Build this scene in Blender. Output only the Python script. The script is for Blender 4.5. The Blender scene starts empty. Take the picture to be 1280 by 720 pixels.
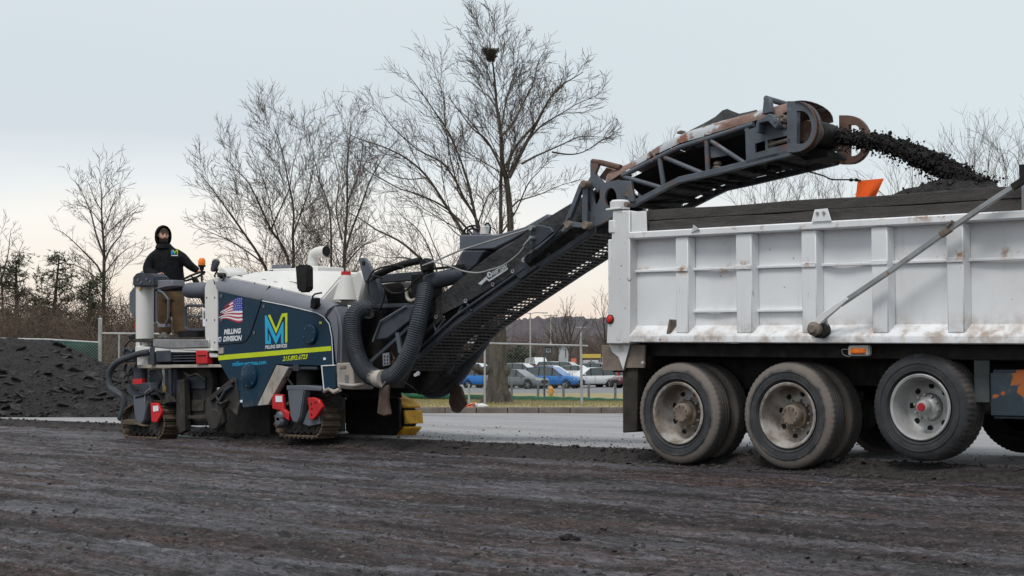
import bpy, bmesh, math, random
import numpy as np
from mathutils import Vector, Matrix
random.seed(11)
rng = np.random.default_rng(11)
scene = bpy.context.scene
V = Vector
# ------------------------------------------------------------------ camera
# world: X along the truck towards its front, Y away from the photographer, Z up,
# origin on the ground at the truck's rearmost near-side wheel
CAM = V((10.15, -13.37, 0.95))
FW = V((-0.6828, 0.7306, 0)).normalized()
RT = V((FW.y, -FW.x, 0))
FPX = 2000.0
TILT = math.atan(106 / FPX)
FC = FW * math.cos(TILT) + V((0, 0, math.sin(TILT)))
UP = RT.cross(FC)
cam_d = bpy.data.cameras.new('camera')
cam = bpy.data.objects.new('camera', cam_d)
scene.collection.objects.link(cam)
cam_d.sensor_width = 36
cam_d.lens = FPX / 1280 * 36
cam_d.clip_start = 0.2
cam_d.clip_end = 6000
m = Matrix((RT, UP, -FC)).transposed().to_4x4()
m.translation = CAM
cam.matrix_world = m
scene.camera = cam
# ------------------------------------------------------------------ sky and sun
SUN_EL, SUN_AZ = math.radians(60), math.radians(20)   # soft light from behind the photographer's left
sun_dir = V((0.12, -0.92, 0)).normalized() * math.cos(SUN_EL) + V((0, 0, math.sin(SUN_EL)))
world = bpy.data.worlds.new('World')
scene.world = world
world.use_nodes = True
nt = world.node_tree
nt.nodes.clear()
def wn(t, **k):
    n = nt.nodes.new(t)
    for a, b in k.items():
        setattr(n, a, b)
    return n
out = wn('ShaderNodeOutputWorld')
bg = wn('ShaderNodeBackground')
bg.inputs['Strength'].default_value = 0.1
sky = wn('ShaderNodeTexSky', sky_type='NISHITA')
sky.sun_disc = False
sky.sun_elevation = SUN_EL
sky.sun_rotation = math.atan2(sun_dir.x, sun_dir.y)
sky.dust_density = 3.0
sky.altitude = 50
tc = wn('ShaderNodeTexCoord')
sep = wn('ShaderNodeSeparateXYZ')
nt.links.new(tc.outputs['Generated'], sep.inputs[0])
ns = wn('ShaderNodeTexNoise')                 # soft cloud banks
mp = wn('ShaderNodeMapping')
mp.inputs['Scale'].default_value = (1.6, 1.6, 9.0)
nt.links.new(tc.outputs['Generated'], mp.inputs[0])
nt.links.new(mp.outputs[0], ns.inputs['Vector'])
ns.inputs['Scale'].default_value = 1.7
ns.inputs['Detail'].default_value = 4
wob = wn('ShaderNodeMath', operation='MULTIPLY_ADD')
nt.links.new(ns.outputs['Fac'], wob.inputs[0])
wob.inputs[1].default_value = 0.045
nt.links.new(sep.outputs['Z'], wob.inputs[2])
sub = wn('ShaderNodeMath', operation='SUBTRACT')
nt.links.new(wob.outputs[0], sub.inputs[0])
sub.inputs[1].default_value = 0.0225
def ramp(stops):
    r = wn('ShaderNodeValToRGB')
    e = r.color_ramp.elements
    while len(e) < len(stops):
        e.new(0.5)
    for q, (p, c) in zip(e, stops):
        q.position = p
        q.color = (*c, 1)
    nt.links.new(sub.outputs[0], r.inputs[0])
    return r
def srgb(r, g, b):
    f = lambda c: c / 12.92 if c <= 0.04045 else ((c + 0.055) / 1.055) ** 2.4
    return tuple(f(x / 255) for x in (r, g, b))
warm = ramp([(0.0, srgb(226, 206, 198)), (0.026, srgb(244, 226, 210)), (0.055, srgb(250, 241, 228)), (0.095, srgb(251, 248, 242)),
             (0.118, srgb(232, 237, 239)), (0.145, srgb(211, 220, 226)), (0.19, srgb(211, 221, 227)), (0.26, srgb(216, 226, 231)), (1.0, srgb(226, 232, 236))])
cool = ramp([(0.0, srgb(216, 204, 200)), (0.03, srgb(238, 225, 215)), (0.06, srgb(234, 233, 229)), (0.095, srgb(223, 231, 234)),
             (0.13, srgb(217, 227, 231)), (0.16, srgb(216, 227, 231)), (0.25, srgb(217, 227, 232)), (1.0, srgb(226, 232, 237))])
# the gap of evening light lies low ahead-left of the camera
dotn = wn('ShaderNodeVectorMath', operation='DOT_PRODUCT')
nt.links.new(tc.outputs['Generated'], dotn.inputs[0])
gl = (FW * 0.95 - RT * 0.30).normalized()
dotn.inputs[1].default_value = gl
mr = wn('ShaderNodeMapRange')
nt.links.new(dotn.outputs['Value'], mr.inputs[0])
mr.inputs[1].default_value = 0.80
mr.inputs[2].default_value = 0.985
mx = wn('ShaderNodeMix', data_type='RGBA')
nt.links.new(mr.outputs[0], mx.inputs[0])
nt.links.new(cool.outputs[0], mx.inputs[6])
nt.links.new(warm.outputs[0], mx.inputs[7])
sc_ = wn('ShaderNodeVectorMath', operation='SCALE')
nt.links.new(mx.outputs[2], sc_.inputs[0])
sc_.inputs['Scale'].default_value = 10.55        # cloud layer in the sky texture's own units
mx2 = wn('ShaderNodeMix', data_type='RGBA')
mx2.inputs[0].default_value = 0.95
nt.links.new(sky.outputs[0], mx2.inputs[6])
nt.links.new(sc_.outputs[0], mx2.inputs[7])
nt.links.new(mx2.outputs[2], bg.inputs[0])
nt.links.new(bg.outputs[0], out.inputs[0])
sl = bpy.data.lights.new('sun', 'SUN')
sl.energy = 2.0
sl.angle = math.radians(18)
sl.color = (1.0, 0.965, 0.92)
sun = bpy.data.objects.new('sun', sl)
scene.collection.objects.link(sun)
sun.rotation_euler = sun_dir.to_track_quat('Z', 'Y').to_euler()
vs = scene.view_settings
vs.view_transform = 'Standard'
vs.look = 'None'
vs.exposure = 0.0
vs.gamma = 1.0
scene.cycles.use_denoising = True
scene.cycles.denoising_prefilter = 'ACCURATE'
scene.cycles.max_bounces = 6
scene.cycles.transparent_max_bounces = 6

# ------------------------------------------------------------------ measuring helpers (survey of the place from the photograph)
def ray(px, py):
    return FC * FPX + RT * (px - 640) + UP * (360 - py)
def on_y(px, py, y):
    d = ray(px, py)
    return CAM + d * ((y - CAM.y) / d.y)
def on_z(px, py, z):
    d = ray(px, py)
    return CAM + d * ((z - CAM.z) / d.z)
def on_p(px, py, p, n):
    d = ray(px, py)
    return CAM + d * ((V(p) - CAM).dot(n) / d.dot(n))
def at(px, py, D):
    d = ray(px, py)
    return CAM + d * (D / d.dot(FW))
def gpos(px, D, z=0.0):
    p = at(px, 466, D)
    return V((p.x, p.y, z))

# ------------------------------------------------------------------ mesh helpers
class MB:
    def __init__(s):
        s.v = []; s.f = []; s.mi = []; s.m = 0
    def add(s, vs, fs):
        b = len(s.v)
        s.v.extend([tuple(p) for p in vs])
        for f in fs:
            s.f.append([b + i for i in f]); s.mi.append(s.m)
        return s
    def box(s, lo, hi):
        x0, y0, z0 = lo; x1, y1, z1 = hi
        return s.add([(x0,y0,z0),(x1,y0,z0),(x1,y1,z0),(x0,y1,z0),(x0,y0,z1),(x1,y0,z1),(x1,y1,z1),(x0,y1,z1)],
                     [(0,3,2,1),(4,5,6,7),(0,1,5,4),(1,2,6,5),(2,3,7,6),(3,0,4,7)])
    def obox(s, c, ax, ay, az):
        c, ax, ay, az = V(c), V(ax), V(ay), V(az)
        p = [c + ax*i + ay*j + az*k for k in (-1, 1) for i, j in ((-1,-1),(1,-1),(1,1),(-1,1))]
        return s.add(p, [(0,3,2,1),(4,5,6,7),(0,1,5,4),(1,2,6,5),(2,3,7,6),(3,0,4,7)])
    def prism(s, poly, vec):
        n = len(poly); vec = V(vec)
        return s.add([V(p) for p in poly] + [V(p) + vec for p in poly],
                     [tuple(range(n)), tuple(range(2*n-1, n-1, -1))] + [(i, (i+1) % n, n + (i+1) % n, n + i) for i in range(n)])
    def tube(s, path, r, n=8, cap=True, squash=None):
        path = [V(p) for p in path]
        k = len(path)
        rs = [r]*k if not hasattr(r, '__len__') else list(r)
        t0 = (path[1]-path[0]).normalized()
        a = t0.orthogonal().normalized()
        if abs(t0.z) < 0.9:
            a = t0.cross(V((0,0,1))).normalized()
        vs = []
        for i, p in enumerate(path):
            t = (path[min(i+1, k-1)] - path[max(i-1, 0)])
            if t.length < 1e-9: t = t0
            t.normalize()
            a = (a - t*a.dot(t)).normalized()
            b = t.cross(a)
            for j in range(n):
                an = 2*math.pi*(j+0.5)/n
                vs.append(p + (a*math.cos(an) + b*math.sin(an))*rs[i])
        fs = [(i*n+j, i*n+(j+1) % n, (i+1)*n+(j+1) % n, (i+1)*n+j) for i in range(k-1) for j in range(n)]
        if cap:
            fs += [tuple(range(n-1, -1, -1)), tuple(range((k-1)*n, k*n))]
        return s.add(vs, fs)
    def cyl(s, p0, p1, r, n=12, r2=None):
        return s.tube([p0, p1], [r, r if r2 is None else r2], n)
    def loft(s, secs, closed=True, cap=True):
        n = len(secs[0]); k = len(secs)
        vs = [V(p) for q in secs for p in q]
        jn = n if closed else n-1
        fs = [(i*n+j, i*n+(j+1) % n, (i+1)*n+(j+1) % n, (i+1)*n+j) for i in range(k-1) for j in range(jn)]
        if cap and closed:
            fs += [tuple(range(n-1, -1, -1)), tuple(range((k-1)*n, k*n))]
        return s.add(vs, fs)
    def lathe(s, prof, c, ax, n=32, fn=None, closed=False):
        c = V(c); ax = V(ax).normalized(); a = ax.orthogonal().normalized(); b = ax.cross(a)
        k = len(prof); vs = []
        for i in range(n):
            an = 2*math.pi*i/n; d = a*math.cos(an) + b*math.sin(an)
            for q, (r, h) in enumerate(prof):
                if fn: r, h = fn(i, q, r, h)
                vs.append(c + d*r + ax*h)
        kk = k if closed else k-1
        fs = [(i*k+q, i*k+(q+1) % k, ((i+1) % n)*k+(q+1) % k, ((i+1) % n)*k+q) for i in range(n) for q in range(kk)]
        return s.add(vs, fs)
    def ball(s, c, r, n=12, k=8):
        c = V(c)
        if not hasattr(r, '__len__'): r = (r, r, r)
        vs = [c + V((0,0,-r[2]))]
        for i in range(1, k):
            ph = -math.pi/2 + math.pi*i/k
            for j in range(n):
                t = 2*math.pi*j/n
                vs.append(c + V((r[0]*math.cos(ph)*math.cos(t), r[1]*math.cos(ph)*math.sin(t), r[2]*math.sin(ph))))
        vs.append(c + V((0,0,r[2])))
        fs = [(0, 1+(j+1) % n, 1+j) for j in range(n)]
        for i in range(k-2):
            for j in range(n):
                fs.append((1+i*n+j, 1+i*n+(j+1) % n, 1+(i+1)*n+(j+1) % n, 1+(i+1)*n+j))
        L = len(vs)-1
        fs += [(L, 1+(k-2)*n+j, 1+(k-2)*n+(j+1) % n) for j in range(n)]
        return s.add(vs, fs)
    def mesh(s, name, mats, origin=(0,0,0), smooth=35, bevel=0, normals=True, bseg=1):
        me = bpy.data.meshes.new(name)
        o = V(origin)
        me.from_pydata([(p[0]-o.x, p[1]-o.y, p[2]-o.z) for p in s.v], [], s.f)
        mats = mats if isinstance(mats, (list, tuple)) else [mats]
        for mm in mats: me.materials.append(mm)
        if len(mats) > 1:
            me.polygons.foreach_set('material_index', s.mi)
        if (normals and len(s.f) < 60000) or bevel:
            bm = bmesh.new(); bm.from_mesh(me)
            if normals: bmesh.ops.recalc_face_normals(bm, faces=bm.faces)
            if bevel:
                ed = [e for e in bm.edges if len(e.link_faces) == 2 and e.calc_face_angle(0) > 0.5]
                bmesh.ops.bevel(bm, geom=ed, offset=bevel, segments=bseg, affect='EDGES', clamp_overlap=True)
            bm.to_mesh(me); bm.free()
        if smooth:
            me.polygons.foreach_set('use_smooth', [True]*len(me.polygons))
            me.set_sharp_from_angle(angle=math.radians(smooth))
        me.update()
        return me
    def build(s, name, mats, parent=None, smooth=35, bevel=0, origin=None, normals=True, kind=None, label=None, bseg=1):
        if origin is None:
            origin = base_of(parent) if parent else (0, 0, 0)
        me = s.mesh(name, mats, origin, smooth, bevel, normals, bseg)
        ob = bpy.data.objects.new(name, me)
        scene.collection.objects.link(ob)
        if parent: ob.parent = parent
        else: ob.location = V(origin)
        if kind: ob['kind'] = kind
        if label: ob['label'] = label
        return ob
ROOTLOC = {}
def base_of(o):
    while o is not None:
        if o.name in ROOTLOC: return ROOTLOC[o.name]
        o = o.parent
    return V((0, 0, 0))
def thing(name, label, cat, loc=(0,0,0), group=None):
    e = bpy.data.objects.new(name, None)
    e.empty_display_size = 0.2
    scene.collection.objects.link(e)
    e.location = V(loc); ROOTLOC[e.name] = V(loc)
    tag(e, label, cat, group)
    return e
def tag(o, label, cat, group=None, kind=None):
    o['label'] = label
    if cat: o['category'] = cat
    if group: o['group'] = group
    if kind: o['kind'] = kind
    return o
def link(name, me, parent=None, loc=(0,0,0), rot=(0,0,0), scl=(1,1,1)):
    ob = bpy.data.objects.new(name, me)
    scene.collection.objects.link(ob)
    ob.location = V(loc); ob.rotation_euler = rot; ob.scale = scl
    if parent: ob.parent = parent
    return ob
def copy_tree(o, parent=None):
    c = o.copy(); scene.collection.objects.link(c); c.parent = parent
    for ch in list(o.children): copy_tree(ch, c)
    return c
def plate(loops, vec):
    """flat plate with holes: loops of 3-D points (outer first), thickened by vec -> MB"""
    bm = bmesh.new(); ed = []
    for lp in loops:
        vs = [bm.verts.new(V(p)) for p in lp]
        ed += [bm.edges.new((vs[i], vs[(i+1) % len(vs)])) for i in range(len(vs))]
    r = bmesh.ops.triangle_fill(bm, use_beauty=True, use_dissolve=False, edges=ed)
    fs = [g for g in r['geom'] if isinstance(g, bmesh.types.BMFace)]
    e = bmesh.ops.extrude_face_region(bm, geom=bm.faces[:], use_keep_orig=True)
    bmesh.ops.translate(bm, vec=V(vec), verts=[g for g in e['geom'] if isinstance(g, bmesh.types.BMVert)])
    bm.verts.index_update()
    b = MB(); b.add([v.co.copy() for v in bm.verts], [[v.index for v in f.verts] for f in bm.faces])
    bm.free()
    return b
def ell(cx, cy, rx, ry, n=16, a0=0, a1=360):
    return [(cx + rx*math.cos(math.radians(a0 + (a1-a0)*i/n)), cy + ry*math.sin(math.radians(a0 + (a1-a0)*i/n))) for i in range(n + (a1-a0 != 360))]
def smoothpath(pts, k=6):
    pts = [V(p) for p in pts]; o = []
    for i in range(len(pts)-1):
        p0 = pts[max(i-1, 0)]; p1 = pts[i]; p2 = pts[i+1]; p3 = pts[min(i+2, len(pts)-1)]
        for j in range(k):
            t = j/k
            o.append(0.5*((2*p1) + (p2-p0)*t + (2*p0-5*p1+4*p2-p3)*t*t + (3*p1-p0-3*p2+p3)*t**3))
    return o + [pts[-1]]
def text_mesh(body, p0, p1, height, mat_, name, parent, nrm, shear=0.0, bold=0.0, depth=0.004, upv=None):
    """lettering as flat geometry: base line p0 -> p1, cap height in metres"""
    cu = bpy.data.curves.new(name, 'FONT'); cu.body = body; cu.shear = shear; cu.offset = bold; cu.resolution_u = 3
    ob = bpy.data.objects.new(name, cu); scene.collection.objects.link(ob)
    dg = bpy.context.evaluated_depsgraph_get()
    me = bpy.data.meshes.new_from_object(ob.evaluated_get(dg))
    bpy.data.objects.remove(ob); bpy.data.curves.remove(cu)
    co = np.empty(len(me.vertices)*3); me.vertices.foreach_get('co', co); co = co.reshape(-1, 3)
    x0, x1 = co[:, 0].min(), co[:, 0].max(); hcap = 0.7
    p0, p1 = V(p0), V(p1); ux = p1 - p0
    upv = V(upv) if upv is not None else V(nrm).cross(ux).normalized()
    if upv.z < 0: upv = -upv
    b = np.array(base_of(parent))
    res = np.array(p0) + np.outer((co[:, 0]-x0)/(x1-x0), np.array(ux)) + np.outer(co[:, 1]/hcap*height, np.array(upv)) + np.array(V(nrm)*depth) - b
    me.vertices.foreach_set('co', res.ravel()); me.materials.clear(); me.materials.append(mat_); me.update()
    o = bpy.data.objects.new(name, me); scene.collection.objects.link(o); o.parent = parent
    return o
# ------------------------------------------------------------------ procedural materials
def M(name, c1, c2=None, rough=0.6, metal=0.0, scale=4.0, stretch=(1, 1, 1), bump=0.0, bscale=40.0, layers=(), spec=0.32, lohi=(0.35, 0.65), coat=0.0, rvar=0.12, emit=None, bdist=0.02):
    mt = bpy.data.materials.new(name); mt.use_nodes = True
    t = mt.node_tree; t.nodes.clear(); L = t.links.new
    o = t.nodes.new('ShaderNodeOutputMaterial'); p = t.nodes.new('ShaderNodeBsdfPrincipled'); L(p.outputs[0], o.inputs[0])
    tcn = t.nodes.new('ShaderNodeTexCoord')
    def noise(sc, st, lo, hi, det=6, rg=0.6):
        mpn = t.nodes.new('ShaderNodeMapping'); mpn.inputs['Scale'].default_value = st
        L(tcn.outputs['Object'], mpn.inputs[0])
        n = t.nodes.new('ShaderNodeTexNoise'); n.inputs['Scale'].default_value = sc; n.inputs['Detail'].default_value = det; n.inputs['Roughness'].default_value = rg
        L(mpn.outputs[0], n.inputs['Vector'])
        r = t.nodes.new('ShaderNodeMapRange'); r.inputs[1].default_value = lo; r.inputs[2].default_value = hi; r.interpolation_type = 'SMOOTHSTEP'
        L(n.outputs['Fac'], r.inputs[0])
        return r.outputs[0]
    def mixc(f, a, b):
        x = t.nodes.new('ShaderNodeMix'); x.data_type = 'RGBA'
        L(f, x.inputs[0])
        for s_, q in ((6, a), (7, b)):
            if isinstance(q, tuple): x.inputs[s_].default_value = (*q, 1)
            else: L(q, x.inputs[s_])
        return x.outputs[2]
    def mixf(f, a, b):
        x = t.nodes.new('ShaderNodeMix')
        L(f, x.inputs[0])
        for s_, q in ((2, a), (3, b)):
            if isinstance(q, (int, float)): x.inputs[s_].default_value = q
            else: L(q, x.inputs[s_])
        return x.outputs[0]
    c2 = c2 or tuple(x*0.8 for x in c1)
    col = mixc(noise(scale, stretch, *lohi), c1, c2)
    rg = mixf(noise(scale*2.3, stretch, 0.3, 0.7), max(0.05, rough-rvar), min(1, rough+rvar))
    mt_ = metal
    for ly in layers:
        f = noise(ly.get('scale', 6), ly.get('stretch', (1, 1, 1)), ly.get('lo', 0.6), ly.get('hi', 0.7), ly.get('det', 8), ly.get('rg', 0.65))
        if 'z' in ly:      # z band (centre, half width) or (below this height, fade): mud and rust keep to a height on the thing
            sx = t.nodes.new('ShaderNodeSeparateXYZ'); L(tcn.outputs['Object'], sx.inputs[0])
            zc, zw = ly['z']
            a1 = t.nodes.new('ShaderNodeMath'); a1.operation = 'SUBTRACT'; L(sx.outputs[2], a1.inputs[0]); a1.inputs[1].default_value = zc
            a2 = t.nodes.new('ShaderNodeMath'); a2.operation = 'ABSOLUTE'; L(a1.outputs[0], a2.inputs[0])
            a3 = t.nodes.new('ShaderNodeMapRange'); L(a2.outputs[0], a3.inputs[0]); a3.inputs[1].default_value = 0; a3.inputs[2].default_value = zw; a3.inputs[3].default_value = 1; a3.inputs[4].default_value = 0
            a4 = t.nodes.new('ShaderNodeMath'); a4.operation = 'MULTIPLY'; L(f, a4.inputs[0]); L(a3.outputs[0], a4.inputs[1]); f = a4.outputs[0]
        if 'amt' in ly:
            a5 = t.nodes.new('ShaderNodeMath'); a5.operation = 'MULTIPLY'; L(f, a5.inputs[0]); a5.inputs[1].default_value = ly['amt']; f = a5.outputs[0]
        col = mixc(f, col, ly['col'])
        rg = mixf(f, rg, ly.get('rough', 0.85))
        if metal: mt_ = mixf(f, mt_, 0.0)
    L(col, p.inputs['Base Color']); L(rg, p.inputs['Roughness'])
    if isinstance(mt_, (int, float)): p.inputs['Metallic'].default_value = mt_
    else: L(mt_, p.inputs['Metallic'])
    p.inputs['Specular IOR Level'].default_value = spec
    p.inputs['Coat Weight'].default_value = coat
    if emit:
        p.inputs['Emission Color'].default_value = (*emit[0], 1); p.inputs['Emission Strength'].default_value = emit[1]
    if bump:
        bn = t.nodes.new('ShaderNodeBump'); bn.inputs['Strength'].default_value = bump; bn.inputs['Distance'].default_value = bdist
        L(noise(bscale, stretch, 0.2, 0.8, 5), bn.inputs['Height']); L(bn.outputs[0], p.inputs['Normal'])
    return mt
RUST = (0.17, 0.07, 0.03)
DIRT = (0.16, 0.125, 0.10)
DUST = (0.20, 0.17, 0.145)
m_white = M('white_truck_paint', (0.74, 0.75, 0.765), (0.68, 0.69, 0.71), 0.5, scale=1.3, layers=[
    dict(col=(0.40, 0.36, 0.32), scale=2.5, stretch=(3, 3, 0.35), lo=0.52, hi=0.80, amt=0.36),
    dict(col=(0.52, 0.51, 0.51), scale=0.9, lo=0.42, hi=0.68, amt=0.32),
    dict(col=(0.24, 0.15, 0.09), scale=3.2, stretch=(9, 9, 0.30), lo=0.66, hi=0.76, amt=0.75),
    dict(col=(0.10, 0.09, 0.085), scale=4.5, stretch=(2.2, 2.2, 0.7), lo=0.66, hi=0.72, amt=0.55),
    dict(col=(0.30, 0.23, 0.18), scale=5, lo=0.40, hi=0.66, z=(1.30, 0.22), amt=0.9),
    dict(col=(0.30, 0.15, 0.07), scale=4.5, lo=0.53, hi=0.62, z=(2.02, 0.07), amt=0.95), dict(col=(0.28, 0.16, 0.09), scale=6, lo=0.56, hi=0.66, z=(2.38, 0.08), amt=0.8),
    dict(col=RUST, scale=9, lo=0.69, hi=0.73), dict(col=(0.05, 0.045, 0.04), scale=16, lo=0.74, hi=0.76)])
m_wpost = M('white_post_paint', (0.64, 0.645, 0.65), (0.58, 0.585, 0.59), 0.5, scale=2, layers=[
    dict(col=(0.28, 0.21, 0.16), scale=5, lo=0.5, hi=0.72, z=(1.25, 0.22), amt=0.9),
    dict(col=RUST, scale=10, lo=0.64, hi=0.69), dict(col=(0.05, 0.045, 0.04), scale=18, lo=0.70, hi=0.73)])
m_apron = M('worn_brown_plate', (0.15, 0.12, 0.10), (0.22, 0.18, 0.15), 0.85, scale=5, layers=[dict(col=(0.6, 0.6, 0.6), scale=4, lo=0.55, hi=0.6)])
m_wood = M('old_timber', (0.060, 0.054, 0.052), (0.088, 0.080, 0.077), 0.9, scale=3, stretch=(1.0, 3, 5), bump=0.7, bscale=30, layers=[dict(col=(0.10, 0.093, 0.09), scale=26, stretch=(3, 1, 0.5), lo=0.5, hi=0.7, amt=0.6), dict(col=(0.028, 0.025, 0.024), scale=2.2, stretch=(0.5, 3, 3), lo=0.56, hi=0.7, amt=0.8)])
m_black = M('dark_chassis', (0.009, 0.009, 0.009), (0.020, 0.018, 0.016), 0.75, scale=5, layers=[dict(col=DIRT, scale=3, lo=0.55, hi=0.8, amt=0.4)])
m_barsteel = M('galvanised_bar', (0.34, 0.345, 0.35), (0.26, 0.265, 0.27), 0.45, 0.5, scale=8, stretch=(1, 1, 1), layers=[dict(col=(0.22, 0.14, 0.08), scale=12, lo=0.6, hi=0.7)])
m_amber = M('amber_lens', (0.75, 0.20, 0.02), (0.6, 0.13, 0.01), 0.25, scale=20)
m_red_lens = M('red_lens', (0.70, 0.04, 0.025), (0.5, 0.02, 0.015), 0.25, scale=20)
m_bezel = M('lamp_bezel', (0.5, 0.5, 0.5), (0.4, 0.4, 0.4), 0.4)
m_rim = M('rim_paint', (0.42, 0.40, 0.375), (0.30, 0.275, 0.25), 0.5, scale=4, layers=[dict(col=(0.13, 0.10, 0.08), scale=5, lo=0.36, hi=0.62, amt=0.85), dict(col=RUST, scale=14, lo=0.66, hi=0.72)])  # brown dirt, made heavier to carry the dish's shade in its colour
m_hub = M('muddy_hub', (0.13, 0.10, 0.08), (0.22, 0.18, 0.15), 0.85, scale=9)
m_steelrim = M('steel_rim', (0.42, 0.42, 0.42), (0.32, 0.32, 0.315), 0.45, 0.25, scale=5, layers=[dict(col=DIRT, scale=6, lo=0.5, hi=0.75, amt=0.5)])
m_hole = M('hole_shade', (0.006, 0.006, 0.006), (0.01, 0.01, 0.01), 0.9)  # black discs with the shade inside openings put into their colour
m_tank = M('blue_black_tank', (0.022, 0.034, 0.045), (0.03, 0.045, 0.06), 0.5, scale=3, layers=[dict(col=(0.33, 0.10, 0.03), scale=2.2, lo=0.56, hi=0.585, det=3, rough=0.9), dict(col=DIRT, scale=6, lo=0.55, hi=0.8, amt=0.5)])
def tyre_mat(name, dust_r, amt):
    mt = M(name, (0.026, 0.028, 0.032), (0.040, 0.043, 0.048), 0.7, scale=6, bump=0.15, bscale=60, layers=[dict(col=(0.10, 0.088, 0.08), scale=3.5, lo=0.42, hi=0.75, amt=amt*0.45), dict(col=(0.07, 0.066, 0.064), scale=14, lo=0.5, hi=0.7, amt=amt*0.6)])
    t = mt.node_tree; L = t.links.new
    p = next(n for n in t.nodes if n.type == 'BSDF_PRINCIPLED')
    src = p.inputs['Base Color'].links[0].from_socket
    tcn = next(n for n in t.nodes if n.type == 'TEX_COORD')
    mp_ = t.nodes.new('ShaderNodeMapping'); mp_.inputs['Scale'].default_value = (1, 0, 1); L(tcn.outputs['Object'], mp_.inputs[0])
    ln = t.nodes.new('ShaderNodeVectorMath'); ln.operation = 'LENGTH'; L(mp_.outputs[0], ln.inputs[0])
    nz = t.nodes.new('ShaderNodeTexNoise'); nz.inputs['Scale'].default_value = 7; nz.inputs['Detail'].default_value = 5; L(tcn.outputs['Object'], nz.inputs['Vector'])
    ad = t.nodes.new('ShaderNodeMath'); ad.operation = 'MULTIPLY_ADD'; L(nz.outputs['Fac'], ad.inputs[0]); ad.inputs[1].default_value = 0.10; L(ln.outputs['Value'], ad.inputs[2])
    r = t.nodes.new('ShaderNodeMapRange'); L(ad.outputs[0], r.inputs[0]); r.inputs[1].default_value = dust_r; r.inputs[2].default_value = dust_r + 0.035; r.inputs[4].default_value = amt
    r2 = t.nodes.new('ShaderNodeMapRange'); L(ln.outputs['Value'], r2.inputs[0]); r2.inputs[1].default_value = 0.512; r2.inputs[2].default_value = 0.526; r2.inputs[3].default_value = 1.0; r2.inputs[4].default_value = 0.30
    mu = t.nodes.new('ShaderNodeMath'); mu.operation = 'MULTIPLY'; L(r.outputs[0], mu.inputs[0]); L(r2.outputs[0], mu.inputs[1])
    x = t.nodes.new('ShaderNodeMix'); x.data_type = 'RGBA'; L(mu.outputs[0], x.inputs[0]); L(src, x.inputs[6]); x.inputs[7].default_value = (0.19, 0.162, 0.142, 1)
    L(x.outputs[2], p.inputs['Base Color'])
    return mt
m_tyre = tyre_mat('dusty_tyre', 0.478, 0.8)
m_tyre2 = tyre_mat('dark_tyre', 0.52, 0.35)
m_flap = M('mud_flap_rubber', (0.02, 0.018, 0.016), (0.04, 0.034, 0.028), 0.85, scale=4, layers=[dict(col=DIRT, scale=3, lo=0.5, hi=0.8, amt=0.5)])
m_mill = M('black_millings', (0.008, 0.0068, 0.0068), (0.023, 0.0195, 0.019), 0.9, scale=14, bump=0.8, bscale=40, layers=[dict(col=(0.06, 0.052, 0.052), scale=30, lo=0.55, hi=0.7)])
m_chunk = M('asphalt_chunk', (0.020, 0.0175, 0.018), (0.052, 0.047, 0.049), 0.9, scale=9, bump=0.7, bscale=40)
m_orange = M('orange_cloth', (0.95, 0.14, 0.02), (0.85, 0.11, 0.015), 0.7, scale=3)
# ================================================================== DUMP TRUCK
truck = thing('dump_truck', 'white three axle dump truck with timber sideboards, backed under the conveyor of the milling machine', 'dump truck', (0, 0, 0))
PITCH = 0.0165
def tb(x, y, z):
    return V((x, y, z - PITCH*(x + 0.6)))
def tbox(b, lo, hi):
    x0, y0, z0 = lo; x1, y1, z1 = hi
    pts = [tb(*p) for p in [(x0,y0,z0),(x1,y0,z0),(x1,y1,z0),(x0,y1,z0),(x0,y0,z1),(x1,y0,z1),(x1,y1,z1),(x0,y1,z1)]]
    return b.add(pts, [(0,3,2,1),(4,5,6,7),(0,1,5,4),(1,2,6,5),(2,3,7,6),(3,0,4,7)])
def sx(px, y=-0.05, py=380):
    return on_y(px, py, y).x
XR, XE = sx(785), 4.25                      # rear post edge, front end of the bed
Z_BOT, Z_LIP, Z_LEDGE, Z_RB, Z_RT = 1.275, 1.345, 1.45, 2.375, 2.452
WID = 2.46
# near and far side sheets, one bowed panel per bay
ribs = [(843.5, 861), (919, 940.5), (1001, 1021.5), (1088.5, 1111), (1182.5, 1206)]
ribx = [(sx(a), sx(b)) for a, b in ribs]
bay = [XR] + [v for r in ribx for v in r] + [XE]
for i in range(0, len(bay), 2):
    b = MB()
    x0, x1 = bay[i], bay[i+1]
    nx, nz = 10, 8
    vs = []
    for k in range(nz+1):
        for j in range(nx+1):
            u, v = j/nx, k/nz
            bulge = 0.022*math.sin(math.pi*u)*math.sin(math.pi*v) + 0.006*math.sin(7*u+i)*math.sin(5*v+i*2)
            vs.append(tb(x0 + (x1-x0)*u, 0.06 + (bulge if i % 4 else -bulge*0.3), Z_LEDGE + (Z_RB-Z_LEDGE)*v))
    b.add(vs, [(k*(nx+1)+j, k*(nx+1)+j+1, (k+1)*(nx+1)+j+1, (k+1)*(nx+1)+j) for k in range(nz) for j in range(nx)])
    b.build('side_panel', m_white, truck, normals=False)
b = MB(); tbox(b, (XR - 0.2, WID - 0.06, Z_BOT), (XE, WID, Z_RT)); b.build('side_panel', m_white, truck)
b = MB(); tbox(b, (XR - 0.2, 0.10, Z_LEDGE), (XE, 0.12, Z_RT-0.01)); b.build('side_panel', m_white, truck)   # inner skin
b = MB(); tbox(b, (XR - 0.2, 0.12, Z_LIP), (XE, WID-0.06, Z_LIP+0.06)); b.build('bed_floor', m_white, truck)
b = MB(); tbox(b, (XE, 0.0, Z_BOT), (XE+0.08, WID, Z_RT + 0.42)); b.build('headboard', m_white, truck, bevel=0.01)
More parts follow.
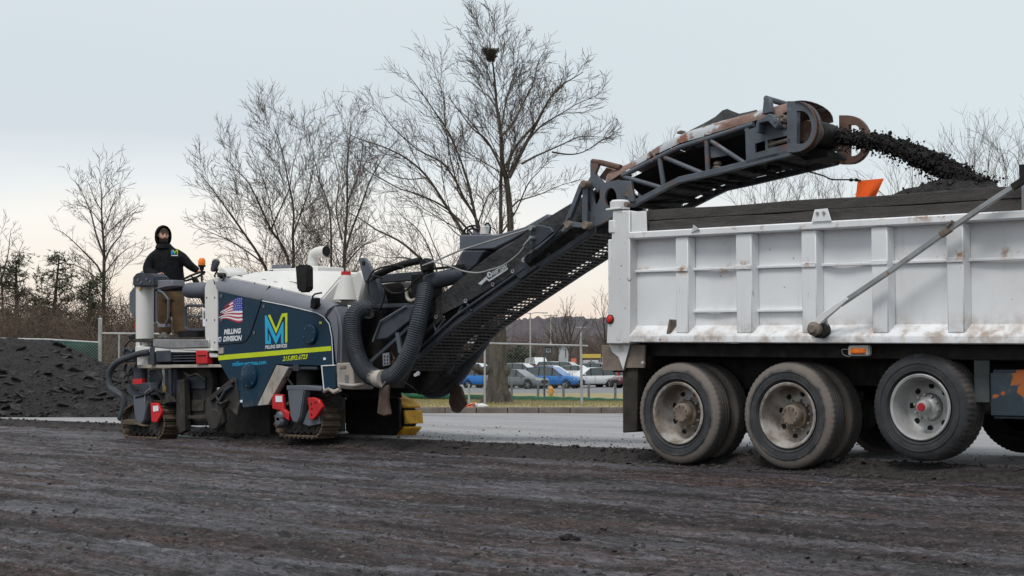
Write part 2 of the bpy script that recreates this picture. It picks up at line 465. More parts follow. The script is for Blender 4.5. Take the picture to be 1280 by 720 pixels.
# sloped ledge and bottom lip
b = MB()
sec = lambda x: [tb(x, 0.10, Z_LEDGE+0.005), tb(x, 0.055, Z_LEDGE+0.005), tb(x, -0.07, Z_LIP), tb(x, -0.07, Z_BOT), tb(x, 0.10, Z_BOT)]
b.loft([sec(XR), sec(XE)]); b.build('bottom_rail', m_white, truck, bevel=0.008)
b = MB(); tbox(b, (XR, -0.075, Z_RB), (XE, 0.14, Z_RT)); b.build('top_rail', m_white, truck, bevel=0.012)
for a, c in ribx:                           # folded side ribs with a shallow taper
    b = MB()
    w = c - a
    s_ = lambda z, yo: [tb(a-0.012, 0.058, z), tb(a+0.012, yo, z), tb(c-0.012, yo, z), tb(c+0.012, 0.058, z)]
    b.loft([s_(Z_LIP+0.03, -0.045), s_(1.8, -0.047), s_(Z_RB-0.002, -0.049)]); b.build('side_rib', m_white, truck, bevel=0.008)
zm = 2.035
segs = [XR] + [v for r in ribx for v in r] + [XE]
for i in range(0, len(segs), 2):            # thin mid bars between the ribs
    b = MB(); tbox(b, (segs[i]+0.002, 0.025, zm-0.014), (segs[i+1]-0.002, 0.058, zm+0.014)); b.build('mid_bar', m_white, truck, bevel=0.005)
for a, c in ribx:                           # welded straps across the ribs
    b = MB(); tbox(b, (a+0.01, -0.062, zm-0.022), (c-0.01, -0.05, zm+0.022)); b.build('rib_strap', m_white, truck, bevel=0.004)
for i in (2, 4):
    b = MB(); tbox(b, (segs[i]+0.004, 0.02, 1.585), (segs[i+1]-0.004, 0.058, 1.612)); b.build('lower_bar', m_white, truck, bevel=0.004)
# rear corner post, tapered, with its hinge cap
b = MB()
post = [(757.5, 430), (786.5, 430), (787, 263), (765.5, 263)]
b.prism([on_y(x, y, -0.075) for x, y in post], (0, 0.2, 0)); b.build('corner_post', m_wpost, truck, bevel=0.012)
b = MB(); b.prism([on_y(x, y, -0.085) for x, y in [(760, 291.5), (768, 291.5), (768, 275), (760.3, 275)]], (0, 0.16, 0)); b.build('hinge_lug', m_wpost, truck, bevel=0.01)
c0 = on_y(775, 262.5, 0.03)
b = MB(); rr = 0.108; b.lathe([(0, 0.105), (rr*0.8, 0.105), (rr, 0.085), (rr, 0)], c0, (0, 0, 1), 24); b.tube([c0 + V((-0.11, -0.1, 0.004)), c0 + V((0.115, -0.12, 0.004))], 0.012, 6)
cap = b.build('post_cap', m_wpost, truck)
p = on_y(782, 256, -0.06)
b = MB(); b.cyl(p + V((0.02, 0.03, 0)), p + V((0.02, -0.025, 0)), 0.028, 12); b.build('hinge_pin', m_hub, cap)
b = MB(); tbox(b, (XR-0.42, 0.12, Z_BOT), (XR-0.36, WID-0.1, Z_RT-0.05)); b.build('tailgate', m_white, truck, bevel=0.01)
b = MB(); tbox(b, (XR-0.25, WID-0.14, Z_BOT), (XR, WID+0.04, Z_RT+0.2)); b.build('corner_post', m_wpost, truck, bevel=0.012)
# white tab plate at the end of the boards, hold-down bracket, bent flap
b = MB(); b.prism([on_y(x, y, -0.06) for x, y in [(789, 290.5), (808.5, 289.5), (807.5, 263.5), (789, 265)]], (0, 0.012, 0)); b.build('board_stop', m_white, truck, bevel=0.003)
b = MB(); b.prism([on_y(x, y, -0.09) for x, y in [(1014, 277.5), (1018, 262), (1034, 260.5), (1039, 276)]], (0, 0.012, 0)); br = b.build('board_bracket', m_white, truck, bevel=0.003)
for x, y in ((1022, 266.5), (1030, 266)):
    q = on_y(x, y, -0.09); b = MB(); b.cyl(q, q + V((0, -0.014, 0)), 0.016, 6); b.build('bolt', m_barsteel, br)
b = MB(); b.prism([on_y(864, 291, -0.08), on_y(875, 288, -0.08), on_y(873, 286, -0.10), on_y(866.5, 281, -0.10)], (0, 0.008, 0.0)); b.build('bent_tab', m_wpost, truck)
# rusty tear low on the second bay and a small rust boss
b = MB(); b.prism([on_y(x, y, -0.055) for x, y in [(833, 417), (836.5, 399), (838.5, 400), (837.5, 416)]], (0, 0.1, 0.0)); b.build('torn_gusset', m_hub, truck)
# timber sideboards: two planks a side
xb0, xb1 = sx(808, 0.0), 4.235
def plank(y, z0, z1, ph):
    b = MB(); n = 40; secs = []
    for i in range(n+1):
        x = xb0 + (xb1-xb0)*i/n
        w = 0.006*math.sin(x*2.1+ph) + 0.004*math.sin(x*5.3+ph*2)
        dz = 0.005*math.sin(x*3.7+ph)
        secs.append([tb(x, y+w, z0+dz*0.3), tb(x, y+w, z1+dz), tb(x, y+w+0.045, z1+dz), tb(x, y+w+0.045, z0+dz*0.3)])
    b.loft(secs); b.build('sideboard_plank', m_wood, truck, bevel=0.006)
for y, ph in ((0.0, 0.3), (WID-0.1, 2.0)):
    plank(y, Z_RT+0.002, Z_RT+0.112, ph)
    plank(y+0.004, Z_RT+0.117, Z_RT+0.225, ph+1.7)
b = MB(); tbox(b, (xb0, 0.055, Z_RT+0.002), (xb1, 0.075, Z_RT+0.205)); b.build('gap_backing', m_wood, truck)  # added backing behind the planks, blocks sky light through their gaps
# front end post that rises past the boards
b = MB(); tbox(b, (XE-0.42, -0.02, Z_RT+0.003), (XE-0.375, -0.003, Z_RT+0.30)); b.build('board_post', m_barsteel, truck, bevel=0.004)
b = MB(); tbox(b, (3.78, 0.05, Z_RT+0.24), (3.86, 0.11, Z_RT+0.42)); b.build('board_post', m_black, truck, bevel=0.004)
# tarp arm: double bracket, pivot, long square bar
def yb(x, y, o=-0.16): return on_y(x, y, o)
arm = MB(); arm.tube([yb(1050, 381), yb(1120, 334), yb(1190, 284.5), yb(1240, 251), yb(1300, 212)], 0.032, 4)
ta = arm.build('tarp_arm', m_barsteel, truck, bevel=0.004)
b = MB(); b.prism([yb(x, y, -0.2) for x, y in [(1012, 405.5), (1021, 396), (1057, 371.5), (1060, 374.5), (1031, 399), (1018, 411.5)]], (0, 0.02, 0)); b.build('arm_plate', m_wpost, ta, bevel=0.004)
b = MB(); b.prism([yb(x, y, -0.13) for x, y in [(1010, 407), (1029, 390), (1046, 378), (1050, 384), (1034, 398), (1020, 413)]], (0, 0.02, 0)); b.build('arm_plate', m_wpost, ta, bevel=0.004)
q = yb(1016.5, 411, -0.22); b = MB(); b.lathe([(0, -0.03), (0.035, -0.03), (0.05, -0.01), (0.068, 0), (0.068, 0.2)], q, (0, 1, 0), 20); pv = b.build('arm_pivot', m_hub, ta)
b = MB(); b.lathe([(0, -0.02), (0.075, -0.02), (0.075, 0.09)], yb(1024, 413, -0.14), (0, 1, 0), 20); b.build('spring_drum', m_black, pv)
b = MB(); b.prism([yb(x, y, -0.09) for x, y in [(1013, 419), (1034, 419), (1034, 399), (1024, 399)]], (0, 0.012, 0)); b.build('pivot_plate', m_wpost, ta, bevel=0.003)
b = MB(); b.tube([yb(1176, 294, -0.165), yb(1188, 286, -0.165)], 0.037, 4); b.build('worn_sleeve', m_hub, ta)
b = MB(); b.tube([yb(1266, 234, -0.165), yb(1296, 215, -0.165)], 0.038, 4); b.build('rubber_sleeve', m_black, ta)
b = MB(); b.tube([yb(1184, 283, -0.19), yb(1191, 276, -0.2)], 0.014, 4); b.build('arm_hook', m_hub, ta)
# lamps
q = on_y(762.8, 399, -0.078); b = MB(); b.lathe([(0, -0.03), (0.03, -0.026), (0.043, -0.008), (0.043, 0.01)], q, (0, 1, 0), 20); ml = b.build('marker_lamp', m_red_lens, truck)
b = MB(); b.lathe([(0.043, -0.012), (0.05, -0.008), (0.05, 0.01)], q, (0, 1, 0), 20); b.build('bezel', m_black, ml)
a0, a1 = on_y(1061, 445, 0.0), on_y(1087.5, 431.5, 0.0)
b = MB(); b.box((a0.x, -0.02, a0.z), (a1.x, 0.04, a1.z)); sl_ = b.build('side_lamp', m_bezel, truck, bevel=0.012, bseg=2)
dx = (a1.x-a0.x); b = MB(); b.box((a0.x+dx*0.14, -0.045, a0.z+0.018), (a1.x-dx*0.14, 0.0, a1.z-0.028)); b.build('lens', m_amber, sl_, bevel=0.012, bseg=2)
b = MB(); b.tube(smoothpath([on_y(1062, 437, 0.02), on_y(1053, 437, 0.02), on_y(1054, 443, 0.03), on_y(1062, 446, 0.04)]), 0.004, 5); b.build('lamp_wire', m_bezel, sl_)
# underside: subframe, chassis rails, axles, springs
for y in (0.62, 1.62):
    b = MB(); tbox(b, (XR-0.3, y, 0.86), (5.6, y+0.09, 1.14)); b.build('chassis_rail', m_black, truck, bevel=0.008)
for y in (0.14, WID-0.22):
    b = MB(); tbox(b, (XR-0.15, y, 1.13), (XE, y+0.10, 1.27)); b.build('bed_sill', m_black, truck, bevel=0.008)
for i in range(9):
    x = XR + 0.1 + i*0.55
    b = MB(); tbox(b, (x, 0.25, 1.15), (x+0.08, WID-0.25, 1.265)); b.build('cross_bearer', m_black, truck)
b = MB(); tbox(b, (XR-0.35, 0.1, 0.95), (XR-0.28, WID-0.1, 1.25)); b.build('rear_beam', m_black, truck, bevel=0.01)
for x, z in ((0, 0.53), (1.345, 0.53), (2.78, 0.63)):
    b = MB(); b.cyl((x, 0.4, z), (x, WID-0.4, z), 0.085, 14)
    if x < 2: b.lathe([(0.085, -0.32), (0.2, -0.2), (0.24, 0), (0.2, 0.2), (0.085, 0.32)], (x, WID/2, z), (0, 1, 0), 20)
    b.build('axle', m_black, truck)
for y in (0.66, 1.66):
    b = MB(); b.tube(smoothpath([(-0.45, y, 0.72), (0.2, y, 0.78), (0.67, y, 0.86), (1.15, y, 0.78), (1.8, y, 0.72)]), 0.055, 4); b.build('leaf_spring', m_black, truck)
# brown apron plate, bracket and mud flap behind the rear wheels
b = MB(); b.prism([on_y(x, y, 0.0) for x, y in [(751.5, 431.5), (786.5, 430.5), (780, 463.5), (752.5, 463.5)]], (0, 0.02, 0)); ap = b.build('rear_apron', m_apron, truck, bevel=0.004)
b = MB(); b.prism([on_y(x, y, -0.006) for x, y in [(762, 431.5), (787.5, 430.5), (781.5, 452), (779, 462), (773, 446), (765, 440)]], (0, 0.008, 0)); b.build('torn_paint_plate', m_wpost, ap)
b = MB(); b.prism([on_y(x, y, 0.02) for x, y in [(786.5, 430.5), (806, 431), (805, 460), (779, 460)]], (0, 0.03, 0)); b.build('flap_bracket', m_apron, truck, bevel=0.004)
b = MB()
fl = [(778, 460), (797, 460), (798, 539), (780.5, 541)]
pts = [on_y(x, y, 0.05) for x, y in fl]
b.prism([pts[0], pts[1], pts[2] + V((0, -0.03, 0)), pts[3] + V((0, -0.03, 0))], (-0.06, 0.5, 0)); b.build('mud_flap', m_flap, truck, bevel=0.008)
b = MB(); b.prism([(p + V((0, 1.8, 0))) for p in pts], (-0.06, 0.5, 0)); b.build('mud_flap', m_flap, truck, bevel=0.008)
# ---- wheels
TR = 0.53
def tyre_mesh(R, W, name, mat_):
    prof = []
    y_in = 0.595*R
    # bead, sidewall bulge, shoulder, grooved tread, back again
    half = [(y_in, 0.05), (y_in+0.03, 0.022), (R*0.67, 0.006), (R*0.676, 0.0), (R*0.688, 0.0), (R*0.694, 0.005), (R*0.75, 0.0), (R*0.80, 0.002), (R*0.806, -0.004), (R*0.818, -0.004), (R*0.824, 0.004), (R*0.87, 0.008), (R*0.93, 0.020), (R*0.972, 0.034), (R*0.992, 0.050)]
    tread = []
    ng = 4
    for g in range(ng+1):
        a = 0.05 + (W-0.1)*g/ng
        if 0 < g < ng:
            tread += [(R, a-0.010), (R-0.016, a-0.008), (R-0.016, a+0.008), (R, a+0.010)]
    prof = half + tread + [(r, W-h) for r, h in reversed(half)] + [(y_in-0.02, W-0.05), (y_in-0.02, 0.05)]
    nh = len(half)
    n = 180
    def fn(i, q, r, h):
        if q in (nh-1, nh-2, nh+len(tread), nh+len(tread)+1) and i % 3 == 0:
            return r-0.007, h
        if nh <= q < nh+len(tread) and i % 3 == 0: return r-0.004, h
        return r, h
    b = MB(); b.lathe(prof, (0, 0, 0), (0, 1, 0), n, fn, closed=True)
    return b.mesh(name, mat_, smooth=32)
def rim_mesh(Rt, deep, name, mat_):
    ri = 0.585*Rt
    prof = [(ri+0.012, 0.03), (ri+0.018, 0.018), (ri+0.008, 0.010), (ri-0.012, 0.016), (ri-0.026, 0.05), (ri-0.033, deep*0.55), (ri-0.05, deep*0.86), (ri-0.085, deep*0.98), (ri-0.12, deep), (0.13, deep-0.015), (0.128, deep+0.03), (0.0, deep+0.03)]
    b = MB(); b.lathe(prof, (0, 0, 0), (0, 1, 0), 64)
    b.lathe([(ri+0.0, 0.03), (ri-0.02, 0.25)], (0, 0, 0), (0, 1, 0), 64)
    return b.mesh(name, mat_, smooth=40)
def hub_mesh(kind):
    b = MB()
    if kind == 'drive':
        b.lathe([(0.135, 0.22), (0.132, 0.16), (0.118, 0.15), (0.108, 0.145), (0.102, 0.075), (0.09, 0.062), (0.0, 0.06)], (0, 0, 0), (0, 1, 0), 28)
        for i in range(10):
            a = 2*math.pi*i/10; b.cyl((0.080*math.cos(a), 0.07, 0.080*math.sin(a)), (0.080*math.cos(a), 0.046, 0.080*math.sin(a)), 0.009, 6)
    else:
        b.lathe([(0.125, 0.22), (0.12, 0.16), (0.10, 0.14), (0.07, 0.12), (0.062, 0.06), (0.05, 0.045), (0.0, 0.045)], (0, 0, 0), (0, 1, 0), 28)
    return b.mesh('hub', m_hub if kind == 'drive' else m_steelrim, smooth=40)
def nuts_mesh(mat_):
    b = MB(); b.cyl((0, 0.02, 0), (0, -0.03, 0), 0.0155, 6, 0.013)
    return b.mesh('wheel_nut', mat_, smooth=30)
def hole_mesh(r):
    b = MB(); b.lathe([(0, -0.001), (r, -0.001), (r, 0.01)], (0, 0, 0), (0, 1, 0), 14); return b.mesh('hand_hole', m_hole)
me_t, me_ti = tyre_mesh(TR, 0.27, 'tyre', m_tyre), tyre_mesh(0.50, 0.37, 'tyre', m_tyre2)
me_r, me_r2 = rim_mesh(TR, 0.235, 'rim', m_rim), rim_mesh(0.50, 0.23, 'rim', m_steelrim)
me_h, me_h2 = hub_mesh('drive'), hub_mesh('lift')
me_n = (nuts_mesh(m_steelrim), 0.148, 0.215)
me_n2 = (me_n[0], 0.118, 0.155)
me_hole = hole_mesh(0.027)
b = MB(); b.lathe([(0, -0.016), (0.045, -0.016), (0.05, 0.0)], (0, 0, 0), (0, 1, 0), 20); me_cap = b.mesh('hub_cap', M('red_hub_cap', (0.45, 0.02, 0.04), (0.3, 0.015, 0.03), 0.3))
def wheel(x, y, z, R, W, tm, rm, hm, nm, flip=False, inner=True, cap=None):
    w = bpy.data.objects.new('wheel', None); scene.collection.objects.link(w); w.empty_display_size = 0.1
    w.parent = truck; w.location = (x, y, z); w.rotation_euler = (0, random.uniform(0, 6), math.pi if flip else 0)
    link('tyre', tm, w); rm_ = link('rim', rm, w); link('hub', hm, w)
    for i in range(10):
        a = 2*math.pi*(i+0.5)/10; link('wheel_nut', nm[0], w, (nm[1]*math.cos(a), nm[2], nm[1]*math.sin(a)))
    dp = 0.235 if R > 0.51 else 0.23
    for i in range(8):
        a = 2*math.pi*i/8
        rr_ = 0.585*R - 0.095
        link('hand_hole', me_hole, w, (rr_*math.cos(a), dp*0.975 - 0.004, rr_*math.sin(a)))
    if inner:
        link('tyre', tm, w, (0, 0.33, 0))
    if cap: link('hub_cap', me_cap, w, (0, 0.044, 0), (0, 0, 0), (.8, 1, .8))
    return w
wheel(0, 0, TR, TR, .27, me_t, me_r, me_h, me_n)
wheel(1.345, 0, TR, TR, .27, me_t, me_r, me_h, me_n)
wheel(2.78, 0.02, 0.632, .5, .37, me_ti, me_r2, me_h2, me_n2, inner=False, cap=1)
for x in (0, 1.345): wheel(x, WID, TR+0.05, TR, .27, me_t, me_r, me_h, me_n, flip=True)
wf_ = wheel(2.78, WID-0.02, 0.632, .5, .37, me_ti, me_r2, me_h2, me_n2, flip=True, inner=False, cap=1)
for ch in wf_.children:                      # far wheel painted black, shade under the truck put into its colour
    if ch.name.startswith(('tyre', 'rim', 'hub', 'wheel_nut')):
        ch.material_slots[0].link = 'OBJECT'; ch.material_slots[0].material = m_black
# hanging panel, fuel tank, more chassis
b = MB(); p0, p1 = on_y(1218, 503, 0.16), on_y(1236, 433, 0.16); b.box((p0.x, 0.16, p0.z), (p1.x, 0.18, p1.z)); b.build('hanging_panel', M('grey_panel', (0.075, 0.085, 0.085), (0.055, 0.06, 0.06), 0.6), truck, bevel=0.004)
p0, p1 = on_y(1237, 523, 0.08), on_y(1300, 465, 0.08)
b = MB(); b.box((p0.x, 0.08, p0.z), (p0.x+1.3, 0.62, p1.z+0.02)); tk = b.build('fuel_tank', m_tank, truck, bevel=0.03, bseg=3)
for x in (p0.x+0.45, p0.x+1.0):
    b = MB(); b.box((x, 0.07, p0.z-0.01), (x+0.05, 0.63, p1.z+0.03)); b.build('tank_strap', m_black, tk, bevel=0.006)
p2 = on_y(1258, 530, 0.25); b = MB(); b.lathe([(0, -.35), (0.12, -.35), (0.12, .35), (0, .35)], (p2.x+0.5, 0.75, 0.44), (1, 0, 0), 20); b.build('air_tank', m_black, truck)
b = MB(); b.tube([(3.0, 0.9, 0.8), (3.6, 0.9, 0.55), (5.4, 0.95, 0.6)], 0.06, 10); b.build('drive_shaft', m_black, truck)
# ---- heap in the bed
def vnoise(x, y, seed=0):
    x = np.asarray(x, float); y = np.asarray(y, float)
    xi = np.floor(x).astype(np.int64); yi = np.floor(y).astype(np.int64)
    xf = x-xi; yf = y-yi
    u = xf*xf*(3-2*xf); v = yf*yf*(3-2*yf)
    def h(a, b_):
        n = (a*374761393 + b_*668265263 + seed*362437) & 0x7fffffff
        n = ((n ^ (n >> 13))*1274126177) & 0x7fffffff
        return ((n ^ (n >> 16)) & 0xffff)/65535.0
    return (h(xi, yi)*(1-u)+h(xi+1, yi)*u)*(1-v) + (h(xi, yi+1)*(1-u)+h(xi+1, yi+1)*u)*v
def fbm(x, y, o=4, seed=0):
    a = 0.5; s = 0; f = 1.0
    for i in range(o):
        s = s + a*(vnoise(np.asarray(x)*f, np.asarray(y)*f, seed+i*17)-0.5); a *= 0.5; f *= 2.03
    return s
def grid_obj(name, X, Y, Z, mat_, parent=None, smooth=True, origin=(0, 0, 0)):
    r, c = X.shape
    me = bpy.data.meshes.new(name)
    co = np.stack([X, Y, Z], -1).reshape(-1, 3) - np.array(origin)
    i = np.arange(r*c).reshape(r, c)
    q = np.stack([i[:-1, :-1], i[:-1, 1:], i[1:, 1:], i[1:, :-1]], -1).reshape(-1, 4)
    me.vertices.add(len(co)); me.vertices.foreach_set('co', co.ravel())
    me.loops.add(q.size); me.loops.foreach_set('vertex_index', q.ravel().astype(np.int32))
    me.polygons.add(len(q)); me.polygons.foreach_set('loop_start', np.arange(0, q.size, 4, dtype=np.int32))
    me.update(calc_edges=True)
    if smooth: me.polygons.foreach_set('use_smooth', np.ones(len(q), bool))
    me.materials.append(mat_); me.validate()
    o = bpy.data.objects.new(name, me); scene.collection.objects.link(o)
    if parent: o.parent = parent
    else: o.location = origin
    return o
def rock(r, seed, flat=1.0, sub=2):
    bm = bmesh.new(); bmesh.ops.create_icosphere(bm, subdivisions=sub, radius=1)
    rd = random.Random(seed)
    ax = V((rd.uniform(.8, 1.3), rd.uniform(.7, 1.1), rd.uniform(.6, 1.0)*flat))
    cuts = [(V((rd.gauss(0, 1), rd.gauss(0, 1), rd.gauss(0, 1))).normalized(), rd.uniform(0.45, 0.8)) for _ in range(7)]
    vs = []
    for v in bm.verts:
        c = v.co.copy()
        for n, d in cuts:
            k = c.dot(n)
            if k > d: c -= n*(k-d)
        c *= 1 + rd.uniform(-.07, .07)
        vs.append(V((c.x*ax.x, c.y*ax.y, c.z*ax.z))*r)
    fs = [[v.index for v in f.verts] for f in bm.faces]; bm.free()
    return vs, fs
ROCKS = [rock(1, i, 1.0, 1) for i in range(14)]
FLATS = [rock(1, 50+i, 0.38, 1) for i in range(10)]
def scatter(b, p, r, lib=ROCKS, tilt=3.0):
    vs, fs = random.choice(lib)
    e = Matrix.Rotation(random.uniform(0, 6.28), 3, 'Z') @ Matrix.Rotation(random.uniform(-tilt, tilt), 3, 'X') @ Matrix.Rotation(random.uniform(-tilt, tilt), 3, 'Y')
    b.add([V(p) + (e @ v)*r for v in vs], fs)
hx = np.linspace(XR+0.05, 4.15, 150); hy = np.linspace(0.13, WID-0.12, 90)
X, Y = np.meshgrid(hx, hy)
hp = on_y(1190, 216, 1.15)
Z = 2.40 + 0.0*X
Z = 2.15 + (hp.z-2.15)*np.exp(-((X-hp.x)/1.25)**2 - ((Y-1.15)/1.1)**2) + 0.16*fbm(X*3, Y*3, 4, 5) + 0.05*fbm(X*14, Y*14, 3, 9)
Z = np.where(X > hp.x, np.maximum(Z, Z*0+2.35), Z)
heap = grid_obj('millings_heap', X, Y, Z - PITCH*(X+0.6), m_mill)
tag(heap, 'heap of fresh black millings mounded in the bed of the dump truck', 'heap', kind=None)
b = MB()
for _ in range(500):
    i, j = random.randrange(90), random.randrange(150)
    scatter(b, (X[i, j], Y[i, j], Z[i, j]-PITCH*(X[i, j]+.6)+0.005), random.uniform(0.012, 0.05)**1.0)
o = b.build('heap_crumbs', m_mill, None, smooth=0, normals=False); o.parent = heap; o['kind'] = 'stuff'
# ---- falling stream of millings
YS = 1.22
sp = smoothpath([on_y(x, y, YS) for x, y in [(1028, 171), (1052, 172), (1082, 176), (1112, 182), (1140, 192), (1165, 203), (1190, 216), (1212, 229), (1238, 244)]], 8)
srad = np.interp(np.linspace(0, 1, len(sp)), [0, .15, .4, .7, 1], [0.075, 0.088, 0.105, 0.135, 0.17])
b = MB()
for i, p in enumerate(sp):
    t = i/(len(sp)-1)
    for _ in range(54):
        a = random.uniform(0, 6.28); q = math.sqrt(random.random())*srad[i]*0.92
        scatter(b, p + V((random.uniform(-.03, .03), math.cos(a)*q*1.6, math.sin(a)*q)), random.triangular(0.008, 0.036, 0.013)*(0.8+0.4*t))
    for _ in range(16):
        a = random.uniform(0, 6.28); q = srad[i]*random.uniform(0.75, 1.35)
        scatter(b, p + V((random.uniform(-.04, .04), math.cos(a)*q*1.6, math.sin(a)*q - (0.04*t if a > 3.14 else 0))), random.uniform(0.006, 0.018))
for x, y, r in ((1113, 166, 0.032), (1107, 168, 0.02), (1168, 192, 0.055), (1178, 194, 0.05), (1184, 200, 0.035), (1173, 197, 0.05), (1122, 178, 0.03)):
    scatter(b, on_y(x, y, YS-0.1), r)
for _ in range(190):                          # crumbs that trail below and splash at the end
    t = random.random(); p = sp[int(t*(len(sp)-1))]
    scatter(b, p + V((random.uniform(-.05, .25)*t, random.uniform(-.2, .2), -srad[int(t*(len(sp)-1))] - random.uniform(-0.03, 0.09)*random.random()*1.3)), random.uniform(0.004, 0.014))
for _ in range(50):
    scatter(b, on_y(random.uniform(1205, 1262), random.uniform(219, 240), YS + random.uniform(-.3, .3)), random.uniform(0.005, 0.022))
# a dense ragged core keeps the flow closed
core = []
for i, p in enumerate(sp):
    ring = []
    for j in range(16):
        a = 2*math.pi*j/16; q = srad[i]*(0.86 + random.uniform(-.12, .12))
        q *= 0.88; ring.append(p + V((random.uniform(-.012, .012), math.cos(a)*q*1.5, math.sin(a)*q)))
    core.append(ring)
b.loft(core)
o = b.build('falling_millings', m_mill, None, smooth=0, normals=False)
tag(o, 'stream of black millings thrown from the conveyor head into the truck bed', 'millings stream', kind='stuff')
# ================================================================== MILLING MACHINE
YM = 0.12                                    # plane of its near side
def my(x, y, o=0.0): return on_y(x, y, YM + o)
mill = thing('milling_machine', 'white, grey and navy road milling machine on tracks with its conveyor raised over the truck', 'milling machine', (my(280, 470).x, 1.2, 0))
m_navy = M('navy_wrap', (0.003, 0.024, 0.048), (0.004, 0.029, 0.057), 0.32, scale=1.2, layers=[dict(col=(0.05, 0.05, 0.052), scale=2.5, lo=0.55, hi=0.85, amt=0.12), dict(col=(0.10, 0.088, 0.078), scale=7, stretch=(1, 1, 0.6), lo=0.42, hi=0.75, z=(0.40, 0.55), amt=0.75), dict(col=(0.12, 0.12, 0.125), scale=13, stretch=(2.5, 1, 0.5), lo=0.70, hi=0.74, amt=0.6)], spec=0.2)
m_grey = M('machine_grey', (0.105, 0.115, 0.14), (0.085, 0.093, 0.115), 0.5, scale=2, layers=[dict(col=DUST, scale=3, lo=0.55, hi=0.85, amt=0.35), dict(col=(0.03, 0.03, 0.032), scale=12, lo=0.68, hi=0.74, amt=0.6)])
m_lgrey = M('shoulder_grey', (0.16, 0.165, 0.19), (0.135, 0.14, 0.165), 0.45, scale=1.5, layers=[dict(col=DUST, scale=2.5, lo=0.5, hi=0.85, amt=0.3)])
m_mwhite = M('machine_white', (0.66, 0.65, 0.63), (0.58, 0.57, 0.55), 0.5, scale=1.5, layers=[dict(col=(0.35, 0.31, 0.27), scale=3, stretch=(2, 2, 0.5), lo=0.55, hi=0.85, amt=0.5), dict(col=(0.10, 0.085, 0.075), scale=9, lo=0.66, hi=0.73, amt=0.7)])
m_beige = M('dirty_white', (0.40, 0.36, 0.32), (0.30, 0.27, 0.24), 0.7, scale=3, layers=[dict(col=(0.12, 0.10, 0.085), scale=4, stretch=(2, 2, .6), lo=0.5, hi=0.75, amt=0.7)])
m_dirty = M('muddy_steel', (0.022, 0.021, 0.0215), (0.046, 0.040, 0.036), 0.8, scale=4, bump=0.2, layers=[dict(col=(0.12, 0.098, 0.08), scale=5, lo=0.52, hi=0.72, amt=0.6)])
m_dsteel = M('dark_blue_steel', (0.030, 0.036, 0.048), (0.046, 0.053, 0.067), 0.55, scale=3, layers=[dict(col=DUST, scale=5, lo=0.55, hi=0.8, amt=0.3)])
m_bluesteel = M('worn_blue_grey', (0.098, 0.112, 0.135), (0.070, 0.080, 0.098), 0.5, scale=3, layers=[dict(col=(0.17, 0.085, 0.055), scale=4, lo=0.56, hi=0.66, amt=0.85), dict(col=(0.33, 0.36, 0.4), scale=13, lo=0.66, hi=0.72), dict(col=(0.025, 0.025, 0.028), scale=9, lo=0.62, hi=0.72, amt=0.8)])
m_rust = M('rusty_plate', (0.15, 0.086, 0.066), (0.10, 0.060, 0.049), 0.8, scale=5, bump=0.2, layers=[dict(col=(0.26, 0.27, 0.29), scale=3.0, stretch=(1, 1, 1), lo=0.60, hi=0.66), dict(col=(0.24, 0.155, 0.125), scale=9, lo=0.55, hi=0.7, amt=0.6)])
m_cover = M('rusty_cover_sheet', (0.235, 0.160, 0.135), (0.155, 0.094, 0.076), 0.75, scale=4, bump=0.2, layers=[dict(col=(0.40, 0.42, 0.45), scale=2.6, lo=0.57, hi=0.62), dict(col=(0.13, 0.065, 0.05), scale=8, lo=0.56, hi=0.68, amt=0.7), dict(col=(0.45, 0.42, 0.40), scale=12, lo=0.68, hi=0.72)])
m_rustgrey = M('grey_cover_plate', (0.40, 0.42, 0.45), (0.32, 0.34, 0.365), 0.65, scale=4, layers=[dict(col=(0.19, 0.085, 0.055), scale=3.2, lo=0.53, hi=0.6)])
m_tarp = M('black_tarpaulin', (0.012, 0.012, 0.0135), (0.021, 0.0205, 0.021), 0.55, scale=2.5, bump=0.55, bscale=5, bdist=0.05, layers=[dict(col=(0.085, 0.075, 0.07), scale=1.6, lo=0.5, hi=0.8, amt=0.35)])
m_rubber = M('black_rubber', (0.0065, 0.0065, 0.007), (0.012, 0.0115, 0.0115), 0.65, scale=5, spec=0.25)
m_hose = M('corrugated_hose', (0.050, 0.057, 0.068), (0.036, 0.041, 0.049), 0.6, scale=6, layers=[dict(col=DUST, scale=5, lo=0.55, hi=0.8, amt=0.3)])
m_leather = M('brown_flap', (0.050, 0.032, 0.026), (0.085, 0.055, 0.043), 0.8, scale=5, layers=[dict(col=DUST, scale=5, lo=0.5, hi=0.8, amt=0.4)])
m_red = M('red_guard', (0.55, 0.015, 0.02), (0.42, 0.012, 0.016), 0.45, scale=4, layers=[dict(col=(0.10, 0.05, 0.045), scale=9, lo=0.6, hi=0.75, amt=0.6)])
m_yel = M('yellow_pad', (0.62, 0.33, 0.015), (0.45, 0.235, 0.015), 0.6, scale=7, layers=[dict(col=(0.05, 0.04, 0.03), scale=10, lo=0.5, hi=0.68, amt=0.85)])
m_pad = M('muddy_track_pad', (0.115, 0.083, 0.058), (0.075, 0.058, 0.043), 0.9, scale=10, bump=0.4, layers=[dict(col=(0.03, 0.026, 0.023), scale=8, lo=0.55, hi=0.7, amt=0.8)])
m_steel = M('bare_steel', (0.33, 0.33, 0.34), (0.24, 0.24, 0.245), 0.42, 0.6, scale=6, layers=[dict(col=DIRT, scale=6, lo=0.55, hi=0.75, amt=0.6)])
m_lime = M('lime_decal', (0.50, 0.60, 0.01), (0.46, 0.55, 0.01), 0.4)
m_cyan = M('cyan_decal', (0.012, 0.36, 0.62), (0.012, 0.33, 0.57), 0.4)
m_wtext = M('white_decal', (0.72, 0.74, 0.78), (0.66, 0.68, 0.72), 0.4)
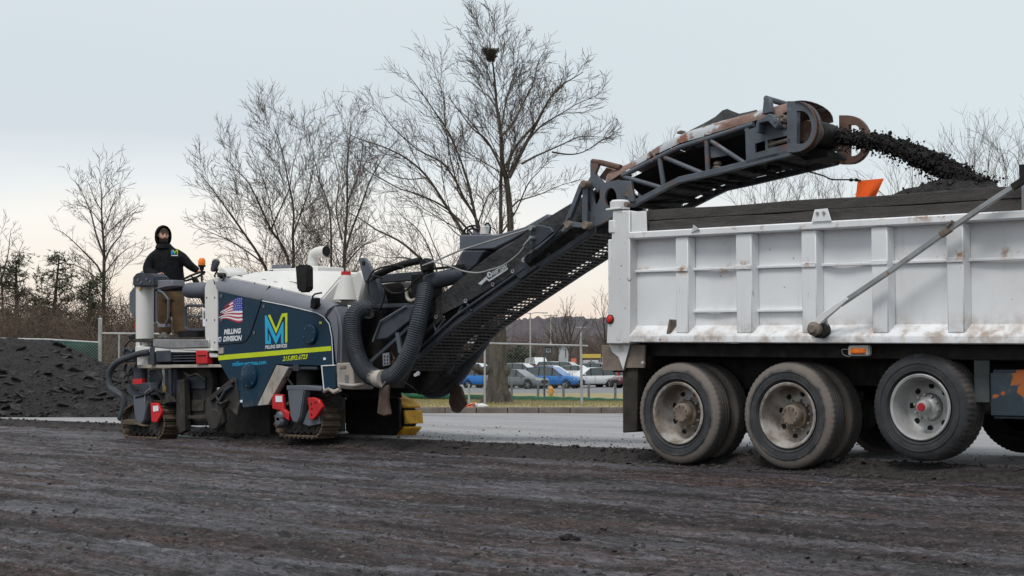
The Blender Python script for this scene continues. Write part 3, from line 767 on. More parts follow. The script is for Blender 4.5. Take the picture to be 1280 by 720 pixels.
m_fred = M('flag_red', (0.42, 0.03, 0.06), (0.36, 0.025, 0.05), 0.4)
m_fblue = M('flag_blue', (0.03, 0.045, 0.30), (0.025, 0.04, 0.25), 0.4)
m_bglass = M('beacon_amber', (0.85, 0.20, 0.01), (0.7, 0.14, 0.005), 0.2, scale=20)
def poly(pts, o, dep, name, mt, parent=mill, bevel=0.006, **k):
    b = MB(); b.prism([my(x, y, o) for x, y in pts], (0, dep, 0)); return b.build(name, mt, parent, bevel=bevel, **k)
def rod(pts, r, name, mt, parent=mill, o=0.0, n=8, sm=0, **k):
    """pts: (px, py) or (px, py, offset)"""
    q = [my(p[0], p[1], p[2] if len(p) > 2 else o) for p in pts]
    if sm: q = smoothpath(q, sm)
    b = MB(); b.tube(q, r, n); return b.build(name, mt, parent, **k)
NY = V((0, -1, 0))
# ---- engine hood: sloping white sides rising to a flat roof
def hood_sec(px, ylow, ytop, yl=0.16, yt=0.55):
    a = my(px, ylow, yl); t_ = my(px, ytop, yt)
    return [V((a.x, a.y, 1.2)), a, V((a.x, t_.y-0.05, t_.z-0.03)), V((a.x, t_.y+0.06, t_.z)), V((a.x, 1.45, t_.z)), V((a.x, 1.85, a.z)), V((a.x, 1.85, 1.2))]
b = MB(); b.loft([hood_sec(286, 346, 342), hood_sec(300, 350, 340.5), hood_sec(337, 358, 340), hood_sec(370, 366, 340.3), hood_sec(398, 373, 341), hood_sec(402, 374, 345)])
hood = b.build('hood', m_mwhite, mill, bevel=0.02, bseg=2)
# grey rounded shoulder between hood and wrap panel
SH = [(272.5, 364, 272.5, 347), (280, 365.5, 280, 346.5), (300, 370, 302, 351), (327, 375.5, 337, 358.5), (358, 382, 363, 364.5), (385, 388.5, 390, 371), (397, 391.5, 412, 376), (405, 396.5, 424, 380.5)]
b = MB(); secs = []
for x0, y0, x1, y1 in SH:
    p, q = my(x0, y0, 0.0), my(x1, y1, 0.17)
    mid = (p+q)/2 + V((0, -0.055, 0.02))
    secs.append([p, p*0.7+mid*0.3 + V((0, -0.012, 0)), mid, q*0.6+mid*0.4+V((0, -0.01, 0.01)), q, q + V((0, 0.1, -0.02)), p + V((0, 0.2, 0))])
b.loft(secs); b.build('shoulder_panel', m_lgrey, mill, smooth=50)
fr = [(405, 396.5), (411, 405), (414.5, 421), (417, 457), (424, 457), (425, 412), (423, 394), (418, 380)]
b = MB(); f0 = [my(x, y, 0.02 if i < 4 else 0.05) for i, (x, y) in enumerate(fr)]
b.prism(f0, (0, 0.30, 0)); b.build('shoulder_front', m_lgrey, mill, bevel=0.05, bseg=3)
b = MB(); s0 = my(337.5, 358.5, 0.16); s1 = my(326.5, 376, -0.03)
rod([(337.5, 357.5, 0.15), (333, 364, 0.07), (326.5, 376, -0.012)], 0.012, 'door_seam', m_rubber, n=5)
# ---- navy wrap panels
rear_panel = [(272.5, 364), (300, 370), (326.5, 376), (320, 396), (313, 417), (308, 425), (302, 428), (272.5, 430)]
main_panel = [(327.3, 376.2), (358, 382.3), (385, 388.8), (397, 392), (405, 397), (411, 405.5), (414, 421), (416, 456), (402, 457), (366, 456), (345, 455.5), (321, 507.5), (304, 509.5), (288, 478), (272.8, 451), (272.8, 430.8), (302.5, 428.8), (308.6, 425.7), (313.6, 417.5), (320.7, 396.5)]
rp = poly(rear_panel, 0.0, 0.12, 'wrap_panel', m_navy, bevel=0.004, label='navy rear door with the flag')
mp_ = poly(main_panel, 0.0, 0.12, 'wrap_panel', m_navy, bevel=0.004, label='navy main panel with the big letter M')
rod([(326.8, 376), (320.3, 396), (313.3, 417), (308.3, 425.4), (302.3, 428.4), (273, 430.4)], 0.008, 'panel_seam', m_rubber, mill, o=-0.003, n=5)
rod([(327.5, 376), (358, 382), (385, 388.4), (397, 391.5), (405, 396.5), (411.5, 405), (414.7, 421), (416.6, 456)], 0.006, 'edge_trim', m_wtext, mill, o=-0.006, n=5)
# decals
def dec(pts, name, mt, parent, o=-0.004):
    b = MB(); b.add([my(x, y, o) for x, y in pts], [tuple(range(len(pts)))]); return b.build(name, mt, parent, smooth=0)
dec([(272.9, 444.2), (413.4, 432.6), (414.4, 438.3), (272.9, 450.4)], 'lime_stripe', m_lime, mp_)
lg = lambda x, y: (325 + x/9.6, 385 + y/9.6)
dec([lg(*p) for p in [(58, 95), (75, 85), (195, 345), (272, 165), (283, 170), (283, 425), (252, 428), (252, 300), (200, 425), (186, 425), (92, 225), (92, 395), (105, 395), (105, 300), (132, 370), (132, 430), (64, 435)]], 'logo_blue', m_cyan, mp_)
dec([lg(*p) for p in [(95, 88), (122, 78), (193, 245), (262, 68), (328, 58), (328, 412), (302, 414), (302, 105), (275, 108), (193, 308)]], 'logo_lime', m_lime, mp_)
def txt(body, x0, y0, x1, y1, hpx, mt, name, parent, sh=0.0, bold=0.0, o=0.0):
    p0, p1 = my(x0, y0, o), my(x1, y1, o)
    h = (my(x0, y0-hpx, o) - p0).length
    return text_mesh(body, p0, p1, h, mt, name, parent, NY, sh, bold, upv=(0, 0, 1))
txt('MILLING SERVICES', 332, 436, 359, 434, 4.2, m_wtext, 'logo_lettering', mp_, 0, 0.022)
txt('215.892.6723', 353.4, 451.2, 384.8, 448.2, 5.4, m_lime, 'phone_lettering', mp_, 0.28, 0.03)
txt('milling-services.com', 291.0, 457.6, 333.0, 455.0, 5.2, m_cyan, 'web_lettering', mp_, 0, 0.02)
txt('MILLING', 280.2, 417.8, 301.5, 416.4, 6.0, m_wtext, 'side_lettering', rp, 0.22, 0.04)
txt('DIVISION', 279.2, 426.8, 302.6, 425.2, 6.0, m_wtext, 'side_lettering', rp, 0.22, 0.04)
dec([(272.9, 421.5), (276.6, 421), (276.6, 426), (274.8, 427.6), (272.9, 426.4)], 'shield_decal', m_wtext, rp)
dec([(273.7, 422.6), (275.9, 422.3), (275.9, 425.4), (274.8, 426.3), (273.7, 425.6)], 'shield_mark', m_grey, rp, -0.007)
# waving flag decal
def fl_pt(u, v):                             # u: 0 at the hoist (right) .. 1 at the fly, v: 0 top .. 1 bottom
    x = 303 - 29*u + 1.6*math.sin(v*5)*u
    top = 372.0 + 2*u + 13*u**1.7 - 1.2*math.sin(u*6.5)
    bot = 401.5 - 1.5*u + 2.2*math.sin(u*6+0.6)*0.9
    return x, top + (bot-top)*v
for i in range(13):
    u0, u1 = (0.42 if i < 7 else 0.0), (1.0 - 0.10*((i*5) % 3) - (0.22 if i < 2 else 0.0))
    b = MB(); n = 10; vs = []
    for k in range(n+1):
        u = u0 + (u1-u0)*k/n
        vs.append(my(*fl_pt(u, i/13), -0.004)); vs.append(my(*fl_pt(u, (i+1)/13), -0.004))
    b.add(vs, [(2*k, 2*k+2, 2*k+3, 2*k+1) for k in range(n)])
    b.build('flag_stripe', m_fred if i % 2 == 0 else m_wtext, rp, smooth=0)
b = MB(); n = 6; vs = []
for k in range(n+1):
    u = 0.42*k/n
    vs.append(my(*fl_pt(u, 0), -0.004)); vs.append(my(*fl_pt(u, 7/13), -0.004))
b.add(vs, [(2*k, 2*k+2, 2*k+3, 2*k+1) for k in range(n)]); b.build('flag_canton', m_fblue, rp, smooth=0)
b = MB()
for r_ in range(6):
    for c_ in range(5):
        u = 0.42*(c_+0.5+(0.25 if r_ % 2 else -0.1))/5; v = 7/13*(r_+0.6)/6
        x, y = fl_pt(u, v)
        b.add([my(x-.55, y, -.006), my(x, y-.6, -.006), my(x+.55, y, -.006), my(x, y+.6, -.006)], [(0, 1, 2, 3)])
o = b.build('flag_stars', m_wtext, rp, smooth=0); o['kind'] = 'stuff'
# round covers on the panel
for cx, cy, rx, ry in ((388.7, 418, 9, 13), (312.2, 470, 11.5, 16)):
    b = MB(); c = my(cx, cy); R_ = (my(cx, cy-ry)-c).length
    b.lathe([(0, -0.035), (R_*0.86, -0.035), (R_*0.97, -0.024), (R_, 0.0)], c, (0, 1, 0), 28)
    cv = b.build('round_cover', m_navy, mp_)
    for i in range(6):
        a = i*math.pi/3+0.3; b = MB(); q = c + V((math.cos(a)*R_*0.8, -0.03, math.sin(a)*R_*0.8)); b.cyl(q, q + V((0, -0.012, 0)), 0.011, 6); b.build('bolt', m_grey, cv)
poly([(321, 507.3), (335, 506), (361, 459), (345.5, 456)], 0.005, 0.1, 'side_brace', m_beige)
poly([(273, 435), (279, 434.5), (279, 442), (273, 442.5)], -0.02, 0.04, 'door_latch', m_beige, bevel=0.003)
# ---- stack pipe, roof box, lugs, mirror, aerial
def hoodbox(pts, o, dep, name, mt, **k): return poly(pts, o, dep, name, mt, **k)
hoodbox([(332, 345), (336, 336), (372, 335), (385, 332.5), (396, 332.5), (396, 345)], 0.75, 0.5, 'roof_box', m_mwhite, bevel=0.015)
hoodbox([(333, 344.5), (341, 344.5), (341, 337), (336, 338)], 0.74, 0.03, 'box_grille', m_rubber)
hoodbox([(339, 336), (340, 331), (350, 330.5), (351, 335.5)], 0.9, 0.2, 'roof_cap', m_lgrey)
q = [my(391, 345, 1.0), my(391, 330, 1.0), my(391, 322, 1.0), my(393.5, 317, 1.0), my(399, 314.8, 1.0), my(408, 314, 1.0)]
b = MB(); qs = smoothpath(q[1:], 4); b.tube([q[0]] + qs, [0.072]*(len(qs)-3) + [0.074, 0.074, 0.076, 0.078], 16, cap=False)
st = b.build('exhaust_pipe', m_mwhite, mill, smooth=60)
b = MB(); e = my(408.4, 314, 1.0); b.lathe([(0, 0), (0.07, 0)], e - V((0.004, 0, 0)), (1, 0, 0), 16); b.build('pipe_mouth', m_hole, st)
b = MB(); bm_ = [my(x, y, 0.0) for x, y in [(394.5, 335), (396.5, 332.5), (408, 332.5), (410, 335.5), (410.3, 362), (408, 366.5), (399.5, 366.8), (396.5, 362)]]
b.prism([p + V((0, -0.35, 0)) for p in bm_], (0.03, 0.09, 0)); mirr = b.build('mirror', m_rubber, mill, bevel=0.02, bseg=2)
rod([(402, 366, -0.3), (394, 367.5, -0.25), (391, 370, -0.1), (390.5, 375, 0.0)], 0.011, 'mirror_arm', m_rubber, mirr)
poly([(388, 373.5), (395, 372), (395, 382), (391.5, 386.5), (387, 385)], -0.05, 0.08, 'mirror_foot', m_rubber, mill, bevel=0.01)
rod([(373.3, 351, 0.3), (373.3, 366, 0.2)], 0.008, 'aerial_rod', m_grey); rod([(361, 362, 0.25), (373, 352, 0.3), (383, 343.5, 0.5)], 0.006, 'aerial_stay', m_grey, n=5)
b = MB(); c = my(432.5, 375, 0.35); t_ = my(432.5, 344, 0.35); b.tube([c, t_], [0.17, 0.066], 16); lug = b.build('roof_lug', m_mwhite, mill)
b = MB(); b.tube([t_, my(432.5, 339.5, 0.35)], [0.067, 0.062], 16); b.build('lug_tip', m_red, lug)
poly([(416, 377), (424, 372), (446, 338), (452, 338), (455, 352), (449, 378), (441, 384), (428, 382)], 0.40, 0.33, 'faceted_cowl', m_mwhite, bevel=0.03)
poly([(434, 381), (441, 384), (441, 398), (437, 399)], 0.25, 0.1, 'cowl_post', m_mwhite)
poly([(448, 325), (451, 322), (456, 322.5), (460, 327), (468, 346), (462, 352), (455, 352)], 0.25, 0.04, 'lug_plate', m_bluesteel)
b = MB(); q = my(454, 329, 0.24); b.cyl(q, q + V((0, 0.08, 0)), 0.03, 10); b.build('lug_pin', m_rubber, mill)
# ---- rear platform
b = MB(); p, q = my(181, 437, 0.22), my(181, 358, 0.22); b.tube([p, q], 0.132, 24); b.build('leg_column', m_mwhite, mill)
poly([(165, 358), (165.5, 346), (170, 341), (186, 341.5), (192.5, 346), (193, 358)], 0.06, 0.28, 'control_box', m_dsteel, bevel=0.02, bseg=2)
for x, y in ((172, 350), (176, 353), (183, 349), (187, 352)):
    b = MB(); q = my(x, y, 0.05); b.cyl(q, q + V((0, 0.03, 0)), 0.022, 10); b.build('control_knob', m_grey, mill)
poly([(173, 358.5), (176, 358.5), (176, 362), (173, 362)], 0.08, 0.01, 'warning_sticker', m_yel, bevel=0.0)
poly([(160.5, 365), (166, 358), (172, 352), (176, 360), (174, 402), (165, 398), (160.5, 388)], 0.3, 0.5, 'rear_shield', m_grey, bevel=0.03, bseg=2)
poly([(171, 352), (172, 341), (176, 338), (186, 339), (188, 352)], 0.7, 0.1, 'seat_back', m_grey, bevel=0.03)
poly([(193, 350.5), (215, 349.8), (215.5, 357.5), (207, 358.5), (193, 362)], 0.12, 0.22, 'console_tray', m_lgrey, bevel=0.008)
rod([(198, 363), (204, 366), (210.5, 374), (210.5, 398), (206.5, 407), (199, 406), (196, 402), (196, 364)], 0.018, 'hand_rail', m_grey, o=0.12)
poly([(197, 405), (206, 405), (206, 409), (197, 409)], 0.1, 0.1, 'rail_foot', m_lgrey, bevel=0.003)
poly([(191, 424), (261, 424.5), (261.5, 434), (210, 435.5), (191, 433)], 0.03, 0.05, 'deck_skirt', m_steel, bevel=0.006)
b = MB(); a_, c_ = my(166, 423.5, 0.1), my(268, 423.5, 0.1); b.box((a_.x, YM+0.085, a_.z-0.05), (c_.x, 2.1, a_.z)); b.build('platform_deck', m_dirty, mill, bevel=0.006)
poly([(255.5, 360), (258, 350), (272, 346), (272.3, 447), (262, 447), (256, 420)], 0.05, 0.12, 'bulkhead_post', m_mwhite, bevel=0.01)
poly([(169, 433), (191, 434), (210, 436), (262, 435.5), (272, 441), (272, 438.5), (255, 440.5), (169, 440)], 0.04, 0.2, 'deck_beam', m_mwhite, bevel=0.004)
poly([(171, 437), (196, 437), (184, 448), (184, 459), (171, 459.5)], 0.1, 0.25, 'column_base', m_mwhite, bevel=0.01)
poly([(167, 456), (274, 455.5), (276, 459.3), (167, 460.5)], 0.06, 0.3, 'frame_ledge', m_beige, bevel=0.006)
b = MB(); a_, c_ = my(170, 457, 0.3), my(272, 440, 0.3); b.box((a_.x, YM+0.3, a_.z), (c_.x, 2.0, c_.z)); b.build('rear_frame', m_black, mill)
poly([(194, 438.5), (213, 437.5), (213, 452.5), (195, 453)], 0.03, 0.2, 'tool_box', m_dsteel, bevel=0.012)
for i in range(4):
    poly([(216, 440.5+i*3.4), (244, 440+i*3.4), (244, 441.4+i*3.4), (216, 442+i*3.4)], 0.06, 0.02, 'grille_bar', m_dsteel, bevel=0.0)
tl = poly([(244.5, 438.5), (258.5, 438), (258.8, 454.5), (245, 455)], 0.03, 0.1, 'tail_lamp', m_red, bevel=0.006)
poly([(246.5, 444), (257, 443.6), (257, 444.8), (246.5, 445.2)], 0.022, 0.01, 'lamp_divider', m_rubber, tl, bevel=0)
poly([(166, 474), (177, 473.5), (177, 480.5), (166, 481)], 0.0, 0.06, 'rear_reflector', m_red, bevel=0.004)
poly([(168, 404), (171.5, 403.5), (171.5, 411), (168, 411.5)], 0.3, 0.05, 'side_reflector', m_red, bevel=0.004)
# steering wheel on its column, roll cushion, guard frame, beacon, work lamps
sw = my(242, 345.5, 0.75)
axw = V((-0.30, -0.25, 0.92)).normalized(); ua = axw.orthogonal().normalized(); ub = axw.cross(ua)
b = MB(); b.tube([sw + (ua*math.cos(2*math.pi*i/28) + ub*math.sin(2*math.pi*i/28))*0.175 for i in range(29)], 0.016, 8, cap=False); swo = b.build('steering_wheel', m_rubber, mill)
for i in range(3):
    an = 2*math.pi*i/3+0.4; b = MB(); b.tube([sw - axw*0.03, sw + (ua*math.cos(an) + ub*math.sin(an))*0.17], 0.013, 6); b.build('wheel_spoke', m_rubber, swo)
b = MB(); b.tube([sw - axw*0.02, sw - axw*0.5 + V((0.1, 0, -0.1))], 0.045, 10); b.build('steering_column', m_rubber, mill)
b = MB(); p, q = my(234, 363, 0.35), my(261, 363, 0.35)
rr = 0.115; L_ = (q-p).length; b.lathe([(0, 0), (rr*0.75, 0.006), (rr*0.95, 0.03), (rr, 0.07), (rr, L_-0.07), (rr*0.95, L_-0.03), (rr*0.75, L_-0.006), (0, L_)], p, q-p, 24); b.build('roll_cushion', m_grey, mill)
rod([(233, 411), (231.5, 408), (232, 384.5), (234.5, 382), (261, 382), (263.5, 384.5), (263.5, 410), (260.5, 412.5), (236, 412.5), (233, 411)], 0.022, 'guard_frame', m_dsteel, o=0.2)
rod([(233, 396), (262, 395.5)], 0.012, 'guard_bar', m_dsteel, o=0.2)
poly([(253, 385), (261, 385), (261, 408), (253.3, 408)], 0.17, 0.02, 'instruction_plate', m_wtext, bevel=0.002)
poly([(254.3, 389), (259.7, 389), (259.7, 398), (254.3, 398)], 0.165, 0.004, 'plate_print', m_grey, bevel=0)
b = MB(); b.box((my(231, 422, .5).x, .5, my(231, 423, .5).z), (my(256, 422, .5).x, 1.0, my(231, 414, .5).z)); b.build('foot_grating', m_rubber, mill)
b = MB(); c = my(252.3, 331.5, 0.6); b.lathe([(0.052, 0), (0.054, 0.03), (0.05, 0.075), (0.03, 0.105), (0, 0.11)], c, (0, 0, 1), 20); bc = b.build('beacon', m_bglass, mill)
b = MB(); b.lathe([(0, -0.075), (0.03, -0.075), (0.036, -0.03), (0.056, -0.02), (0.056, 0.0), (0, 0.0)], c, (0, 0, 1), 20); b.tube([c + V((0, 0, -0.07)), my(252.3, 352, 0.6)], 0.016, 8); b.build('beacon_stem', m_rubber, bc)
poly([(262, 338), (264.5, 325), (269, 323.5), (272, 327), (267.5, 338.5), (264, 340)], 0.35, 0.06, 'small_mirror', m_dsteel, bevel=0.015)
rod([(268, 332), (272, 337), (268, 345), (272, 350)], 0.014, 'mirror_stalk', m_rubber, o=0.4)
poly([(271, 337), (277, 333), (286, 340), (287, 347), (276, 348)], 0.3, 0.35, 'cowl_corner', m_mwhite, bevel=0.02)
for cx, cy, r0 in ((269.5, 354.5, 0.075), (273, 346, 0.05)):
    b = MB(); c = my(cx, cy, 0.1); dl = V((-0.75, -0.55, -0.25)).normalized(); b.lathe([(0, 0.02), (r0*0.8, 0.0), (r0, 0.0), (r0*0.95, -0.05), (r0*0.5, -0.11), (0, -0.12)], c, dl, 18); b.build('work_lamp', m_rubber, mill)
rod([(272, 341, .2), (278, 343.5, .1), (280, 348, .05), (276, 352, .1)], 0.009, 'lamp_cable', m_rubber, n=6, sm=5)
# ---- hull below: dark body, drum housing, swing arm, skid
b = MB(); a_, c_ = my(270, 500, 0.45), my(432, 440, 0.45); b.box((a_.x, YM+0.42, 0.74), (c_.x, 2.0, c_.z)); b.build('hull', m_black, mill)
b = MB(); a_, c_ = my(282, 500, 0.45), my(338, 440, 0.45); b.box((a_.x, YM+0.45, 0.10), (c_.x, 1.95, 0.73)); b.build('drum_box', m_black, mill)
poly([(214, 459), (262, 459), (266, 478), (258, 532), (214, 532)], 0.28, 0.1, 'drum_housing', m_dirty, bevel=0.01)
poly([(186, 462), (221, 461), (222, 505), (208, 507), (188, 500)], 0.2, 0.1, 'housing_plate', m_dsteel, bevel=0.01)
poly([(221, 475), (230, 474), (232, 538), (224, 542), (220, 530)], 0.12, 0.1, 'housing_rib', m_dirty, bevel=0.006)
poly([(208, 520), (262, 519), (262, 523), (208, 524.5)], 0.16, 0.08, 'housing_ledge', m_dirty, bevel=0.004)
for i, x in enumerate((205, 213)):
    rod([(x, 462, .1), (x+1, 505, .12)], 0.03, 'lift_cylinder', m_dsteel if i else m_steel)
sp_ = poly([(258, 498), (290, 472), (294, 472.5), (299, 504), (296, 520), (288, 512), (284, 505), (277, 511), (280, 527), (270, 540), (262, 538), (258, 524)], -0.02, 0.07, 'side_skid', m_dirty, bevel=0.008)
poly([(260, 497), (289, 473.5), (291, 478), (263, 502)], -0.06, 0.05, 'skid_arm', m_dirty, sp_, bevel=0.006)
rod([(272, 505, -.05), (282, 488, -.05), (290, 482, -.05)], 0.025, 'skid_link', m_dsteel, sp_)
rod([(270, 495, -.05), (276, 505, -.05), (286, 500, -.05)], 0.02, 'skid_link', m_dirty, sp_)
q = my(268, 524, -0.03); b = MB(); b.lathe([(0, -0.02), (0.13, -0.02), (0.15, 0), (0.15, 0.05)], q, (0, 1, 0), 22); b.build('skid_disc', m_dirty, sp_)
# ---- tracks
def track(cx_px, y_px, off, lenpx, top_px, width, padmat, groundz, name_lbl, n=26, fr_=0.46):
    a_, c_ = my(cx_px - lenpx/2, y_px, off), my(cx_px + lenpx/2, y_px, off)
    cx = (a_.x + c_.x)/2; L = c_.x - a_.x; H = my(cx_px, top_px, off).z - groundz
    y0 = a_.y
    t = bpy.data.objects.new('track', None); scene.collection.objects.link(t); t.parent = mill; t.empty_display_size = .1
    t.location = V((cx, y0, groundz)) - ROOTLOC[mill.name]
    # belt outline: flat foot, rounded ends, raised sprocket
    R_ = H*0.40
    pts = []
    foot = L/2 - R_*0.85
    def arc(cxx, czz, r, a0, a1, k):
        for i in range(k+1):
            a = math.radians(a0 + (a1-a0)*i/k); pts.append((cxx + r*math.cos(a), czz + r*math.sin(a)))
    arc(L/2 - R_, R_, R_, -75, 60, 9); arc(0.0, H-0.26, 0.26, 62, 118, 4); arc(-L/2 + R_, R_, R_, 120, 255, 9)
    pts.append(pts[0])
    P_ = np.array(pts); sg = np.hypot(*np.diff(P_, axis=0).T); cu = np.concatenate([[0], np.cumsum(sg)])
    tot = cu[-1]; plen = tot/n
    b = MB(); b.box((-plen*fr_, 0, -0.022), (plen*fr_, width, 0.010)); padmat is not m_yel and b.box((-plen*0.30, -0.004, -0.040), (plen*0.05, width+0.004, -0.022)); b.box((-plen*0.2, width*0.3, 0.01), (plen*0.2, width*0.7, 0.05))
    me = b.mesh('track_pad', padmat, smooth=30, bevel=0.006)
    for i in range(n):
        s_ = (i+0.5)*plen
        x, z = np.interp(s_, cu, P_[:, 0]), np.interp(s_, cu, P_[:, 1])
        x2, z2 = np.interp((s_+0.02) % tot, cu, P_[:, 0]), np.interp((s_+0.02) % tot, cu, P_[:, 1])
        an = math.atan2(z2-z, x2-x)
        link('track_pad', me, t, (x, 0, z), (0, -an, 0))
    b = MB()
    b.prism([(x*0.80, 0.09, 0.5*H + (z-0.5*H)*0.76) for x, z in pts[:-1]], (0, width-0.18, 0))
    o_ = b.mesh('track_frame', m_dirty, bevel=0.01); link('track_frame', o_, t)
    for i in range(5):
        xx = -foot*0.85 + foot*1.7*i/4
        b = MB(); b.lathe([(0, 0), (0.03, 0), (0.035, 0.015), (0.085, 0.02), (0.085, width-0.08)], (xx, 0.04, 0.12), (0, 1, 0), 16); link('track_roller', b.mesh('track_roller', m_dirty), t)
    for sgn in (-1, 1):
        b = MB(); b.lathe([(0, 0), (0.05, 0), (0.055, 0.02), (R_*0.72, 0.03), (R_*0.80, 0.05), (R_*0.80, width-0.08)], (sgn*(L/2-R_), 0.04, R_), (0, 1, 0), 20); link('idler', b.mesh('idler', m_dirty), t)
    return t, cx, L, H
t1, *_ = track(178, 546, -0.02, 53, 499, 0.30, m_pad, 0.0, '')
t2, *_ = track(373, 541, 0.02, 58, 499, 0.30, m_pad, 0.115, '')
t3, *_ = track(468, 543, 1.55, 74, 490, 0.34, m_yel, 0.09, '', n=14, fr_=0.42)
t4, *_ = track(290, 543, 1.55, 55, 497, 0.30, m_pad, 0.09, '')
# leg yokes and red guards
def guard(pts, o, stick=None, **k):
    g = poly(pts, o, 0.05, 'track_guard', m_red, bevel=0.008)
    if stick: poly(stick, o-0.006, 0.004, 'guard_sticker', m_wtext, g, bevel=0)
    return g
poly([(358.8, 487), (380.5, 486.5), (375.5, 520), (372, 528), (366, 528), (362.5, 520)], -0.06, 0.12, 'leg_yoke', m_grey, bevel=0.014, bseg=2)
poly([(357.5, 482), (381, 481.5), (401, 484), (401, 489), (381, 488), (358, 488)], -0.05, 0.35, 'yoke_collar', m_grey, bevel=0.01)
b = MB(); b.tube([my(385, 487, 0.22), my(385, 455, 0.22)], 0.155, 22); b.build('leg_cylinder', m_rubber, mill)
rod([(356, 459.5), (362, 459), (372, 460), (398, 460)], 0.028, 'leg_clamp', m_dsteel, o=0.04); poly([(366, 455), (373, 455), (373, 464), (366, 464)], 0.0, 0.08, 'clamp_block', m_dsteel)
guard([(340, 494.5), (343.5, 492.8), (353, 493.2), (354, 511), (361, 516), (360.5, 526), (353.5, 521), (350, 513), (340, 511)], -0.04, [(344.2, 494.8), (352.4, 494.8), (352.6, 502.5), (344.5, 502.5)])
guard([(384, 497.2), (391, 496.6), (398, 499.5), (402.8, 508.5), (397, 518), (391.5, 524.5), (386, 524), (385.5, 508)], -0.05)
for x, y in ((388.5, 505), (389.5, 511), (389, 518), (394, 503)):
    b = MB(); q = my(x, y, -0.055); b.cyl(q, q + V((0, 0.02, 0)), 0.014, 8); b.build('guard_bolt', m_rubber, mill)
for x, y in ((349.5, 521), (349.5, 526.5)):
    b = MB(); q = my(x, y, -0.05); b.lathe([(0, -0.03), (0.05, -0.03), (0.075, 0.0), (0.075, 0.1)], q, (0, 1, 0), 18); b.build('drive_motor', m_grey, mill)
poly([(385, 512), (398, 514), (400, 530), (386, 533), (378, 530)], 0.0, 0.1, 'track_side_plate', m_grey, bevel=0.008)
guard([(187.8, 505), (189, 503.3), (196, 503.8), (201.6, 513.5), (201.3, 518), (195.5, 528.5), (189, 527)], -0.06, [(191, 507.5), (197.5, 507), (198, 513.5), (191.5, 514.5)])
poly([(166, 494), (182, 493.5), (184, 505), (180, 526), (175, 531), (169, 526), (166.5, 508)], -0.05, 0.14, 'leg_yoke', m_grey, bevel=0.014, bseg=2)
poly([(160, 480), (186, 478), (190, 494), (165, 496), (158, 490)], 0.0, 0.25, 'leg_plate', m_dsteel, bevel=0.01)
b = MB(); b.tube([my(175, 500, 0.15), my(175, 459, 0.15)], 0.12, 20); b.build('leg_cylinder', m_dsteel, mill)
poly([(196, 494), (206, 490), (211, 503), (205, 505)], 0.02, 0.14, 'leg_bracket', m_dirty)
poly([(150, 526), (158, 524), (172, 529), (178, 533), (170, 531.5), (152, 531)], -0.1, 0.3, 'track_scraper', m_pad, bevel=0.01)
rod([(170, 497, -.04), (186, 492, -.06), (194, 487, -.03), (205, 492, 0)], 0.02, 'leg_linkage', m_rubber); rod([(181, 503, -.06), (182, 490, -.06), (188, 486, -.06)], 0.012, 'leg_linkage', m_steel)
rod([(187, 440, .05), (175, 442, .0), (163, 446, -.05), (150, 451, -.05), (141, 459, -.05), (136.5, 470, -.05), (138, 484, -.05), (146, 491, -.05), (153, 496, -.02), (155.5, 506, 0), (153, 517, 0), (150, 524, 0)], 0.048, 'water_hose', m_hose, n=10, sm=5)
rod([(158, 455, .05), (156, 463, 0), (161, 469, 0), (168, 462, .05), (170, 456, .05)], 0.02, 'small_hose', m_rubber, sm=5); rod([(166, 440, .1), (158, 436, .1), (155, 444, .1), (159, 452, .1)], 0.022, 'small_hose', m_dsteel, sm=5)
poly([(152, 438), (163, 436), (166, 452), (155, 453)], 0.1, 0.12, 'valve_block', m_dsteel, bevel=0.01); poly([(186.5, 434), (192, 433.5), (192.5, 456), (187, 456)], 0.02, 0.1, 'hose_clamp', m_dsteel)
poly([(160, 419), (170, 416), (171, 421), (168, 424), (160, 423.5)], 0.2, 0.15, 'rear_lamp', m_rubber, bevel=0.015)
rod([(166, 423, .2), (157, 432, .2), (155, 440, .15)], 0.012, 'lamp_cable', m_rubber, sm=5)
# ---- boxes ahead of the front track
bb = poly([(402.5, 458), (419, 457), (420, 485), (405.5, 487)], 0.0, 0.3, 'blue_locker', m_navy, bevel=0.006)
rod([(402, 457, -.005), (405, 487.5, -.005)], 0.010, 'locker_edge', m_wtext, bb, n=4); rod([(402, 457.2, -.005), (419.5, 456.4, -.005)], 0.009, 'locker_edge', m_wtext, bb, n=4)
wc = poly([(419.5, 454), (440, 453), (442, 478), (441, 487), (430, 486), (421, 484)], 0.02, 0.36, 'white_cabinet', m_beige, bevel=0.015)
poly([(424.5, 457.5), (432, 457), (432, 460.5), (424.5, 461)], 0.012, 0.02, 'cabinet_latch', m_hub, wc, bevel=0.003); poly([(431, 469), (435, 468.5), (435, 480), (431, 480)], 0.012, 0.02, 'cabinet_slot', m_lgrey, wc, bevel=0.002)
rod([(405, 489), (412, 486), (418, 490), (425, 487)], 0.03, 'tow_bar', m_beige, o=0.02); rod([(424, 480, .0), (440, 482, .0), (455, 480, .05)], 0.02, 'locker_rail', m_beige)
poly([(431, 500), (438, 491), (490, 490.5), (499, 500), (499, 536), (490, 545), (440, 545), (432, 538)], 1.49, 0.05, 'track_shield', m_black)

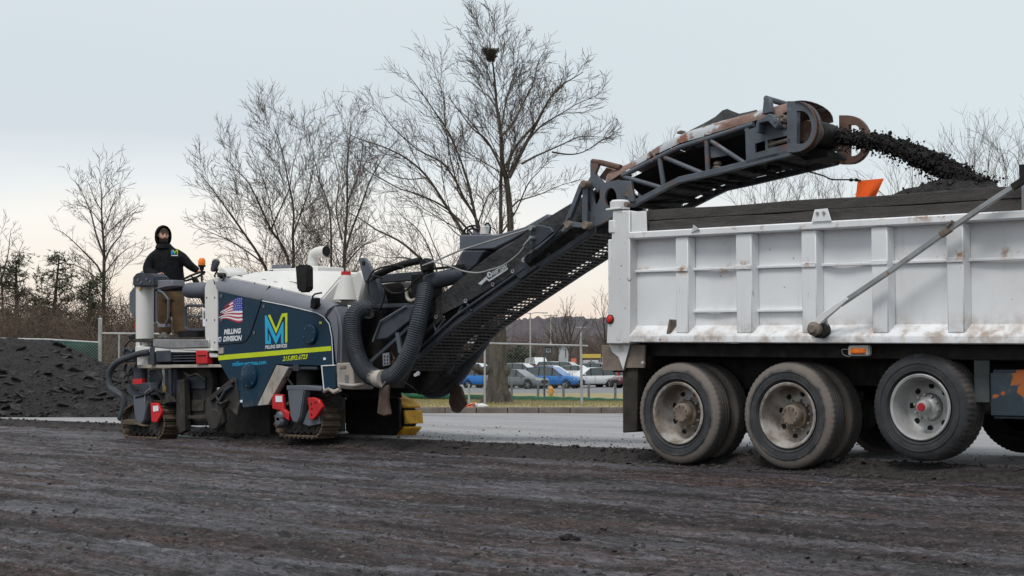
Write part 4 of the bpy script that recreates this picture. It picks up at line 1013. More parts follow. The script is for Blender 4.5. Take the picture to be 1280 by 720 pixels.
# ---- small fittings: seams, hinges, handles, vents, warning labels, spare hoses
for x0, y0, x1, y1 in ((318, 354, 324, 340.5), (352, 361.5, 356, 340.4)):
    rod([(x0, y0, .155), (x1, y1, .54)], 0.006, 'hood_seam', m_rubber, hood, n=4)
for x, y in ((300, 346), (330, 351), (345, 354)):
    rod([(x-3, y, .30), (x-2.5, y-1.5, .27), (x+2.5, y-0.9, .27), (x+3, y+0.6, .30)], 0.009, 'hood_handle', m_rubber, hood, n=6)
for i in range(5):
    rod([(362, 352+i*2.2, .30), (376, 354.5+i*2.2, .30)], 0.008, 'vent_slot', m_rubber, hood, n=4)
for x, y in ((275, 368), (275, 398), (328, 381), (316, 414)):
    poly([(x, y), (x+2.2, y+.4), (x+2.2, y+4.4), (x, y+4)], -0.012, 0.014, 'panel_hinge', m_grey, bevel=0.003)
for x, y, mt_ in ((399, 402, m_lime), (404, 447, m_wtext), (277, 437, m_yel), (300, 500, m_wtext)):
    dec([(x, y), (x+3.2, y-.1), (x+3.2, y+2.8), (x, y+3)], 'warning_label', mt_, mp_)
for x, y in ((258, 372), (258, 400), (268, 372), (268, 400), (258, 428), (268, 428), (175, 430), (188, 430), (200, 428), (250, 428)):
    b = MB(); q = my(x, y, 0.045 if x > 195 else 0.09); b.cyl(q, q + V((0, 0.03, 0)), 0.014, 6); b.build('bolt', m_grey, mill)
rod([(196, 462, .1), (202, 472, .02), (198, 486, 0), (204, 497, .02), (215, 505, .1)], 0.018, 'hydraulic_line', m_rubber, sm=5); rod([(228, 462, .2), (236, 470, .05), (246, 468, .0), (256, 476, .05)], 0.018, 'hydraulic_line', m_rubber, sm=5)
rod([(165, 460, .05), (160, 470, 0), (164, 482, -.03), (172, 488, -.05)], 0.016, 'hydraulic_line', m_rubber, sm=5); rod([(345, 480, .2), (352, 470, .1), (360, 474, .05), (366, 482, .0)], 0.016, 'hydraulic_line', m_rubber, sm=5)
rod([(400, 488, .1), (410, 494, .05), (424, 490, .1), (436, 496, .2)], 0.018, 'hydraulic_line', m_rubber, sm=5)
poly([(236, 470), (256, 470), (256, 486), (236, 486)], 0.25, 0.04, 'access_plate', m_dsteel); poly([(238, 500), (254, 500), (254, 514), (238, 514)], 0.25, 0.04, 'access_plate', m_dirty)
b = MB(); q = my(206, 488, .08); b.ball(q, (.03, .03, .08), 8, 6); b.build('brass_valve', M('brass', (0.35, 0.22, 0.06), None, 0.5, 0.6), mill)

poly([(424, 486), (440, 484), (482, 484), (486, 497), (440, 499), (426, 496)], 0.9, 0.25, 'front_crossbeam', m_black)  # added black filler, darkens the bright gap under the cabinet
# ================================================================== CONVEYOR (part of the milling machine)
CP = V((1.17, 0.68, 0)); CU = V((0.9986, 0.0534, 0)); CN = V((-0.0534, 0.9986, 0)); CW = 0.95
def cy(x, y, o=0.0): return on_p(x, y, CP + CN*o, CN)
def cpoly(pts, o, dep, name, mt, parent=mill, bevel=0.005, **k):
    b = MB(); b.prism([cy(x, y, o) for x, y in pts], CN*dep); return b.build(name, mt, parent, bevel=bevel, **k)
def crod(pts, r, name, mt, parent=mill, o=0.0, n=8, sm=0, **k):
    q = [cy(p[0], p[1], p[2] if len(p) > 2 else o) for p in pts]
    if sm: q = smoothpath(q, sm)
    b = MB(); b.tube(q, r, n); return b.build(name, mt, parent, **k)
def far(p, d=CW): return V(p) + CN*d
# ---- lower section: side rails, diamond mesh floor, closed belt, tarpaulin hood
rail = [(505, 457), (517, 446), (569, 399.5), (620, 364), (672, 328.5), (742, 283)]
R3 = [cy(x, y) for x, y in rail]
def beam(pts, h, w, name, mt, parent=mill, up=V((0, 0, 1))):
    b = MB(); b.loft([[p, p + CN*w, p + CN*w - up*h, p - up*h] for p in pts]); return b.build(name, mt, parent, bevel=0.006)
beam(R3, 0.075, 0.06, 'lower_rail', m_dsteel); beam([far(p, CW-0.06) for p in R3], 0.075, 0.06, 'lower_rail', m_dsteel)
crod([(520, 440), (569, 395.5), (620, 360), (656, 335)], 0.02, 'guard_tube', m_dsteel, o=-0.02)
# floor mesh: bars both ways, real gaps
def along(t):
    L = [0]
    for i in range(len(R3)-1): L.append(L[-1] + (R3[i+1]-R3[i]).length)
    s_ = t*L[-1]
    for i in range(len(R3)-1):
        if s_ <= L[i+1] or i == len(R3)-2:
            return R3[i].lerp(R3[i+1], (s_-L[i])/(L[i+1]-L[i]))
b = MB()
NB = 46
for i in range(NB):
    p = along((i+0.5)/NB) - V((0, 0, 0.07)); q = p + CN*CW
    b.obox((p+q)/2, CN*(CW/2-0.01), (0.010, 0, 0.008), (-0.003, 0, 0.004))
for j in range(1, 12):
    o_ = CW*j/12
    pts = [along(t/24.0) - V((0, 0, 0.066)) + CN*o_ for t in range(25)]
    b.tube(pts, 0.0065, 4)
o = b.build('mesh_guard', M('mesh_steel', (0.075, 0.072, 0.07), (0.05, 0.047, 0.045), 0.6), mill, smooth=0); o['kind'] = 'stuff'
b = MB(); secs = []
for t in range(13):
    p = along(t/12.0) + V((0, 0, 0.16))
    secs.append([p + CN*0.05, p + CN*0.85, p + CN*0.85 + V((0, 0, 0.02)), p + CN*0.05 + V((0, 0, 0.02))])
b.loft(secs); b.build('belt_pan', m_rubber, mill)
for i in range(7):
    p = along((i+0.6)/7.2) + V((0, 0, 0.02)); b = MB(); b.cyl(p + CN*0.03, p + CN*(CW-0.03), 0.035, 10); b.build('idler_roller', m_dirty, mill)
stn = [((506, 442), (508, 400)), ((545, 399), (545, 373)), ((582, 378), (581, 344)), ((616, 358), (610, 321)), ((641, 341), (640, 304)), ((668, 322), (668, 283)), ((700, 296), (700, 263)), ((744, 262), (744, 238))]
secs = []
rs = random.Random(3)
for k, (lo, hi) in enumerate(stn):
    a = cy(*lo, -0.01); s_ = cy(*hi, 0.05)
    c_ = s_ + CN*0.42 + V((0, 0, 0.13 + 0.02*rs.random()))
    r_ = s_ + CN*0.85; d_ = a + CN*(CW+0.02)
    m1 = a.lerp(s_, 0.5) + CN*(0.02 if k % 2 else -0.015)
    secs.append([a, a.lerp(s_, .25) + CN*(-.01 if k % 2 else .012), m1, a.lerp(s_, .8), s_, s_.lerp(c_, 0.5) + V((0, 0, 0.035)), c_, c_.lerp(r_, 0.5) + V((0, 0, 0.035)), r_, d_])
S2 = []
for k in range(len(secs)-1):
    for j in range(4):
        S2.append([smoothpath([secs[max(k-1, 0)][q], secs[k][q], secs[k+1][q], secs[min(k+2, len(secs)-1)][q]], 4)[4+j] for q in range(len(secs[0]))])
S2.append(secs[-1])
b = MB(); b.loft(S2, closed=False); tarp = b.build('belt_tarpaulin', m_tarp, mill, smooth=50, normals=False)
for x, y in ((582, 376), (545, 396), (616, 355.5), (641, 339)):
    q = cy(x, y, -0.03); b = MB(); b.lathe([(0.012, -0.004), (0.026, -0.006), (0.026, 0.006), (0.012, 0.004)], q, CN, 14, closed=True); b.build('tarp_eyelet', m_steel, tarp)
for a, c_ in (((582, 377), (590, 389)), ((556, 399), (546, 413)), ((578, 383), (570, 396)), ((541, 404), (546, 416))):
    crod([a, c_], 0.016, 'tarp_stay', m_dsteel, o=-0.005)
cpoly([(612, 362), (617, 355), (626, 352), (624, 360), (617, 368)], 0.02, 0.02, 'rock_guard', m_leather)
# maker's lettering with its arrow mark
def ctxt(body, x0, y0, x1, y1, hpx, mt, name, parent, o, sh=0.0, bold=0.0):
    p0, p1 = cy(x0, y0, o), cy(x1, y1, o); h = (cy(x0, y0-hpx, o)-p0).length
    return text_mesh(body, p0, p1, h, mt, name, parent, -CN, sh, bold, upv=(0, 0, 1))
OL = -0.035
m_lets = M('faded_lettering', (0.50, 0.53, 0.55), (0.40, 0.43, 0.45), 0.6, scale=9)
ctxt('WIRTGEN', 615.5, 345.5, 633.5, 336.0, 6.2, m_lets, 'cover_lettering', tarp, OL, 0.15, 0.02)
def cdec(pts, name, mt, parent, o):
    b = MB(); b.add([cy(x, y, o) for x, y in pts], [tuple(range(len(pts)))]); return b.build(name, mt, parent, smooth=0)
cdec([(597.5, 354.5), (608.5, 345), (608.8, 347.4), (611.5, 349.5), (634.8, 334.3), (634.5, 337), (611.5, 352), (608.5, 349.5), (601.5, 356.2)], 'cover_emblem', m_lets, tarp, OL)
cdec([(609, 341), (612, 339.5), (615, 341.5), (614.5, 346), (611, 347), (608.8, 345)], 'cover_emblem', m_lets, tarp, OL)
cdec([(610.6, 342), (612.4, 341.2), (613.4, 343), (611.5, 345)], 'emblem_mark', m_tarp, tarp, OL-0.004)
# ---- brackets, lift cylinders and the fold joint
cpoly([(642, 342), (652, 326), (663, 334), (668, 331), (672, 333), (650, 349)], -0.03, 0.05, 'cylinder_bracket', m_dsteel)
cpoly([(663, 287), (671, 280.5), (688, 284), (692, 290), (676, 304), (664, 312), (660, 300)], -0.06, 0.16, 'side_plate', m_dsteel, bevel=0.012)
crod([(655, 325.5), (681, 306), (703, 289)], 0.040, 'fold_cylinder', m_dsteel, o=-0.08, n=14); crod([(698, 293), (716, 279)], 0.020, 'cylinder_rod', m_steel, o=-0.08)
crod([(655, 326), (660, 318), (668, 315), (690, 296), (704, 281), (712, 272)], 0.008, 'hydraulic_line', m_rubber, o=-0.13, n=5, sm=3)
crod([(664, 318), (668, 312), (673, 313), (672, 318)], 0.007, 'hydraulic_line', m_rubber, o=-0.13, n=5, sm=3)
for x, y in ((655.5, 325), (707, 281), (664, 285), (664.5, 298)):
    b = MB(); q = cy(x, y, -0.10); b.cyl(q - CN*0.02, q + CN*0.08, 0.03, 12); b.build('pivot_pin', m_steel, mill)
for seg in (((728, 231), (709, 280)), ((731.5, 231), (731, 282)), ((709, 280), (731, 282))):
    b = MB(); p, q = cy(*seg[0], -0.1), cy(*seg[1], -0.1); b.tube([p, q], 0.042, 4); b.build('fold_link', m_bluesteel, mill, bevel=0.006)
for x, y in ((729, 230), (709, 280.5), (731, 281.5)):
    b = MB(); q = cy(x, y, -0.16); b.lathe([(0, -.01), (0.04, -.01), (0.045, 0), (0.045, 0.1)], q, CN, 14); b.build('link_pin', m_hub, mill)
fp_out = [(737, 227), (742, 219), (748, 219), (757, 229), (775, 225), (788, 226.5), (792, 250), (762, 276), (751, 281.5), (738, 286), (734, 270), (736, 250)]
for o_ in (-0.04, CW):
    b = plate([[cy(x, y, 0) + CN*o_ for x, y in fp_out], [cy(x, y, 0) + CN*o_ for x, y in ell(766, 248, 7.5, 13, 18)], [cy(x, y, 0) + CN*o_ for x, y in [(741.5, 237), (745, 233), (749, 241), (752, 236), (752.5, 247), (748, 258), (744, 252)]], [cy(x, y, 0) + CN*o_ for x, y in [(737.5, 251), (740, 255), (741.5, 266), (738.5, 263)]]], CN*0.04)
    b.build('fold_plate', m_bluesteel, mill)
b = MB(); b.cyl(cy(784, 242, -0.07), cy(784, 242, 0.0), 0.035, 12); b.build('fold_pin', m_hub, mill)
cpoly([(780, 226), (788, 226), (793, 252), (784, 252)], -0.06, 0.05, 'truss_end_plate', m_bluesteel)
cpoly([(737.5, 225), (737.5, 201), (739.5, 199), (744, 200.5), (748, 206), (744, 216), (745, 223)], 0.0, 0.05, 'stop_bracket', m_bluesteel)
crod([(740.5, 202), (752, 203.5), (776, 209.5)], 0.035, 'stop_bar', m_rust, o=0.03)
cpoly([(748, 222), (758, 209), (764, 211), (772, 216), (759, 227)], 0.1, 0.3, 'folded_cover', m_rust)
# ---- upper section: tubular truss
top = [(778, 220), (824, 196.5), (848.6, 184.5), (883, 174), (942, 155)]
bot = [(790, 256), (832, 234), (850, 225), (883, 217.6), (930, 206), (992, 190.5)]
T3 = [cy(x, y) for x, y in top]; B3 = [cy(x, y) for x, y in bot]
for d_ in (0, CW):
    b = MB(); b.tube([far(p, d_) for p in T3], 0.030, 10); b.build('top_chord', m_bluesteel, mill, smooth=50)
    b = MB(); b.loft([[far(p, d_-.03) + V((0, 0, .035)), far(p, d_+.03) + V((0, 0, .035)), far(p, d_+.03) - V((0, 0, .035)), far(p, d_-.03) - V((0, 0, .035))] for p in B3]); b.build('bottom_chord', m_bluesteel, mill, bevel=0.006)
    for a, c_ in (((824.5, 198), (830, 234)), ((883.3, 176), (885, 215)), ((934.5, 160), (936, 203))):
        b = MB(); b.tube([far(cy(*a), d_), far(cy(*c_), d_)], 0.028, 10); b.build('truss_post', m_bluesteel, mill)
    for a, c_ in (((780, 221), (828, 235)), ((831, 197), (880, 217.5)), ((889, 176.5), (931, 204))):
        b = MB(); b.tube([far(cy(*a), d_), far(cy(*c_), d_)], 0.026, 10); b.build('truss_diagonal', m_bluesteel, mill)
for i in range(9):
    t = i/8*(len(B3)-1.001); k = int(t); p = B3[k].lerp(B3[k+1], t-k)
    b = MB(); b.tube([p, far(p)], 0.024, 6); b.build('cross_tube', m_black, mill)
    if i % 2 == 0 and i < 8:
        p2 = p + V((0.35, 0, 0.10)); b = MB(); b.tube([far(p, 0.0), far(p2, CW)], 0.018, 6); b.build('cross_brace', m_black, mill)
# troughed carrying belt and return belt
def cat(pts, t):
    t = min(max(t, 0), 1)*(len(pts)-1.0001); k = int(t); return pts[k].lerp(pts[k+1], t-k)
TB = T3 + [cy(985, 142)]; BB = B3
b = MB(); secs = []
for i in range(17):
    a, c_ = cat(TB, i/16), cat(BB, i/16)
    e = a - V((0, 0, 0.05)); lo_ = a.lerp(c_, 0.62)
    secs.append([e + CN*0.06, lo_ + CN*0.26, lo_ + CN*0.69, e + CN*0.89])
b.loft(secs, closed=False); b.build('carrying_belt', m_rubber, mill, normals=False)
b = MB(); secs = []
for i in range(17):
    c_ = cat(BB, i/16) + V((0, 0, 0.01)); secs.append([c_ + CN*0.035, c_ + CN*0.80, c_ + CN*0.80 + V((0, 0, .02)), c_ + CN*0.035 + V((0, 0, .02))])
b.loft(secs); b.build('return_belt', m_rubber, mill)
cpoly([(885, 186), (886, 182), (900, 184), (912, 191), (911, 194), (888, 198)], 0.03, 0.02, 'cover_plate', m_bluesteel, bevel=0.003)
q = cy(897, 207.5, 0.1); b = MB(); b.lathe([(0, -0.05), (0.045, -0.05), (0.06, -0.02), (0.035, 0.0), (0.05, 0.02), (0.03, 0.05), (0, 0.05)], q, (0, 0, 1), 16); b.build('belt_scraper_spring', m_hub, mill)
# curved cover sheets over the belt
near_e = [(757, 229), (780, 214), (812, 197), (824, 191), (850, 178.5), (883, 169.5), (915, 160), (945, 151), (986, 140)]
top_e = [(759, 212), (783, 205), (812, 187.5), (827, 180), (848, 167), (880, 157.5), (915, 149), (945, 141), (988, 130)]
def cover(i0, i1, mt, lift=0.0):
    secs = []
    for i in range(i0, i1+1):
        a = cy(*near_e[i], 0.0) + V((0, 0, lift)); t_ = cy(*top_e[i], 0.40) + V((0, 0, lift)); d_ = far(a, CW)
        row = []
        for k in range(13):
            th = math.pi*k/12
            w = (1-math.cos(th))/2
            row.append(V((a.x*(1-w)+d_.x*w, a.y*(1-w)+d_.y*w, a.z + (t_.z-a.z)*math.sin(th)**0.75)))
        secs.append(row + [p - V((0, 0, 0.006)) for p in reversed(row)])
    b = MB(); b.loft(secs); return b.build('belt_cover', mt, mill, smooth=45)
cover(0, 2, m_cover); cover(2, 3, m_cover, 0.010); cover(3, 5, m_rustgrey, 0.004); cover(5, 8, m_cover, 0.012)
crod([(812, 190), (819, 196)], 0.012, 'cover_strap', m_hub, o=-0.0); crod([(880, 158, .1), (882, 170, 0)], 0.015, 'cover_strap', m_hub)
cpoly([(845, 167), (846, 164.5), (851, 162.5), (852, 166)], 0.35, 0.1, 'cover_hook', m_hub)
# torn rubber flap standing off the cover
fl_ = [[(862, 163), (880, 154), (894, 146), (903, 138), (909, 136), (916, 139), (924, 142), (934, 140), (946, 137)], [(862, 165), (880, 159), (896, 155), (908, 152), (915, 150), (922, 149), (930, 147), (938, 145), (948, 142)]]
b = MB(); b.loft([[cy(*p, 0.50), cy(*q, 0.30), cy(*q, 0.32) - V((0, 0, .01)), cy(*p, 0.52) - V((0, 0, .01))] for p, q in zip(*fl_)]); b.build('rubber_flap', m_rubber, mill, smooth=60)
# ---- head: side plates, D rings, drum, handle frame
hp_out = [(933.5, 164), (944, 160), (972, 150.5), (990, 143), (992, 190), (934.8, 205)]
for o_ in (-0.03, CW):
    b = plate([[cy(x, y) + CN*o_ for x, y in hp_out], [cy(x, y) + CN*o_ for x, y in [(945.5, 180), (958, 176), (958.5, 188), (946, 191.5)]], [cy(x, y) + CN*o_ for x, y in [(961, 175.5), (989.5, 169), (990, 179), (962, 186)]]], CN*0.03)
    b.build('head_plate', m_bluesteel, mill)
crod([(962, 181), (990, 173.5)], 0.022, 'tension_screw', m_hub, o=0.0); cpoly([(959, 176), (966, 174), (967, 187), (960, 188)], -0.02, 0.06, 'tension_block', m_dirty)
def dloop(x0, x1, y0, y1, n=14):
    cyy = (y0+y1)/2; ry = (y1-y0)/2
    return [(x0, y1), (x0, y0)] + ell(x0+ (x1-x0)*0.30, cyy, (x1-x0)*0.70, ry, n, -90, 90)
NR_o, NR_i = dloop(990, 1028, 128, 191.5), dloop(1002, 1020.5, 140, 181)
for o_ in (-0.10, CW):
    sk = V((0.03, 0, -0.02)) if o_ > 0 else V((0, 0, 0))
    b = plate([[cy(x, y) + CN*o_ + sk for x, y in NR_o], [cy(x, y) + CN*o_ + sk for x, y in NR_i]], CN*0.07)
    b.build('head_ring', m_bluesteel if o_ < 0 else m_rust, mill)
lip = NR_o[2:]
b = MB(); b.loft([[cy(x, y) - CN*0.12, cy(x, y) - CN*0.0, cy(x-1.5*math.cos(0), y) - CN*0.0, cy(x-1.5, y) - CN*0.12] for x, y in lip]); b.build('ring_rim', m_rust, mill)
b = MB(); q = cy(1005, 164, 0.0); b.lathe([(0, 0.06), (0.115, 0.06), (0.128, 0.1), (0.128, 0.60), (0.115, 0.64), (0, 0.64)], q, CN, 28); b.build('head_drum', m_rust, mill)
b = MB(); b.lathe([(0.12, 0.18), (0.138, 0.2), (0.138, 0.52), (0.12, 0.54)], q, CN, 28); b.build('head_belt_wrap', m_rubber, mill)
bx = cpoly([(944, 158), (946, 150.5), (961, 142), (966, 143), (972, 156), (969, 161), (960, 151.5), (949, 154), (948, 166), (945.5, 166)], -0.16, 0.16, 'hinge_box', m_bluesteel, bevel=0.008)
cpoly([(952.5, 143), (954.5, 123), (957, 120.8), (961, 121.5), (963.5, 140)], -0.10, 0.08, 'handle_post', m_bluesteel)
b = MB(); b.tube([cy(957.5, 123, -0.06), cy(957.5, 123, -0.06) + CN*(CW*0.9) - V((0, 0, 0.02))], 0.032, 10); b.build('handle_bar', m_bluesteel, mill)
for x, y, r in ((973, 148, .05), (978, 152, .045), (984, 149, .05), (982, 157, .04), (988, 156, .03), (976, 145, .03)):
    b = MB(); q = cy(x, y, -0.02); b.lathe([(0, -r), (r*.8, -r*.6), (r, 0), (r, .05)], q, CN, 10); b.build('hydraulic_fitting', m_hub, mill)
crod([(968, 158), (975, 152), (982, 154), (990, 150)], 0.014, 'hydraulic_line', m_rubber, o=-0.05, sm=4)
cpoly([(1003, 188), (1018, 184), (1034, 189), (1036, 195), (1008, 201), (996, 194)], 0.3, 0.4, 'scraper_frame', m_black)
crod([(1022, 178, .2), (1046, 176, .8)], 0.02, 'scraper_bar', m_dirty); crod([(1030, 188, .5), (1052, 187, .9)], 0.02, 'scraper_bar', m_dirty)
# small pieces hanging below the truss
for x, y in ((905, 222), (918, 224), (950, 216), (968, 212)):
    b = MB(); p = cy(x, y-6, 0.5); b.box(p - V((.03, .1, .07)), p + V((.03, .1, .05))); b.build('roller_bracket', m_black, mill)
# ---- machine front: conveyor cradle, chute, boxes, hoses
poly([(446, 360), (500, 352), (520, 372), (522, 450), (505, 486), (452, 484), (444, 440)], 0.70, 0.5, 'front_cradle', m_black, bevel=0.01)
poly([(448, 400), (512, 392), (540, 420), (545, 480), (520, 492), (470, 490), (450, 470)], 1.0, 0.5, 'front_cradle', m_black, bevel=0.01)
poly([(459, 350), (470, 348), (480, 376), (478, 392), (459, 392)], 0.42, 0.08, 'side_box', m_dsteel, bevel=0.01)
poly([(452, 380.5), (516, 379), (518, 383.5), (452, 386)], 0.35, 0.1, 'cradle_beam', m_dsteel)
cpoly([(468, 425.5), (477, 402), (508, 383), (518, 381), (512, 401), (484, 423)], -0.25, 0.25, 'feed_chute', m_dsteel, bevel=0.012)
crod([(466, 427), (476, 401.5), (508, 382.5)], 0.014, 'chute_flange', m_bluesteel, o=-0.27)
crod([(464, 452), (500, 420), (512, 408)], 0.028, 'cradle_arm', m_dsteel, o=-0.2, n=4); crod([(497, 416), (501, 441)], 0.034, 'cradle_post', m_bluesteel, o=-0.22)
pw = cpoly([(478, 442), (486, 440.5), (487, 456), (478.5, 458)], -0.22, 0.02, 'perforated_plate', m_lgrey, bevel=0.002)
for i in range(3):
    for j in range(2):
        b = MB(); q = cy(480.6+j*3.6, 445.5+i*4.3, -0.226); b.cyl(q, q + CN*0.004, 0.011, 8); b.build('plate_hole', m_hole, pw)
b = MB()
for i in range(5): b.tube([cy(489+i*0.9, 440+i*2, -0.15), cy(493+i*.5, 446+i, -0.1), cy(490+i*.6, 455+i*.5, -0.12)], 0.012, 5)
o = b.build('chain_bundle', m_rust, mill); o['kind'] = 'stuff'
rod([(458, 350), (470, 344), (490, 335), (510, 329), (526, 325.5)], 0.045, 'lift_cylinder', m_rubber, o=0.3, n=12)
poly([(455, 345), (535, 338), (535, 349), (456, 355)], 0.5, 0.1, 'support_beam', m_dsteel, bevel=0.008)
poly([(513, 342), (532, 340), (534, 374), (516, 376), (512, 360)], 0.45, 0.3, 'manifold_box', m_rubber, bevel=0.02)
rod([(508, 360), (509, 372), (514, 376), (519, 374)], 0.022, 'white_pipe', m_beige, o=0.35, sm=4)
rod([(459, 352), (468, 338), (490, 332), (505, 334)], 0.012, 'hydraulic_line', m_rubber, o=0.22, sm=5, n=5); rod([(470, 380), (462, 370), (460, 352), (466, 345), (478, 348)], 0.012, 'hydraulic_line', m_rubber, o=0.2, sm=5, n=5)
rod([(480, 358), (490, 366), (506, 364), (520, 350), (535, 340)], 0.012, 'hydraulic_line', m_rubber, o=0.2, sm=5, n=5); rod([(455, 384), (470, 388), (478, 380), (482, 360)], 0.012, 'hydraulic_line', m_rubber, o=0.25, sm=5, n=5)
cpoly([(523, 331), (527, 323), (532, 322), (536, 330), (536, 338), (526, 341)], -0.1, 0.12, 'cable_guide', m_rubber, bevel=0.02)
cpoly([(573.5, 293.5), (622, 293), (655, 283.5), (684, 267), (690, 272), (640, 300), (618, 311), (574, 313)], 0.30, 0.55, 'hopper_box', m_grey, bevel=0.015)
cpoly([(568, 332), (577, 313.5), (606, 313), (596, 330), (575, 348)], 0.25, 0.5, 'hopper_base', m_dsteel, bevel=0.015)
b = MB(); b.tube([cy(533, 353, 0.05), cy(548, 350, 0.1), cy(582, 342, 0.2)], [0.10, 0.105, 0.10], 18); b.build('suction_duct', m_dsteel, mill)
b = MB(); q = cy(536, 343, 0.15); b.loft([[cy(528, 339, .1), cy(580, 334, .1), cy(580, 334, .6), cy(528, 339, .6)], [cy(528, 336, .1), cy(580, 330, .1), cy(580, 330, .6), cy(528, 336, .6)]]); b.build('duct_shelf', m_rubber, mill)
b = MB(); c = cy(606, 293, 0.5); b.lathe([(0.062, 0.0), (0.062, 0.09), (0.05, 0.10), (0.048, 0.13), (0, 0.13)], c, (0, 0, 1), 18); mo = b.build('fan_motor', m_mwhite, mill)
cpoly([(590, 293), (591, 287), (600, 285), (601, 293)], 0.45, 0.12, 'motor_block', m_lgrey)
for pts in ([(601, 285), (592, 282), (583, 285), (581, 291), (586, 293)], [(600, 288), (590, 286), (584, 289), (587, 293)], [(598, 290), (588, 283), (580, 288), (582, 293)], [(606, 281), (610, 279), (613, 284), (612, 292)]):
    crod(pts, 0.012, 'motor_hose', m_rubber, o=0.45, sm=5, n=6)
m_cable = M('grey_cable', (0.30, 0.30, 0.30), (0.22, 0.22, 0.22), 0.5)
crod([(528, 332), (545, 326), (574, 313.5), (620, 299), (660, 286.5), (668, 283)], 0.011, 'stay_cable', m_cable, o=-0.1, n=6)
crod([(540, 327), (553, 330), (566, 334), (580, 339), (597, 341), (612, 337.5), (630, 331), (648, 317), (658, 304), (664, 298)], 0.009, 'sag_cable', m_cable, o=-0.14, n=6, sm=4)
crod([(655, 307), (664, 297)], 0.016, 'cable_sleeve', m_steel, o=-0.14); crod([(660, 286), (667, 283.5)], 0.016, 'cable_sleeve', m_steel, o=-0.1)
# corrugated suction hoses
def corr(pts, r, name, label=None, pitch=0.027):
    q = smoothpath(pts, 14); L = [0]
    for i in range(len(q)-1): L.append(L[-1] + (q[i+1]-q[i]).length)
    n = int(L[-1]/pitch)*4
    arr = np.array(q); tt = np.linspace(0, L[-1], n)
    P_ = np.stack([np.interp(tt, L, arr[:, k]) for k in range(3)], 1)
    rr_ = [r*(1.0 + (0.055, 0.055, -0.045, -0.045)[i % 4]) for i in range(n)]
    b = MB(); b.tube([V(p) for p in P_], rr_, 14); return b.build(name, m_hose, mill, smooth=20)
corr([my(457, 387, .3), my(449, 388, .2), my(441.5, 398, .1), my(441, 420, .05), my(447, 447, .0), my(459, 466, -.05), my(473, 473.5, -.08)], 0.112, 'suction_hose')
corr([cy(479, 473, -.30), cy(494, 468, -.30), cy(506, 453, -.28), cy(516, 430, -.25), cy(524, 400, -.2), cy(529.5, 376, -.1), cy(532.5, 359, 0.0)], 0.105, 'suction_hose')
b = MB(); b.tube([my(467, 471.5, -.07), my(476, 474, -.1)], 0.108, 18); b.tube([my(475, 474, -.09), my(480, 473.5, -.1)], 0.114, 18); b.build('hose_coupling', m_beige, mill)
b = MB(); b.tube([my(459.5, 386.5, .3), my(457, 387.5, .3)], 0.125, 16); b.build('hose_clamp', m_steel, mill)
b = MB(); fp = [(473.5, 482), (485, 481), (484, 500), (487, 518), (480, 520.5), (470.5, 517), (472.5, 500)]; b.prism([my(x, y, -0.12) for x, y in fp], (0.0, 0.05, 0)); b.build('rubber_apron', m_leather, mill, bevel=0.012)
rod([(474, 477), (478, 483), (482, 477)], 0.012, 'apron_hook', m_steel, o=-0.13)
corr([cy(614, 408, .9), cy(603, 428, 1.0), cy(590, 447, 1.04), cy(578, 465, 1.06), cy(566, 479, 1.06), cy(551, 489, 1.05), cy(535, 489, 1.0), cy(526, 478, .95)], 0.080, 'suction_hose')
corr([cy(566, 440, .8), cy(562, 458, .8), cy(551, 472, .8), cy(538, 472, .8), cy(532, 462, .8)], 0.062, 'suction_hose')
b = MB(); b.prism([cy(x, y, 1.0) for x, y in [(562, 486), (567, 478.5), (575, 484), (582, 505), (571, 516.5), (564, 514), (560, 503)]], CN*0.06); b.build('rubber_apron', m_leather, mill, bevel=0.015)
poly([(500, 470), (520, 462), (545, 455), (552, 470), (530, 490), (505, 492)], 0.9, 0.3, 'front_crossbeam', m_black)
cpoly([(517, 468), (522, 464), (524, 466), (523, 469), (518, 471)], -0.02, 0.02, 'white_scrap', m_wtext, bevel=0)
rod([(505, 478), (518, 486), (525, 492), (540, 486), (548, 478)], 0.014, 'hydraulic_line', m_rubber, o=0.6, sm=4)
# ---- warning flag on a whip rod below the conveyor head
wf = thing('warning_flag', 'bright orange flag on a thin bent rod above the timber sideboard', 'flag', cy(1085, 235, 0.5))
def fy(x, y, o=0.5): return cy(x, y, o)
b = MB(); b.tube(smoothpath([fy(1001, 213), fy(1014, 215.5), fy(1030, 220), fy(1040, 224.3), fy(1062, 224.6), fy(1076, 225.5)], 4), 0.008, 6); b.build('rod', m_dsteel, wf)
for x in (1064, 1070.5):
    b = MB(); b.tube([fy(x-2.6, 224.9), fy(x-1.2, 224.9), fy(x+1.2, 224.9), fy(x+2.6, 224.9)], [0.008, 0.018, 0.018, 0.008], 10); b.build('grip', m_rubber, wf)
b = MB(); nx, nz = 14, 10; vs = []
for k in range(nz+1):
    for i in range(nx+1):
        u, v = i/nx, k/nz
        x = (1072+33*u)*(1-v) + (1069+24*u)*v; y = (226-3.0*u)*(1-v) + (252-2*u)*v
        vs.append(fy(x, y, 0.5 + 0.02*math.sin(u*6+v*2)*(0.3+v)))
b.add(vs, [(k*(nx+1)+i, k*(nx+1)+i+1, (k+1)*(nx+1)+i+1, (k+1)*(nx+1)+i) for k in range(nz) for i in range(nx)]); b.build('cloth', m_orange, wf, normals=False)
